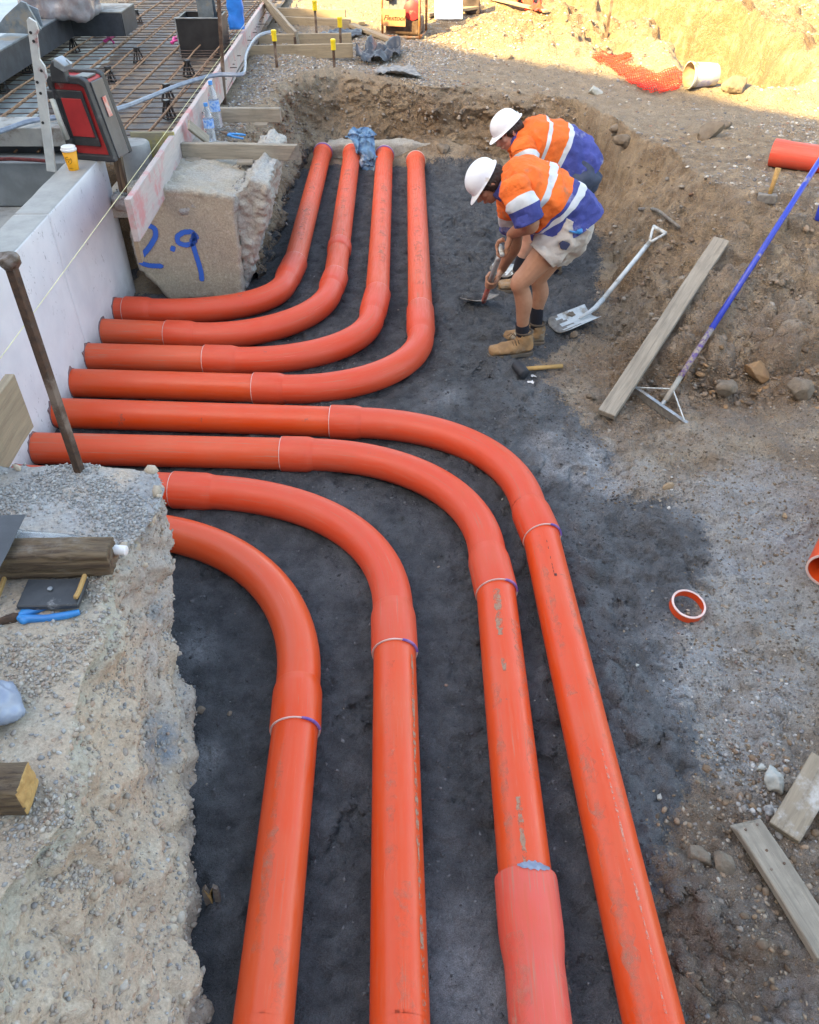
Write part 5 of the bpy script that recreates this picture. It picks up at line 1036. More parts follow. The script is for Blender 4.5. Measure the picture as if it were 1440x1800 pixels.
# sunlit sheet and board behind it
g0 = onG(788, 34); board('white_sheet', g0 + V(-.17, 0, .18), g0 + V(.17, .02, .18), .36, .02, M_wcap, 'white sheet standing in the sun right of the compactor', 'sheet', up=(0, -1, .25)); 
board('timber_plank', onG(752, 34, .05), onG(848, 22, .07), .09, .035, W_pale, 'sunlit timber lying in front of the standing white sheet', 'plank')
me = remesh(MB().box(onG(830, 26) + V(0, .1, .1), (.22, .2, .22)), .03, 3); c = getco(me); n = getno(me); c += n * (fbm(c, 6, 3, 7) * .06)[:, None]; setco(me, c); tag(link('sandbag', me, grimy('dark bag', (.07, .05, .045), rough=.9)), 'dark slumped bag behind the sunlit timber at the top', 'bag')
board('timber_plank', onG(860, 2, .04), onG(960, 28, .05), .06, .03, W_pale, 'thin sunlit timber crossing the ground near the far barrier mesh', 'plank')
# ---------------------------------------------------------------- coffee cup, case, painted stake
M_cupo = grimy('orange paper cup', (.85, .38, .015), (.8, .34, .015), rough=.5, bump=0)
cp = P(130, 298, WT); t = empty('coffee_cup', tuple(cp)); tag(t, 'orange takeaway coffee cup with white lid standing on the wall', 'cup')
H_ = .115; kid(MB().lathe([(.029, 0), (.030, .002), (.042, H_), (.041, H_)], cp, n=32), 'cup_body', M_cupo, t, smooth=True)
kid(MB().lathe([(.0435, H_ - .006), (.0455, H_ - .002), (.0455, H_ + .004), (.042, H_ + .006), (.040, H_ + .017), (.036, H_ + .019), (.034, H_ + .013), (.0, H_ + .013)], cp, n=32, caps=False), 'cup_lid', M_wcap, t, auto=40)
M_ink = grimy('black ink', (.02, .012, .01), rough=.6, bump=0)
def on_cup(an, h, off=.0006): 
    r = .030 + (.042 - .030) * h / H_ + off; return V(cp.x + r * math.cos(an), cp.y + r * math.sin(an), cp.z + h)
mb = MB(); ac = R_(-98)
for i in range(24):
    if i in (3, 4, 15, 16, 17): continue
    for (r0, r1) in ((.0185, .0205),):
        q = [on_cup(ac + r * math.cos(a) / .036, .062 + r * math.sin(a)) for a in (2 * math.pi * i / 24, 2 * math.pi * (i + 1) / 24) for r in (r0, r1)]; mb.add(q, [(0, 1, 3, 2)])
for k in range(9):
    x = -.013 + k * .0031; q = [on_cup(ac + xx / .036, hh) for xx in (x, x + .0020) for hh in (.064, .0695 if k % 3 else .0675)]; mb.add(q, [(0, 1, 3, 2)])
for k in range(11):
    x = -.014 + k * .0028; q = [on_cup(ac + xx / .034, hh) for xx in (x, x + .0016) for hh in (.016, .0185)]; mb.add(q, [(0, 1, 3, 2)])
q = [on_cup(ac + xx / .036, hh) for xx in (-.003, .003) for hh in (.052, .058)]; mb.add(q, [(0, 1, 3, 2)])
o = mb.build('cup_print', M_ink); o['kind'] = 'stuff'; parent_keep(o, t)
# red and black case: a leaning trapezoid body
kc = PD(158, 279, 5.12); kc.z = WT; t = empty('tool_case', tuple(kc + V(.025, 0, 0)), R_(-13)); t.scale = (.86, 1, .97); tag(t, 'red and black hard tool case with silver latches on the end of the white wall', 'case'); t['category'] = 'tool case'
M_cred = grimy('red case plastic', (.42, .028, .03), (.34, .022, .025), rough=.45, dirt=(.35, .2, .18), damt=.15); M_cblk = grimy('black rubber trim', (.022, .024, .028), (.035, .038, .042), rough=.55, dirt=(.12, .12, .12), damt=.3); M_cgry = grimy('dark grey panel', (.10, .105, .11), (.07, .075, .08), rough=.4)
D_ = .22
def Q(x, z, y=0): return V(x, y, z)
out = [Q(-.155, 0), Q(.165, 0), Q(.075, .455), Q(.035, .475), Q(-.205, .475), Q(-.215, .445)]
mk(MB().prism([p + V(0, .02, 0) for p in [Q(-.15, .015), Q(.15, .015), Q(.065, .455), Q(-.20, .455)]], (0, D_ - .04, 0)), 'case_body', M_cred, t, bevel=.012)
def rim_(y0, dpt, name, tt_=.03):
    cen = V(-.03, 0, .23); inn = [V((p.x - cen.x) * .80 + cen.x, 0, (p.z - cen.z) * .84 + cen.z) for p in out]; n_ = len(out); vs_ = []
    for y in (y0, y0 + dpt): vs_ += [V(p.x, y, p.z) for p in out] + [V(p.x, y, p.z) for p in inn]
    fs = []
    for j in range(n_):
        k = (j + 1) % n_; fs += [(j, k, n_ + k, n_ + j), (2 * n_ + j, 3 * n_ + j, 3 * n_ + k, 2 * n_ + k), (j, 2 * n_ + j, 2 * n_ + k, k), (n_ + j, n_ + k, 3 * n_ + k, 3 * n_ + j)]
    return mk(MB().add(vs_, fs), name, M_cblk, t, bevel=.008)
rim_(-.004, .045, 'trim'); rim_(D_ - .04, .045, 'trim')
mk(MB().prism([V(.168, .045, .01), V(.168, D_ - .045, .01), V(.086, D_ - .045, .44), V(.086, .045, .44)], (-.02, 0, 0)), 'side_panel', M_cgry, t, bevel=.004)
mk(MB().prism([V(.130, .09, .24), V(.130, .13, .24), V(.108, .13, .35), V(.108, .09, .35)], (.004, 0, 0)), 'side_sticker', grimy('pale red sticker', (.6, .12, .10), (.5, .4, .36), rough=.4, scale=30), t)
rec = [(-.165, .085), (.075, .085), (.025, .40), (-.205, .40)]
mk(MB().prism([V(x, .004, z) for x, z in rec], (0, .012, 0)), 'recess_frame', M_cblk, t, bevel=.006)
mk(MB().prism([V(x, -.001, z) for x, z in ((-.118, .14), (.048, .14), (.008, .355), (-.140, .355))], (0, .012, 0)), 'recess_panel', M_cred, t, bevel=.003)
mk(MB().tube([(-.153, -.02, .125), (-.172, -.026, .24), (-.190, -.02, .355)], .019, 12, sy=.8), 'handle', grimy('pale grey handle', (.50, .53, .50), rough=.5), t, smooth=True)
for z, x in ((.105, -.150), (.375, -.192)): mk(MB().box((x, -.008, z), (.05, .04, .05)), 'handle_mount', M_cblk, t, bevel=.008)
mk(MB().prism([V(-.17, -.018, .44), V(-.04, -.018, .44), V(-.06, -.018, .545), V(-.13, -.018, .56), V(-.155, -.018, .52)], (0, .05, 0)), 'clamp', M_cblk, t, bevel=.01)
mk(MB().prism([V(-.115, -.022, .530), V(-.05, -.022, .50), V(-.03, -.022, .535), V(-.10, -.022, .575)], (0, .09, 0)), 'latch', M_gal, t, bevel=.006); mk(MB().tube([(-.04, .02, .56), (-.015, .02, .535)], .006, 7), 'latch_pin', M_gal, t)
mk(MB().box((.01, .10, .462), (.10, .10, .012)), 'top_panel', M_cgry, t, bevel=.003)
board('timber_post', PD(206, 272, 5.17), PD(218, 336, 5.17), .05, .045, W_old, 'short brown timber post standing under the corner of the red case', 'post', up=(0, -1, 0))
# painted upright
st0 = PD(92, 300, 4.95); st1 = PD(57, 36, 4.95); out = [(-.5, -.026), (.12, -.028), (.16, -.045), (.23, -.04), (.27, -.018), (.42, -.020), (.45, -.032), (.5, -.022), (.52, .012), (.5, .024), (-.5, .026)]
L = (st1 - st0).length; ss = empty('painted_stake', mat=axes(st0, st1, (0, -1, 0))); tag(ss, 'chipped white painted steel upright with holes standing beside the red case', 'stake')
mk(MB().prism([(x * L, y, 0) for x, y in out], (0, 0, .02)), 'plate', grimy('chipped white and pink paint', (.50, .53, .52), (.42, .44, .44), rough=.6, scale=12, dirt=(.30, .16, .16), damt=.25, bump=.4), ss, bevel=.002)
for x, y in ((.38, 0), (.20, -.02), (.12, .01), (.05, .0), (-.15, .01), (.43, .01)): mk(MB().lathe([(.008, 0), (.008, .002)], (x * L, y, .0205), n=10), 'hole', M_blkp, ss)
# near steel peg at the bank
b0 = V(P(143, 822, .74).x, 2.24, .55); tp = PD(14, 452, 2.24); t = empty('steel_peg', tuple(b0)); tag(t, 'thick rusty steel peg with a mushroomed head driven into the near left bank', 'peg')
kid(MB().beam(b0, tp, .028, .028, up=(.3, 1, 0)), 'shaft', M_rust, t, bevel=.003); me = remesh(MB().lathe([(.018, -.035), (.030, -.02), (.034, -.006), (.030, .006), (.012, .010)], tp, (tp - b0).normalized(), 20), .004, 1); c = getco(me); n = getno(me); c += n * (fbm(c, 40, 3, 5) * .006)[:, None]; setco(me, c); parent_keep(link('head', me, grimy('hammered rusty head', (.20, .17, .15), (.10, .07, .05), rough=.6, metal=.3, scale=50, bump=.7)), t)
# ---------------------------------------------------------------- things on the near left bank
def rot_block(p0, p1, w_, h, mat, label, capm=None, name='timber_block', cat='timber'):
    p0 = Vector(p0); p1 = Vector(p1); L = (p1 - p0).length; mb = MB().box((0, 0, 0), (L, w_, h)); me = remesh(mb, .006, 1); c = getco(me); n = getno(me)
    q = c * [4, 30, 30]; crack = np.clip(1 - np.abs(fbm(q, 1.0, 4, 77)) * 9, 0, 1); c += n * (fbm(c, 9, 4, 71) * .006 - crack * .0055)[:, None]; ch = np.maximum(0, (c[:, 2] / h * 2) + (np.abs(c[:, 1]) / w_ * 2) - 1.72); c[:, 2] -= ch * .02; setco(me, c)
    o = link(name, me, [mat, capm or mat]); o.matrix_world = axes(p0, p1)
    if capm: 
        me.polygons.foreach_set('material_index', [1 if abs(p.normal.x) > .75 and p.center.x > L * .4 else 0 for p in me.polygons])
    return tag(o, label, cat)
zb = .755
A0 = P(-70, 962, .84); A1 = P(196, 956, .84); rot_block((A0.x, A0.y - .012, zb + .047), (A1.x, A1.y - .012, zb + .047), .09, .092, W_old, 'thick weathered split timber block on the near left bank')
A0 = P(-60, 1372, .84); A1 = P(40, 1368, .84); rot_block((A0.x, A0.y, zb + .045), (A1.x, A1.y, zb + .045), .085, .09, W_old, 'dark timber stub with a fresh sawn orange end at the left edge', W_cut)
pa = P(92, 1046, zb + .01); board('packer', (pa.x - .085, pa.y, zb + .012), (pa.x + .09, pa.y + .005, zb + .012), .11, .018, grimy('black faced ply', (.05, .055, .06), (.035, .04, .045), rough=.45, scale=20, dirt=(.3, .3, .3), damt=.15), 'black faced plywood packer with raw edges below the weathered block', 'packer')
board('timber_stick', P(133, 1052, zb + .03), P(150, 1010, zb + .03), .012, .014, W_cut, 'thin tan stick beside the black packer', 'stick'); board('timber_stick', P(-10, 1062, zb + .01), P(10, 1012, zb + .01), .012, .014, W_cut, 'thin tan stick at the left edge under the weathered block', 'stick')
q = P(88, 1035, zb + .024); tag(MB().lathe([(.008, 0), (.007, .003), (.002, .004)], q, n=12).build('nail_head', M_gal, auto=40), 'small round nail head in the black packer', 'nail')
bo0 = P(-60, 930, .87); bo1 = P(203, 946, .87); bb = bottle((bo0.x, bo0.y + .04, .80), (bo1.x + .01, bo1.y + .02, .80), 'clear plastic bottle with a white cap lying behind the weathered block', .036, M_wcap, False)
lb = bpy.data.materials.new('x'); bpy.data.materials.remove(lb)
d_ = ((bo1 - bo0)).normalized(); 
board('dark_plate', P(-40, 1010, .87), P(14, 905, .87), .11, .004, grimy('dark slate plate', (.045, .05, .06), rough=.4), 'thin dark metal plate poking in at the left edge above the block', 'plate')
me = remesh(MB().loft([(P(-60, 1250, .80), .07, .04), (P(-25, 1244, .80), .065, .035), (P(0, 1236, .785), .06, .022), (P(18, 1262, .765), .03, .008)], side=(0, 1, 0)), .008, 2); c = getco(me); n = getno(me); c += n * ((1 - np.abs(fbm(c, 14, 3, 9)) * 2) * .016)[:, None]; setco(me, c)
tag(link('plastic_bag', me, grimy('milky blue plastic', (.26, .31, .40), (.20, .24, .32), rough=.25, bump=.4, bscale=30)), 'milky crumpled plastic bag at the left edge of the near bank', 'plastic bag')
# splintered wood in the sand
q = onG(372, 1588); mb = MB().prism([(q.x - .02, q.y, q.z - .02), (q.x + .004, q.y, q.z - .02), (q.x + .003, q.y, q.z + .05), (q.x - .004, q.y, q.z + .10), (q.x - .016, q.y, q.z + .08)], (0, .012, 0)); t = empty('splintered_wood', tuple(q)); tag(t, 'splintered brown wood shard sticking out of the sand beside the left bank', 'wood shard')
kid(mb, 'shard', W_old, t); kid(MB().prism([(q.x + .008, q.y + .004, q.z - .02), (q.x + .026, q.y + .004, q.z - .02), (q.x + .028, q.y + .004, q.z + .08), (q.x + .016, q.y + .004, q.z + .095)], (0, .012, 0)), 'shard', W_old, t)
kid(MB().prism([(q.x - .008, q.y - .001, q.z + .09), (q.x + .003, q.y - .001, q.z + .055), (q.x + .016, q.y - .001, q.z + .094), (q.x + .006, q.y - .001, q.z + .07), (q.x + .003, q.y - .001, q.z - .01)], (0, .006, 0)), 'torn_edge', W_cut, t)
def restline(a, b_, r, hw=.05):
    """lift a lying board until it rests on the highest ground under it"""
    d = 0; s = (b_ - a).normalized().cross(V(0, 0, 1)) * hw
    for i in range(16):
        q = a.lerp(b_, i / 15)
        for k in (-1, 0, 1): w2 = q + s * k; d = max(d, g(w2.x, w2.y) + r - q.z)
    a.z += d * .85; b_.z += d * .85
# ================================================================ right side: tools, loose things
M_shw = grimy('worn white tool paint', (.58, .62, .62), (.45, .50, .51), rough=.5, scale=20, dirt=(.30, .27, .22), damt=.35); M_mud = grimy('dried mud on steel', (.22, .21, .19), (.14, .13, .12), rough=.9, scale=40, bump=.6)
def shovel(name, tip, heel, grip, wd, label, up, mats, group=None, dscale=1.0):
    """tip/heel: blade ends (world), grip: end of D handle"""
    tip, heel, grip = Vector(tip), Vector(heel), Vector(grip); up = Vector(up); t = empty(name, tuple(heel)); tag(t, label, 'shovel', group)
    x = (tip - heel); L = x.length; x.normalize(); y = up.cross(x).normalized(); z = x.cross(y); nu, nv = 14, 12; vs_ = []
    for i in range(nu + 1):
        for j in range(nv + 1):
            u = i / nu; v = j / nv * 2 - 1; w_ = wd / 2 * (.93 + .07 * u); sag = -.018 * (1 - v * v) + .012 * abs(v) ** 3 - .010 * (1 - u) * (1 - abs(v)) ; 
            rc = 0 if u < .9 else (abs(v) ** 6) * .03
            vs_.append(heel + x * (u * L - rc) + y * (v * w_) + z * sag)
    fs = [(i * (nv + 1) + j, i * (nv + 1) + j + 1, (i + 1) * (nv + 1) + j + 1, (i + 1) * (nv + 1) + j) for i in range(nu) for j in range(nv)]
    mi = [1 if (i > 9 + 2.2 * math.sin(j * 1.9) + 1.2 * math.sin(j * 4.1)) else 0 for i in range(nu) for j in range(nv)]
    mb = MB(); mb.add(vs_, fs); mb.mi = mi; o = mb.build('blade', [mats[0], mats[1]], smooth=True); s_ = o.modifiers.new('s', 'SOLIDIFY'); s_.thickness = .003; parent_keep(o, t)
    sd = (grip - heel).normalized(); a = heel + x * L * .35 + z * -.006
    kid(MB().tube([a, heel + x * L * .12 + z * .004, heel + sd * .03 + z * .006, heel + sd * .12], [.006, .014, .017, .017], 12), 'ferrule', mats[0], t, smooth=True)
    L2 = (grip - heel).length; fork = heel + sd * (L2 - .13)
    kid(MB().tube([heel + sd * .10, fork], .0155, 12), 'shaft', mats[0], t, smooth=True)
    for s2 in (-1, 1): kid(MB().tube([fork - sd * .01, fork + sd * .04 + y * .02 * s2, grip - sd * .02 + y * .052 * s2, grip + y * .055 * s2], [.011, .009, .009, .010], 9), 'fork', mats[0], t, smooth=True)
    kid(MB().tube([grip - y * .062, grip + y * .062], .0135, 12), 'grip', mats[0], t, smooth=True); return t, fork, sd, y
gb = clearline(P(1041, 555, .075), onG(1158, 412, .03), .022); bt_, bh_ = P(973, 583, .035), P(1041, 555, .075); restline(bt_, bh_, .030, .09); shovel('shovel', bt_, bh_, gb, .19, 'white square mouth shovel leaning on the earth bank, nobody holding it', (-.1, -.1, 1), (M_shw, M_mud), 'white painted shovels')
# plank on the bank
p0 = P(1066, 729, .05); p1 = clearline(p0, onG(1262, 446, .015), .022); board('timber_plank', p0, p1, .098, .035, W_grey, 'long weathered plank leaning up the right earth bank', 'plank', up=(-.35, -.6, .8))
# screed with the blue handle
sc0 = P(1162, 716, .07); sc1 = clearline(sc0, onG(1440, 322, .10), .03); sdv = (sc1 - sc0).normalized(); t = empty('screed_rake', tuple(sc0)); tag(t, 'long blue handled screed rake with a T head leaning on the right bank', 'rake')
M_bluet = grimy('scuffed blue tube', (.02, .055, .48), (.02, .045, .38), rough=.35, dirt=(.30, .28, .30), damt=.15); M_purt = grimy('mud splashed purple blue tube', (.09, .05, .22), (.12, .05, .11), rough=.6, scale=20, dirt=(.30, .26, .22), damt=.85, dscale=40)
Lh = (sc1 - sc0).length; kid(MB().tube([sc0 + sdv * .05, sc0 + sdv * .24], .015, 12), 'socket', grimy('dusty steel socket', (.36, .34, .29), (.26, .24, .21), rough=.7), t, smooth=True); kid(MB().tube([sc0 + sdv * .23, sc0 + sdv * .62], .0165, 12), 'lower_handle', M_purt, t, smooth=True)
kid(MB().tube([sc0 + sdv * .61, sc0 + sdv * (Lh + .9)], .017, 14), 'handle', M_bluet, t, smooth=True)
h0 = P(1114, 686, .05); h1 = P(1213, 755, .05); hm = h0.lerp(h1, .48); kid(MB().beam(h0, h1, .006, .05, up=(0, -.15, 1)), 'head', M_mud, t, bevel=.001)
kid(MB().beam(h0 + V(0, 0, .026), h1 + V(0, 0, .026), .022, .005), 'head_flange', M_gal, t, bevel=.001)
for h in (h0.lerp(hm, .1), h1.lerp(hm, .22)): kid(MB().tube([h + V(0, 0, .03), sc0 + sdv * .14], .0035, 7), 'brace', M_shw, t)
kid(MB().tube([hm + V(0, 0, .01), sc0 + sdv * .07], .012, 9), 'neck', M_gal, t)
# half buried old tool
pt = [onG(1122, 374, .03), onG(1150, 377, .035), onG(1168, 387, .03), onG(1194, 404, .015)]; tag(MB().tube(smooth_pts(pt, 4), .012, 8, sy=.7).build('bent_bar', M_mud, smooth=True), 'bent muddy bar lying on the bank above the leaning shovel', 'bar')
# rubber mallet
mh = onG(914, 660, .035); m1 = onG(988, 650, .02); t = empty('rubber_mallet', tuple(mh)); tag(t, 'black rubber mallet with a wooden handle lying near the boots', 'mallet'); restline(mh, m1, .016, .01); dm = (m1 - mh).normalized(); sdm = V(0, 0, 1).cross(dm).normalized(); sdm = (sdm + V(-.25, 0, .1)).normalized()
kid(MB().lathe([(.026, -.056), (.032, -.05), (.034, 0), (.032, .05), (.026, .056)], mh, sdm, 22), 'mallet_head', grimy('black rubber', (.02, .022, .028), (.04, .045, .05), rough=.6), t, smooth=True); kid(MB().tube([mh, m1], [.0125, .0135], 10), 'handle', W_cut, t, smooth=True)
for (px, py, lab, sd_) in ((938, 663, 'torn white scrap of paper beside the mallet handle', 3), (934, 674, 'crumpled white scrap just below the black mallet', 4)):
    q = onG(px, py, .004); r = random.Random(sd_); mb = MB(); n_ = 11; vs_ = [q + V(math.cos(2 * math.pi * i / n_) * .022 * r.uniform(.5, 1.2), math.sin(2 * math.pi * i / n_) * .018 * r.uniform(.5, 1.2), r.uniform(0, .012)) for i in range(n_)] + [q + V(0, 0, .012)]
    mb.add(vs_, [(i, (i + 1) % n_, n_) for i in range(n_)]); o = mb.build('paper_scrap', M_wcap); s_ = o.modifiers.new('s', 'SOLIDIFY'); s_.thickness = .0012; tag(o, lab, 'paper scrap')
# pipe pieces
q0 = onG(1352, 290); q0.z += .085; q1 = onG(1530, 318); q1.z = q0.z + .01; t = empty('pipe_offcut', tuple(q0)); tag(t, 'scuffed pinkish red pipe offcut lying on the ground at the right edge', 'pipe'); dq = (q1 - q0).normalized()
pts_ = seg_pts(q0, q1, .05); tube_uv('pipe', pts_, [.088] * 2 + [.084] * (len(pts_) - 2), M_pink, t); parent_keep(MB().lathe([(.088, .0), (.078, -.001), (.076, .03)], q0, dq, 40, caps=False).build('cut_edge', M_pink, smooth=True), t)
q0 = P(1449, 1016, .16); q1 = P(1500, 900, .16); q0.z = g(q0.x, q0.y) + .085; q1.z = g(q1.x, q1.y) + .085; dq = (q1 - q0).normalized(); t = empty('pipe_offcut', tuple(q0)); tag(t, 'open end of an orange pipe poking in at the right edge above the ring', 'pipe')
tube_uv('pipe', seg_pts(q0, q0 + dq * .7), [.080] * len(seg_pts(q0, q0 + dq * .7)), M_or, t); parent_keep(MB().lathe([(.0805, .0), (.0805, -.004), (.072, -.004), (.072, .0), (.071, .5)], q0, dq, 40, caps=False).build('cut_edge', [M_lip], smooth=False), t)
parent_keep(MB().lathe([(.0715, .001), (.0715, .5)], q0, dq, 40, caps=False).build('inner_bore', M_or, smooth=True), t)
rg = onG(1205, 1072, .002); ax = V(.10, -.16, 1).normalized(); t = empty('pipe_ring', tuple(rg)); tag(t, 'cut orange pipe ring with a pale rim lying on the grey ground', 'pipe ring')
kid(MB().lathe([(.069, 0), (.069, .034), (.062, .034), (.062, 0), (.069, 0)], rg + V(0, 0, .006), ax, 48, caps=False), 'ring', M_or, t, auto=40)
r = random.Random(3); n_ = 60; vs_ = []; b_ax = ax; a_ = V(1, 0, 0); a_ = (a_ - ax * a_.dot(ax)).normalized(); b2_ = ax.cross(a_)
for i in range(n_):
    an = 2 * math.pi * i / n_; u_ = a_ * math.cos(an) + b2_ * math.sin(an); zo = .0345 + .0012 * r.random(); vs_ += [rg + V(0, 0, .006) + u_ * .0698 + ax * (zo - .004), rg + V(0, 0, .006) + u_ * .0695 + ax * zo, rg + V(0, 0, .006) + u_ * .0612 + ax * zo, rg + V(0, 0, .006) + u_ * .0612 + ax * (zo - .002)]
kid(MB().add(vs_, [(i * 4 + j, i * 4 + j + 1, ((i + 1) % n_) * 4 + j + 1, ((i + 1) % n_) * 4 + j) for i in range(n_) for j in range(3)]), 'rim', M_lip, t)
# club hammer standing on its head, blue can
q = onG(1346, 356); t = empty('club_hammer', tuple(q)); tag(t, 'short wooden handled club hammer standing on its steel head', 'hammer'); kid(MB().box(q + V(0, 0, .030), (.115, .055, .055), Matrix.Rotation(R_(-18), 3, 'Z')), 'hammer_head', M_mud, t, bevel=.007)
tp = PD(1369, 295, q.y + .03); kid(MB().tube([q + V(.01, 0, .03), (q + V(.01, 0, .03)).lerp(tp, .6), tp], [.013, .015, .0175], 12), 'handle', W_cut, t, smooth=True)
q = onG(1441, 386); t = empty('blue_can', tuple(q)); tag(t, 'small blue can standing at the right edge below the pipe offcut', 'can'); kid(MB().lathe([(.030, 0), (.032, .003), (.032, .085), (.028, .09)], q, n=26), 'can_body', M_bluet, t, auto=40); kid(MB().lathe([(.026, .09), (.026, .105), (.022, .108)], q, n=22), 'lid', M_wcap, t, auto=40)
# bucket on its side
q = onG(1226, 152); t = empty('bucket', tuple(q)); tag(t, 'white plastic bucket on its side with its mouth to the left', 'bucket'); r0 = .105; c0 = q + V(-.10, 0, r0 - .01); axb = V(1, .22, -.03).normalized()
prof = [(r0, 0), (r0 + .008, .002), (r0 + .008, .02), (r0, .022), (r0 * .88, .26), (r0 * .86, .265), (0, .265)]; kid(MB().lathe(prof, c0, axb, 34, caps=False), 'bucket_shell', grimy('dirty white bucket plastic', (.55, .55, .55), (.45, .42, .38), rough=.45, dirt=(.35, .24, .12), damt=.6, scale=6), t, auto=40)
kid(MB().lathe([(r0 - .004, .001), (r0 * .86, .25), (0, .255)], c0, axb, 34, caps=False), 'inside', grimy('sunlit orange bucket inside', (.30, .19, .10), (.40, .32, .24), rough=.7), t, smooth=True); kid(MB().lathe([(r0 * .987, .06), (r0 * .920, .20)], c0 + axb * .0, axb, 34, caps=False), 'blue_label', grimy('faded blue label', (.22, .24, .50), (.5, .5, .52), rough=.5, scale=18), t, smooth=True)  # the sun's orange on the bucket inside is put into its colour
bpy.data.objects['blue_label'].scale = (1, 1, 1)
# timbers and rubble at lower right
def gz1(p): return g(p.x, p.y)
a = P(1313, 1412, .12); b_ = P(1470, 1672, .12); a.z = gz1(a) + .035; b_.z = gz1(b_) + .03; restline(a, b_, .017); board('timber_board', b_, a, .095, .030, W_grey, 'grey nailed board with a splintered end at the lower right', 'board', jag=.06, seed=9)
for s_, off, wh in ((.12, .02, 'right of the two near its splintered end'), (.12, -.022, 'left of the two near its splintered end'), (.30, .0, 'single one, a third of the way along'), (.42, .025, 'right of the two halfway along'), (.42, -.02, 'left of the two halfway along')):
    p = a.lerp(b_, s_) + V(off, off * .4, .0155); tag(MB().lathe([(.0045, 0), (.004, .0025)], p, n=9).build('nail_head', M_rust), 'rusty nail head in the splintered board, ' + wh, 'nail', 'nail heads in the splintered board')
a = P(1390, 1447, .12); b_ = P(1452, 1340, .13); a.z = gz1(a) + .025; b_.z = gz1(b_) + .03; restline(a, b_, .02); board('timber_board', a, b_, .098, .035, W_white, 'board offcut splashed with white cement at the right edge', 'board')
def rock(px, py, size, label, mat, cat='rock', seed=1, flat=.6, name='rock', sub=.12, sink=.3):
    q = onG(px, py) if not isinstance(px, Vector) else px; mb = MB().ell((0, 0, 0), (size, size * .8, size * flat), n=16, m=10); me = remesh(mb, size * sub, 0); c = getco(me); n = getno(me)
    s0_ = np.array([seed * 3.1, seed, 0]); d = fbm(c / size * 1.1 + s0_, 1, 3, seed); c = c + n * (d * size * .5)[:, None]; k = (rng.normal(size=(7, 3))); k /= np.linalg.norm(k, axis=1)[:, None]
    for kk in k:
        h = c @ kk; lim = size * .55 * (abs(kk[2]) * (flat - 1) + 1); over = np.maximum(0, h - lim); c = c - over[:, None] * kk * .9
    c = c + n * (fbm(c / size * 5 + s0_, 1, 3, seed + 5) * size * .06)[:, None]; setco(me, c); o = link(name, me, mat); o.location = (q.x, q.y, q.z + size * flat * (1 - sink) * .6); o.rotation_euler.z = seed * 1.3; return tag(o, label, cat)
R_dirt = grimy('brown dirt clod', (.20, .16, .12), (.15, .12, .09), rough=.95, scale=20, bump=.9, bscale=60, bdist=.008); R_pale = grimy('pale limestone', (.42, .43, .40), (.33, .34, .31), rough=.85, scale=15, bump=.6); R_tan = grimy('tan stone', (.33, .24, .15), (.26, .19, .12), rough=.85, scale=15, bump=.6); R_ora = grimy('orange clay clod', (.30, .18, .09), (.22, .13, .07), rough=.95, scale=20, bump=.8)
rock(1362, 1372, .058, 'angular pale concrete chunk between the two boards at the lower right', R_pale, 'concrete chunk', 4, .5, 'concrete_chunk')
rr = random.Random(5); 
p_ = []
for i in range(46):
    q = P(1360 + rr.gauss(0, 26), 1402 + rr.gauss(0, 17), .12); p_.append((q.x, q.y, gz1(q) + .006))
stones('rubble', np.array(p_), np.array([rr.uniform(.006, .019) for _ in p_]), cool=.5, label='small broken rubble below the pale concrete chunk')
for i, (px, py, s_, lab, m_) in enumerate(((1292, 160, .13, 'big brown boulder right of the white bucket', R_dirt), (1045, 164, .085, 'pale grey rock sunk in the slope above the rear worker', R_pale), (1245, 238, .12, 'lumpy brown dirt clod on the flat ground above the hammer', R_dirt), (1272, 226, .07, 'small dirt clod touching the lumpy brown clod', R_dirt),
        (1175, 856, .028, 'tan stone at the edge of the dark sand, upper right', R_tan), (1160, 1402, .018, 'small pale pebble beside the rightmost pipe near the bottom', R_pale), (1380, 908, .02, 'small tan stone right of the grey dust patch', R_tan), (1225, 1505, .05, 'flat brown clod left of the splintered board', R_dirt), (1270, 1525, .045, 'dark flat clod close to the splintered board', R_dirt),
        (895, 104, .05, 'brown stone on the gravel right of the compactor', R_dirt), (1170, 700, .06, 'clay lump just above the T head of the rake', R_dirt), (1330, 660, .10, 'ochre clay lump at the foot of the right bank', R_ora), (1405, 690, .11, 'large grey brown clay lump at the right edge below the bank', R_dirt), (1275, 690, .08, 'grey brown clay lump left of the ochre lump', R_dirt),
        (1100, 250, .10, 'brown earth lump behind the rear worker', R_dirt), (1080, 228, .07, 'small earth lump above the rear worker', R_dirt), (1120, 1170, .012, 'tiny pale pebble on the sand right of the rightmost pipe', R_pale), (1340, 1350, .02, 'small pale stone left of the concrete chunk', R_pale), (780, 268, .09, 'dirt lump at the far end behind the fourth pipe', R_dirt), (590, 244, .10, 'earth lump behind the farthest pipe ends', R_dirt),
        (1000, 560, .05, 'muddy lump between the boots and the leaning shovel', R_dirt), (1010, 590, .04, 'small muddy lump under the leaning shovel blade', R_dirt), (352, 1250, .020, 'dark grey crumb on the sand beside the left bank', R_dirt), (404, 1256, .014, 'dark crumb of sand left of the nearest pipe', R_dirt), (1040, 700, .035, 'brown clod left of the long plank', R_dirt), (1100, 735, .03, 'brown clod right of the plank foot', R_dirt))):
    rock(px, py, s_, lab, m_, seed=i + 2, cat='rock' if m_ in (R_pale, R_tan) else 'clod', name='rock' if m_ in (R_pale, R_tan) else 'dirt_clod')
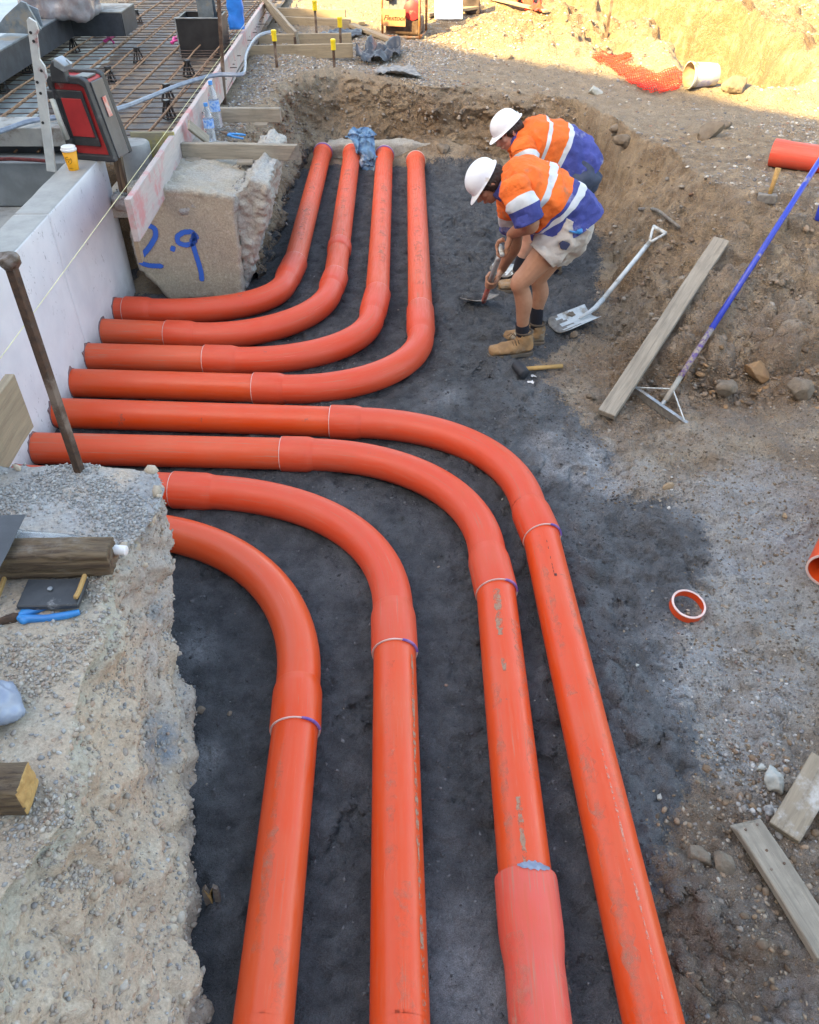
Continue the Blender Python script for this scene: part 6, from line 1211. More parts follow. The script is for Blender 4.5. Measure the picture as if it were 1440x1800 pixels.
# blue cloth over the far pipe ends
q = P(640, 262, .18); _mb = MB().loft([(q + V(-.02, .12, .17), .08, .07), (q + V(-.01, .05, .12), .15, .07), (q + V(.02, 0, .02), .13, .06), (q + V(.05, -.05, -.09), .07, .045), (q + V(.06, -.08, -.16), .03, .03)], side=(1, 0, 0))
U, Vv = np.meshgrid(np.linspace(-1, 1, 90), np.linspace(0, 1, 110)); uu, vv = U.ravel(), Vv.ravel(); wd_ = .125 * (1 - .55 * vv ** 1.5) * (.75 + .5 * np.minimum(1, vv * 3))
c0_ = np.stack([q.x - .02 + uu * wd_ + .09 * vv ** 2, q.y + .13 - .24 * vv, q.z + .20 - .10 * vv - .30 * vv ** 2.5 - .04 * uu ** 2], 1)
c0_ += np.stack([fbm(c0_ + 5 * k_, 9, 3, 400 + k_) * a_k + fbm(c0_ + 3 * k_, 24, 2, 410 + k_) * .014 for k_, a_k in ((0, .05), (1, .09), (2, .07))], 1)
i2 = np.arange(len(c0_)).reshape(110, 90); me = np_mesh('cloth', c0_, np.stack([i2[:-1, :-1], i2[:-1, 1:], i2[1:, 1:], i2[1:, :-1]], -1).reshape(-1, 4), True); c = getco(me); n = getno(me)
rd = 1 - np.abs(fbm(c * [1, 1, .7], 11, 3, 55)) * 3.2; rd2 = 1 - np.abs(fbm(c, 24, 2, 58)) * 2.5; c += n * (rd * .006 + rd2 * .003)[:, None]; setco(me, c); tag(link('cloth', me, grimy('washed blue cloth', (.13, .27, .42), (.08, .17, .30), rough=.9, scale=16, dirt=(.35, .42, .48), damt=.4, bump=.4)), 'crumpled light blue cloth draped between the far pipe ends', 'cloth')
# low concrete strip behind the pipe ends
a = P(575, 262, .12); b_ = P(770, 262, .12); me = remesh(MB().box((a + b_) / 2 + V(0, .14, -.05), ((b_ - a).length, .16, .16)), .02, 2); c = getco(me); n = getno(me); c += n * (fbm(c, 7, 4, 5) * .04)[:, None]; setco(me, c); tag(link('concrete_strip', me, M_brok), 'rough low concrete strip behind the far pipe ends', 'concrete strip')
setattr_col(me, 'mask', np.stack([.2 + 0 * c[:, 0], 0 * c[:, 0], 0 * c[:, 0]], 1))
# ================================================================ people
M_skin = grimy('tanned skin', (.42, .215, .135), (.36, .175, .105), rough=.55, scale=12, bump=.15, bscale=120, bdist=.002); M_skin2 = grimy('fair skin', (.50, .28, .20), (.44, .22, .155), rough=.55, scale=12, bump=.15, bscale=120, bdist=.002)
M_fo = grimy('orange work fabric', (.86, .17, .030), (.74, .135, .025), rough=.9, scale=7, bump=.9, bscale=8, bdist=.03, dirt=(.5, .17, .08), damt=.15); M_fn = grimy('blue work fabric', (.055, .075, .32), (.035, .05, .22), rough=.92, scale=6, bump=.9, bscale=8, bdist=.03, dirt=(.22, .24, .42), damt=.35)
M_tape = grimy('silver reflective tape', (.55, .60, .64), (.47, .52, .56), rough=.45, scale=15, bump=.1); M_shorts = grimy('pale work shorts', (.56, .50, .45), (.46, .41, .37), rough=.95, scale=8, bump=.8, bscale=9, bdist=.025, dirt=(.42, .38, .34), damt=.1); M_navy = grimy('dark navy cloth', (.035, .045, .10), (.025, .032, .07), rough=.95, scale=10, bump=.3, bscale=50)
M_boot = grimy('tan suede boot', (.34, .20, .095), (.22, .13, .065), rough=.9, scale=14, bump=.4, bscale=90, dirt=(.30, .26, .20), damt=.4); M_sole = grimy('boot sole', (.10, .085, .07), (.16, .13, .10), rough=.9); M_sock = grimy('black sock', (.012, .013, .022), rough=.95, bump=.3, bscale=200); M_hair = grimy('dark hair', (.022, .015, .012), (.035, .022, .016), rough=.7, scale=60, bump=1.0, bscale=90, stretch=(1, 1, .3))
M_hat = grimy('white hard hat', (.74, .78, .82), (.68, .72, .78), rough=.32, scale=8, bump=0, dirt=(.5, .48, .44), damt=.05); M_eye = grimy('eye', (.03, .02, .02), rough=.2, bump=0); M_lipm = grimy('lips', (.40, .16, .13), rough=.5, bump=0)
def cat_(keys, m):
    """keys: rows of numbers; smooth Catmull-Rom rows"""
    K = [np.array(k, float) for k in keys]; out = []
    for i in range(len(K) - 1):
        p0, p1, p2, p3 = K[max(i - 1, 0)], K[i], K[i + 1], K[min(i + 2, len(K) - 1)]
        for q in range(m):
            t = q / m; out.append(.5 * ((2 * p1) + (p2 - p0) * t + (2 * p0 - 5 * p1 + 4 * p2 - p3) * t * t + (3 * p1 - p0 - 3 * p2 + p3) * t ** 3))
    out.append(K[-1]); return out
def cloth_loft(name, keys, side, mats, matfn, parent, m=8, n=56, wr=.006, seed=1, sag=0.0, hem=True, up=None, wf=14):
    """keys: (point, half width, half depth).  rings are never remeshed, so bands end on clean edges"""
    rows = cat_([(*k[0], k[1], k[2]) for k in keys], m); side = Vector(side).normalized(); C = [Vector(r[:3]) for r in rows]; k = len(C); co = []; 
    for i, r in enumerate(rows):
        t = (C[min(i + 1, k - 1)] - C[max(i - 1, 0)]).normalized(); sd = (side - t * side.dot(t)).normalized(); u = t.cross(sd)
        for j in range(n):
            a = 2 * math.pi * j / n; ca, sa = math.cos(a), math.sin(a); e = .88
            co.append(C[i] + sd * (abs(ca) ** e * math.copysign(1, ca)) * r[3] * (.93 if n == 64 else 1) + u * (abs(sa) ** e * math.copysign(1, sa)) * r[4])
    c = np.array([tuple(q) for q in co]); cen = np.repeat(np.array([tuple(q) for q in C]), n, axis=0); nr = c - cen; nr /= np.linalg.norm(nr, axis=1)[:, None] + 1e-9
    f1 = (1 - np.abs(fbm((c + seed) * [1, 1, .8], wf * .55, 2, seed)) * 3.4); f3 = 1 - np.abs(fbm((c - seed) * [.7, 1, 1.3], wf * 1.3, 2, seed + 9)) * 3; f2 = fbm(c + seed, wf * .35, 2, seed + 3); c += nr * (f1 * wr * 2.6 + f3 * wr * 1.5 + f2 * wr * 2.8)[:, None]
    fs = [(i * n + j, i * n + (j + 1) % n, (i + 1) * n + (j + 1) % n, (i + 1) * n + j) for i in range(k - 1) for j in range(n)]
    mi = [matfn(i / (k - 1), j / n) for i in range(k - 1) for j in range(n)]
    vs_ = [Vector(v) for v in c]
    if hem:   # turned-in hem
        last = (k - 1) * n; tdir = (C[-1] - C[-2]).normalized(); o = len(vs_)
        for q, (sc_, dz) in enumerate(((.97, .003), (.93, -.012), (.90, -.05))):
            vs_ += [C[-1] + (vs_[last + j] - C[-1]) * sc_ + tdir * dz for j in range(n)]
        prev = last
        for q in range(3):
            fs += [(prev + j, prev + (j + 1) % n, o + q * n + (j + 1) % n, o + q * n + j) for j in range(n)]; mi += [matfn(1, j / n) for j in range(n)]; prev = o + q * n
        fs.append(tuple(prev + j for j in range(n))); mi.append(matfn(1, 0))
    else: fs.append(tuple((k - 1) * n + j for j in range(n))); mi.append(matfn(1, 0))
    fs.append(tuple(range(n))[::-1]); mi.append(matfn(0, 0))
    mb = MB(); mb.add(vs_, fs); mb.mi = mi; o = mb.build(name, mats, smooth=True); return parent_keep(o, parent)
def hand(mb, c, axis, wdir, r=.016, flip=1, s=1.0):
    """hand wrapped round a bar: c on the bar, axis along it, wdir towards the wrist"""
    c = Vector(c); a = Vector(axis).normalized(); w_ = Vector(wdir); w_ = (w_ - a * w_.dot(a)).normalized(); q = a.cross(w_) * flip
    def pt(ph, rad, off): return c + (w_ * math.cos(R_(ph)) + q * math.sin(R_(ph))) * rad + a * off
    for i, (off, ln) in enumerate(((-.032, .88), (-.011, 1.0), (.010, 1.0), (.031, .92))):
        off *= s; mb.tube([pt(35, r + .030 * s, off * .9), pt(70, r + .018 * s, off), pt(70 + 45 * ln, r + .0125 * s, off), pt(70 + 100 * ln, r + .011 * s, off), pt(70 + 150 * ln, r + .010 * s, off), pt(70 + 185 * ln, r + .009 * s, off)], [.0115 * s, .0105 * s, .0095 * s, .009 * s, .008 * s, .0065 * s], 9)
    mb.tube([pt(-15, r + .040 * s, .030 * s), pt(-55, r + .022 * s, .045 * s), pt(-100, r + .014 * s, .040 * s), pt(-145, r + .012 * s, .028 * s)], [.015 * s, .0125 * s, .011 * s, .008 * s], 9)
    wr = pt(0, r + .095 * s, 0); mb.loft([(pt(28, r + .020 * s, 0), .042 * s, .014 * s), (pt(14, r + .045 * s, 0), .043 * s, .017 * s), (pt(4, r + .07 * s, 0), .036 * s, .018 * s), (wr, .027 * s, .021 * s)], side=a); return wr
def head_parts(mb, M):
    R3 = M.to_3x3()
    def p(x, y, z): return M @ V(x, y, z)
    mb.ell(p(-.008, 0, .035), (.098, .076, .088), R3, 18, 12); mb.ell(p(.032, 0, -.035), (.062, .060, .074), R3, 16, 10); mb.ell(p(.056, 0, -.082), (.030, .033, .022), R3, 12, 8)
    mb.tube([p(.086, 0, .010), p(.098, 0, -.010), p(.113, 0, -.028), p(.098, 0, -.036)], [.009, .011, .0135, .010], 9)   # nose
    mb.ell(p(.085, 0, .022), (.014, .045, .010), R3, 12, 7); mb.ell(p(.090, 0, -.058), (.012, .024, .007), R3, 12, 7); mb.ell(p(.088, 0, -.067), (.012, .020, .007), R3, 12, 7)
    for s in (-1, 1):
        mb.ell(p(.060, .040 * s, -.020), (.026, .022, .022), R3, 10, 7); mb.ell(p(-.004, .079 * s, -.008), (.018, .010, .032), R3, 10, 8); mb.ell(p(.004, .084 * s, -.004), (.010, .007, .020), R3, 8, 6)
def face_bits(M, par):
    def p(x, y, z): return M @ V(x, y, z)
    R3 = M.to_3x3()
    for s in (-1, 1): parent_keep(MB().ell(p(.078, .031 * s, .004), (.011, .013, .007), R3, 12, 8).build('eye', M_eye, smooth=True), par); parent_keep(MB().tube([p(.083, .014 * s, .022), p(.087, .032 * s, .027), p(.076, .050 * s, .022)], [.004, .0045, .003], 7).build('eyebrow', M_hair, smooth=True), par)
    parent_keep(MB().ell(p(.098, 0, -.062), (.006, .022, .0055), R3, 12, 7).build('mouth', M_lipm, smooth=True), par)
def hair(M, par, low=-.06, back=True, fringe=0):
    mb = MB(); R3 = M.to_3x3()
    def p(x, y, z): return M @ V(x, y, z)
    mb.ell(p(-.022, 0, .038), (.098, .087, .092), R3, 18, 12)
    if back: mb.ell(p(-.055, 0, -.015), (.058, .074, .075), R3, 16, 10)
    for s in (-1, 1): mb.ell(p(-.012, .068 * s, .008), (.050, .020, .040 + fringe), R3, 12, 8)
    if fringe: mb.ell(p(.030, 0, .03), (.062, .076, .035), R3, 14, 8)
    me = remesh(mb, .005, 1); c = getco(me); n = getno(me); c += n * ((1 - np.abs(fbm(c, 55, 3, 5)) * 2.4) * .0065 + fbm(c, 18, 2, 6) * .006)[:, None]; Mi = np.array(M.inverted()); lc = c @ Mi[:3, :3].T + Mi[:3, 3]; k_ = sst(.0, .045, lc[:, 2]); lc[:, 0] *= 1 - .16 * k_; lc[:, 1] *= 1 - .14 * k_; lc[:, 2] = np.minimum(lc[:, 2], .085); Mf = np.array(M); c = lc @ Mf[:3, :3].T + Mf[:3, 3]; setco(me, c); return parent_keep(link('hair', me, M_hair), par)
def hat(M, par, lamp=False, full=False):
    """hard hat: ridged shell, brim, front peak"""
    mb = MB(); n = 48; rows = []
    for i in range(15):
        th = math.pi / 2 * i / 14; rows.append((math.sin(th), math.cos(th)))
    vs_ = []; ax, ay, az, z0 = .148, .118, .128, .040
    for i, (s, c) in enumerate(rows):
        for j in range(n):
            a = 2 * math.pi * j / n; x = ax * s * math.cos(a); y = ay * s * math.sin(a); z = z0 + az * c ** .85
            rg = math.exp(-(y / .014) ** 2) * .006 * (1 if abs(c) > .12 else 0) + math.exp(-((abs(y) - .045) / .008) ** 2) * .003 * (c > .2); L = math.hypot(x, y, z - z0) or 1
            vs_.append(V(x - .004, y, z + rg))
    def brim(out, dz, fo):
        r_ = []
        for j in range(n):
            a = 2 * math.pi * j / n; f = max(0, math.cos(a)) ** 2.5 * fo + (max(0, -math.cos(a)) ** 3 * .022 if full else 0); r_.append(V((ax + out + f) * math.cos(a) - .004, (ay + out + f * .2) * math.sin(a), z0 + dz - f * .28))
        return r_
    vs_ += brim(.003, -.008, 0) + brim(.012, -.013, .052) + brim(.0125, -.017, .053) + brim(-.004, -.010, .0) + brim(-.010, .03, 0)
    k = len(vs_) // n; fs = [(i * n + j, i * n + (j + 1) % n, (i + 1) * n + (j + 1) % n, (i + 1) * n + j) for i in range(k - 1) for j in range(n)]; vs_ = [M @ v for v in vs_]; mb.add(vs_, fs)
    o = parent_keep(mb.build('hard_hat', M_hat, auto=38), par)
    # harness band inside
    hb = MB(); r_ = [[M @ V((.106 + d) * math.cos(2 * math.pi * j / 32) - .010, (.090 + d) * math.sin(2 * math.pi * j / 32), z) for j in range(32)] for z, d in ((.052, .004), (.012, .002))]; hb.add(r_[0] + r_[1], [(j, (j + 1) % 32, 32 + (j + 1) % 32, 32 + j) for j in range(32)]); b_ = hb.build('headband', M_blkp, smooth=True); s_ = b_.modifiers.new('s', 'SOLIDIFY'); s_.thickness = .002; parent_keep(b_, o)
    if lamp:
        parent_keep(MB().tube([M @ V(-.095, -.088, .030), M @ V(-.05, -.108, .022), M @ V(.000, -.116, .018)], .011, 9).build('marker_pen', M_wcap, smooth=True), o); parent_keep(MB().tube([M @ V(-.125, -.066, .036), M @ V(-.094, -.089, .030)], .0118, 9).build('pen_cap', grimy('red pen cap', (.6, .03, .03), rough=.4, bump=0), smooth=True), o)
    return o
def boot(heel, toe, ankle, par, s=1.0, laces=True):
    heel, toe, ankle = Vector(heel), Vector(toe), Vector(ankle); x = (toe - heel); x.z = 0; L = x.length; x.normalize(); y = V(0, 0, 1).cross(x); z0 = heel.z
    L *= .92
    def p(u, v, h): return V(heel.x, heel.y, z0) + x * (u * L) + y * v + V(0, 0, h) + V(0, 0, (toe.z - heel.z) * u)
    mb = MB(); mb.loft([(p(-.02, 0, .050), .030, .036), (p(.12, 0, .050), .038, .042), (p(.35, 0, .050), .040, .046), (p(.6, 0, .044), .046, .034), (p(.82, 0, .040), .047, .031), (p(.97, 0, .036), .036, .026), (p(1.02, 0, .034), .02, .018)], side=y, n=20)
    mb.loft([(p(.16, 0, .045), .038, .048), (p(.17, 0, .085), .038, .050), (ankle.lerp(p(.17, 0, .10), .35), .039, .047), (ankle, .041, .049)], side=y, n=20)
    me = remesh(mb, .0055, 2); c = getco(me); n = getno(me); c += n * (fbm(c, 30, 3, 5) * .006 + (1 - np.abs(fbm(c, 16, 2, 8)) * 3) * .0035)[:, None]; setco(me, c); o = parent_keep(link('boot', me, M_boot), par)
    sp = []; 
    for u, wv in ((-.06, .018), (-.04, .03), (.05, .038), (.35, .037), (.6, .048), (.82, .050), (.97, .040), (1.04, .022), (1.06, .008)): sp.append((u, wv))
    ol = [p(u, w_, .016) for u, w_ in sp] + [p(u, -w_, .016) for u, w_ in sp[::-1]]; parent_keep(MB().prism(ol, (0, 0, -.022)).build('sole', M_sole, bevel=.003), o)
    parent_keep(MB().tube([ankle + x * .047 * math.cos(a) + y * .040 * math.sin(a) + V(0, 0, .004) for a in [2 * math.pi * i / 20 for i in range(21)]], .0075, 7, caps=False).build('padded_collar', grimy('dark boot collar', (.10, .075, .055), rough=.9), smooth=True), o)
    if laces:
        lb = MB()
        for k, u in enumerate((.34, .40, .46, .52)): h = .098 - k * .008; lb.tube([p(u, -.034, h - .016), p(u + .02, -.014, h + .004), p(u + .02, .014, h + .004), p(u, .034, h - .016)], .0032, 6)
        lb.tube([p(.38, -.01, .11), p(.40, -.045, .115), p(.46, -.06, .08), p(.44, -.052, .045)], .0028, 6); lb.tube([p(.38, -.01, .11), p(.48, -.03, .125), p(.56, -.045, .10)], .0028, 6)
        parent_keep(lb.build('laces', grimy('tan lace', (.14, .09, .05), rough=.9, bump=0), smooth=True), o)
    return o
def frame(center, crown, face):
    u = Vector(crown).normalized(); f = Vector(face); f = (f - u * f.dot(u)).normalized(); l = u.cross(f); m = Matrix((f, l, u)).transposed().to_4x4(); m.translation = Vector(center); return m @ Matrix.Diagonal((.90, .90, .90, 1))
def limb(mb, keys, m=5, n=16): 
    r = cat_([(*k[0], k[1]) for k in keys], m); mb.tube([Vector(q[:3]) for q in r], [q[3] for q in r], n)
# ---------------------------------------------------------------- front worker
Y1 = 4.38
def q1(x, y, dy=0): return PD(x, y, Y1 + dy)
f1n = onG(890, 634); f1f = onG(925, 600)
p1 = empty('person', (f1n.x, Y1, f1n.z)); tag(p1, 'worker in front bending over, orange and blue shirt, pale shorts, digging with a shovel', 'person')
body = MB()
hM = frame(q1(858, 320, .02), (-.74, .02, .62), (-.62, -.22, -.76)); head_parts(body, hM)
limb(body, [(hM @ V(-.03, 0, -.05), .058), (q1(882, 326, .02), .058), (q1(900, 328, .01), .075)])
body.loft([(q1(900, 326), .13, .085), (q1(925, 330), .165, .10), (q1(955, 345), .15, .11), (q1(985, 372), .14, .115), (q1(1000, 392), .15, .12)], side=(0, 1, 0))
# arms: near (left) arm holds the D grip, far arm holds the shaft
GR = PD(881, 440, 4.42); BLH = onG(850, 540, .05); BLT = onG(846, 550, .0); shd = (GR - BLH).normalized(); LOW = GR.lerp(BLH, .60)
el1 = q1(934, 392, -.24); wa = hand(body, GR + V(0, -.0, 0), V(.1, 1, .0), (el1 - GR), .0135, flip=1, s=1.02)
limb(body, [(q1(906, 326, -.13), .06), (q1(918, 350, -.20), .054), (el1, .044), (el1.lerp(wa, .35), .045), (el1.lerp(wa, .75), .034), (wa, .027), (wa.lerp(GR, .2), .022)])
el2 = q1(905, 428, .24); wb = hand(body, LOW, shd, (el2 - LOW), .0165, flip=-1, s=1.0)
limb(body, [(q1(906, 330, .16), .06), (q1(905, 375, .24), .052), (el2, .043), (el2.lerp(wb, .35), .043), (el2.lerp(wb, .75), .033), (wb, .027), (wb.lerp(LOW, .2), .022)])
# legs
an1 = q1(919, 588, -.10); kn1 = q1(914, 497, -.14); hp1 = q1(1000, 400, -.10); an2 = q1(943, 562, .13); kn2 = q1(947, 488, .12); hp2 = q1(1004, 398, .10)
limb(body, [(hp1, .092), (hp1.lerp(kn1, .4) + V(0, 0, .005), .080), (hp1.lerp(kn1, .8), .060), (kn1, .054), (kn1.lerp(an1, .14) + V(.006, 0, 0), .048), (kn1.lerp(an1, .36) + V(.017, 0, 0), .050), (kn1.lerp(an1, .66) + V(.006, 0, 0), .039), (an1, .031), (an1 - V(-.005, 0, .07), .031)])
limb(body, [(hp2, .092), (hp2.lerp(kn2, .4), .080), (hp2.lerp(kn2, .8), .060), (kn2, .053), (kn2.lerp(an2, .14) + V(.006, 0, 0), .048), (kn2.lerp(an2, .36) + V(.017, 0, 0), .049), (kn2.lerp(an2, .66) + V(.006, 0, 0), .038), (an2, .031), (an2 - V(-.005, 0, .07), .031)])
parent_keep(link('body', remesh(body, .0048, 2), M_skin), p1)
face_bits(hM, p1); hair(hM, p1, fringe=.012); hat(hM @ Matrix.Translation((.002, 0, .010)) @ Matrix.Rotation(R_(8), 4, 'Y') @ Matrix.Diagonal((.76, .77, .77, 1)), p1, lamp=True)
# boots and socks
def sock(a, d, par, r=.036, top=.075):
    limb_ = MB(); limb(limb_, [(a + d * top, r + .004), (a + d * top * .5, r + .0045), (a, r + .003), (a - d * .05, r + .002)]); parent_keep(limb_.build('sock', M_sock, smooth=True), par)
sock(an1, (kn1 - an1).normalized(), p1); sock(an2, (kn2 - an2).normalized(), p1, top=.09)
b1 = boot(V(an1.x + .055, an1.y, f1n.z), V(PD(854, 620, an1.y).x, an1.y - .05, f1n.z), V(an1.x + .008, an1.y, f1n.z + .135), p1)
z2 = g(an2.x - .05, an2.y); b2 = boot(V(an2.x + .055, an2.y, z2), V(PD(884, 585, an2.y).x, an2.y + .03, z2), V(an2.x + .008, an2.y, z2 + .13), p1)
# shirt
TP = [(q1(880, 326), .075, .075), (q1(893, 325), .12, .10), (q1(910, 325), .19, .125), (q1(934, 331), .205, .140), (q1(958, 346), .20, .155), (q1(976, 360), .195, .172), (q1(989, 378), .195, .182), (q1(997, 395), .20, .190)]
def m1(s, j):
    if .685 < s < .742: return 2
    if .46 < s < .498 and (j < .55 or j > .95 or True): return 2 if (.08 < j < .92) else 0
    return 0 if s <= .66 else 1
cloth_loft('shirt', TP, (0, 1, 0), [M_fo, M_fn, M_tape], m1, p1, m=9, n=64, wr=.005, seed=3)
def sleeve(a, b_, c_, r0, par, seed=5, cut=(.70, .83), name='sleeve', mats=None):
    cloth_loft(name, [(a, r0 * .85, r0 * .85), (a.lerp(b_, .3), r0 * 1.05, r0 * 1.05), (a.lerp(b_, .65), r0, r0), (b_, r0 * .93, r0 * .93), (c_, r0 * .92, r0 * .92)], (0, 1, .3), mats or [M_fo, M_fn, M_tape], lambda s, j: 0 if s < cut[0] else (2 if s < cut[1] else 1), par, m=8, n=40, wr=.0045, seed=seed)
sleeve(q1(902, 318, -.13), q1(920, 360, -.22), q1(931, 388, -.24), .080, p1, 5, (.64, .77)); sleeve(q1(902, 322, .14), q1(900, 378, .22), q1(900, 404, .24), .076, p1, 9, (.68, .82))
cloth_loft('collar', [(q1(874, 322, .01), .066, .064), (q1(880, 325, .01), .074, .072), (q1(890, 327, .01), .092, .085)], (0, 1, 0), [M_fn], lambda s, j: 0, p1, m=5, n=36, wr=.002, seed=7, hem=False)
# shorts
cloth_loft('shorts_leg', [(q1(1002, 388, -.07), .12, .125), (q1(990, 410, -.09), .115, .112), (q1(970, 432, -.12), .098, .092), (q1(953, 450, -.135), .088, .080)], (0, 1, 0), [M_shorts], lambda s, j: 0, p1, m=8, n=48, wr=.006, seed=11)
cloth_loft('shorts_leg', [(q1(1004, 388, .07), .12, .122), (q1(998, 412, .09), .11, .108), (q1(985, 434, .11), .095, .090), (q1(975, 450, .12), .088, .080)], (0, 1, 0), [M_shorts], lambda s, j: 0, p1, m=8, n=48, wr=.006, seed=12)
pk = [q1(x, y, -.225) for x, y in ((984, 430), (990, 424), (1003, 430), (996, 440), (986, 438))]
parent_keep(MB().prism(pk, (0, .03, 0)).build('pocket_patch', M_navy, bevel=.003), p1); parent_keep(MB().tube([q1(1001, 406, -.20), q1(1010, 408, -.21), q1(1018, 410, -.21), q1(1023, 402, -.20)], .006, 8).ell(q1(1019, 407, -.21), (.018, .012, .014)).build('belt_clip', M_blue, smooth=True), p1)
# his shovel: light shaft, reddish lower end
xb = V(0, 0, 0)
sh1 = empty('shovel', tuple(BLH)); tag(sh1, 'shovel held by the front worker with its blade in the dark sand', 'shovel')
kid(MB().tube([GR - V(.0, .062, 0), GR + V(.0, .062, 0)], .0135, 12), 'grip', M_shw, sh1, smooth=True)
fk = GR - shd * .115
for s2 in (-1, 1): kid(MB().tube([fk, fk + shd * .04 + V(0, .028 * s2, 0), GR + V(0, .055 * s2, 0)], [.011, .009, .010], 9), 'fork', M_shw, sh1, smooth=True)
kid(MB().tube([fk + shd * .01, GR.lerp(BLH, .72)], .0165, 14), 'shaft', grimy('grey plastic shaft', (.34, .37, .38), (.26, .28, .29), rough=.5, dirt=(.3, .28, .25), damt=.3), sh1, smooth=True); kid(MB().tube([GR.lerp(BLH, .70), GR.lerp(BLH, 1.0), BLH - shd * .03], [.0168, .016, .012], 12), 'red_socket', grimy('worn red paint', (.45, .10, .08), (.35, .12, .10), rough=.6, dirt=(.3, .28, .25), damt=.4), sh1, smooth=True)
nu, nv = 10, 14; vs_ = []; fw = V(-.22, .42, -.16).normalized(); sdv_ = V(1, .32, .05).normalized()
for i in range(nu + 1):
    for j in range(nv + 1):
        u = i / nu; v = j / nv * 2 - 1; vs_.append(BLH - shd * .01 + fw * ((u - .1) * .20) + sdv_ * (v * .098 * (1 - .25 * u ** 3)) + V(0, 0, .022 * v * v + .006))
o = MB().add(vs_, [(i * (nv + 1) + j, i * (nv + 1) + j + 1, (i + 1) * (nv + 1) + j + 1, (i + 1) * (nv + 1) + j) for i in range(nu) for j in range(nv)]).build('blade', M_mud, smooth=True); s_ = o.modifiers.new('s', 'SOLIDIFY'); s_.thickness = .004; parent_keep(o, sh1)
me = remesh(MB().ell(BLH + fw * .10 + V(0, 0, .012), (.075, .055, .022)), .008, 1); c = getco(me); n = getno(me); c += n * (fbm(c, 20, 3, 5) * .014)[:, None]; setco(me, c); tag(link('sand_scoop', me, bpy.data.materials['site ground']), 'small scoop of dark sand on the front worker\'s shovel blade', 'sand', kind=None); setattr_col(me, 'mask', np.stack([1 + 0 * c[:, 0], 0 * c[:, 0], 0 * c[:, 0]], 1)); setattr_col(me, 'mask2', c * 0)
# ---------------------------------------------------------------- rear worker
Y2 = 5.42
def q2_(x, y, dy=0): return PD(x, y, Y2 + dy)
f2 = onG(892, 502); p2 = empty('person', (f2.x, Y2, f2.z)); tag(p2, 'worker behind, bent over in white hard hat with two silver bands on an orange shirt', 'person')
body = MB(); hM = frame(q2_(893, 231), (-.58, .05, .80), (-.80, -.34, -.42)); head_parts(body, hM)
limb(body, [(hM @ V(-.03, 0, -.05), .056), (q2_(908, 243), .056), (q2_(922, 252), .075)])
body.loft([(q2_(922, 250), .13, .085), (q2_(945, 254), .165, .10), (q2_(975, 268), .15, .11), (q2_(1005, 288), .14, .11), (q2_(1020, 303), .15, .115)], side=(0, 1, 0))
G2 = q2_(922, 385, -.05); B2 = onG(898, 470, .05); sd2 = (G2 - B2).normalized(); L2 = G2.lerp(B2, .42)
e1 = q2_(930, 330, -.26); wa = hand(body, G2, V(.1, 1, 0), e1 - G2, .0135, 1); limb(body, [(q2_(925, 256, -.13), .06), (q2_(928, 285, -.22), .054), (e1, .044), (e1.lerp(wa, .35), .044), (e1.lerp(wa, .75), .034), (wa, .027), (wa.lerp(G2, .2), .022)])
e2 = q2_(925, 350, .22); wb = hand(body, L2, sd2, e2 - L2, .0165, -1); limb(body, [(q2_(925, 260, .15), .06), (q2_(925, 300, .22), .054), (e2, .044), (e2.lerp(wb, .35), .044), (e2.lerp(wb, .75), .034), (wb, .027), (wb.lerp(L2, .2), .022)])
a1 = q2_(914, 464, -.10); k1_ = q2_(936, 398, -.12); h1_ = q2_(1018, 308, -.09); a2 = q2_(974, 466, .10); k2_ = q2_(968, 396, .12); h2_ = q2_(1022, 308, .09)
for hh, kk, aa in ((h1_, k1_, a1), (h2_, k2_, a2)):
    limb(body, [(hh, .092), (hh.lerp(kk, .5), .078), (kk, .055), (kk.lerp(aa, .36) + V(.015, 0, 0), .052), (kk.lerp(aa, .7), .039), (aa, .032), (aa - V(-.004, 0, .06), .031)])
parent_keep(link('body', remesh(body, .0052, 2), M_skin2), p2); face_bits(hM, p2); hair(hM, p2, back=True); hat(hM @ Matrix.Translation((-.004, 0, .012)) @ Matrix.Rotation(R_(3), 4, 'Y') @ Matrix.Diagonal((.76, .77, .77, 1)), p2, full=True)
sock(a1, (k1_ - a1).normalized(), p2, top=.06); sock(a2, (k2_ - a2).normalized(), p2, top=.06)
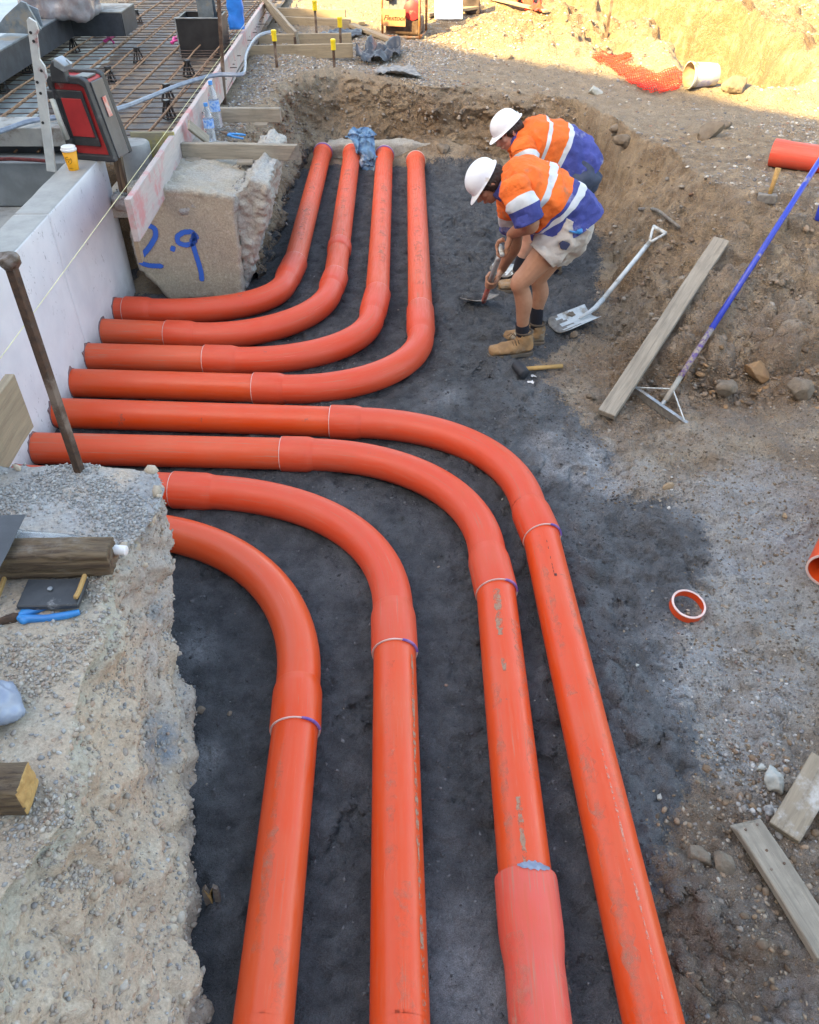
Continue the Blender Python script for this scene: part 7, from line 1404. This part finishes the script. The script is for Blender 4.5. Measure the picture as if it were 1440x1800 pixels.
zf = g(a1.x - .05, a1.y); boot(V(a1.x + .05, a1.y, zf), V(PD(874, 492, a1.y).x, a1.y, zf), V(a1.x + .006, a1.y, zf + .13), p2, laces=False); zf = g(a2.x - .05, a2.y); boot(V(a2.x + .05, a2.y, zf), V(a2.x - .20, a2.y + .02, zf), V(a2.x + .006, a2.y, zf + .13), p2, laces=False)
TP = [(q2_(902, 240), .075, .07), (q2_(914, 246), .13, .10), (q2_(932, 250), .20, .135), (q2_(955, 256), .21, .155), (q2_(978, 266), .205, .165), (q2_(998, 277), .20, .165), (q2_(1013, 290), .195, .155), (q2_(1022, 303), .19, .145)]
cloth_loft('shirt', TP, (0, 1, 0), [M_fo, M_fn, M_tape], lambda s, j: 2 if (.375 < s < .412 or .555 < s < .595) else (0 if s < .55 else 1), p2, m=9, n=64, wr=.005, seed=23)
sleeve(q2_(922, 250, -.13), q2_(926, 285, -.22), q2_(929, 318, -.25), .078, p2, 25, (.6, .75)); sleeve(q2_(922, 252, .14), q2_(922, 290, .21), q2_(922, 318, .23), .076, p2, 26, (.6, .75))
cloth_loft('collar', [(q2_(899, 238), .064, .062), (q2_(905, 242), .072, .070), (q2_(914, 247), .09, .082)], (0, 1, 0), [M_fn], lambda s, j: 0, p2, m=5, n=36, wr=.002, seed=27, hem=False)
M_nshort = grimy('slate blue work shorts', (.06, .085, .14), (.045, .06, .10), rough=.95, scale=9, bump=.3, bscale=50)
for dy, hh, kk, sd_ in ((-.07, h1_, k1_, 31), (.07, h2_, k2_, 32)):
    cloth_loft('shorts_leg', [(q2_(1022, 297, dy * .8), .12, .118), (hh.lerp(kk, .1), .118, .115), (hh.lerp(kk, .4), .105, .100), (hh.lerp(kk, .75), .090, .082)], (0, 1, 0), [M_nshort], lambda s, j: 0, p2, m=8, n=48, wr=.006, seed=sd_)
tip = B2 + V(-.10, -.16, -.03); sh2, *_ = shovel('shovel', tip, B2, G2, .19, 'white shovel held by the rear worker, blade showing between the legs', (-.2, -.5, 1), (M_shw, M_mud), 'white painted shovels')
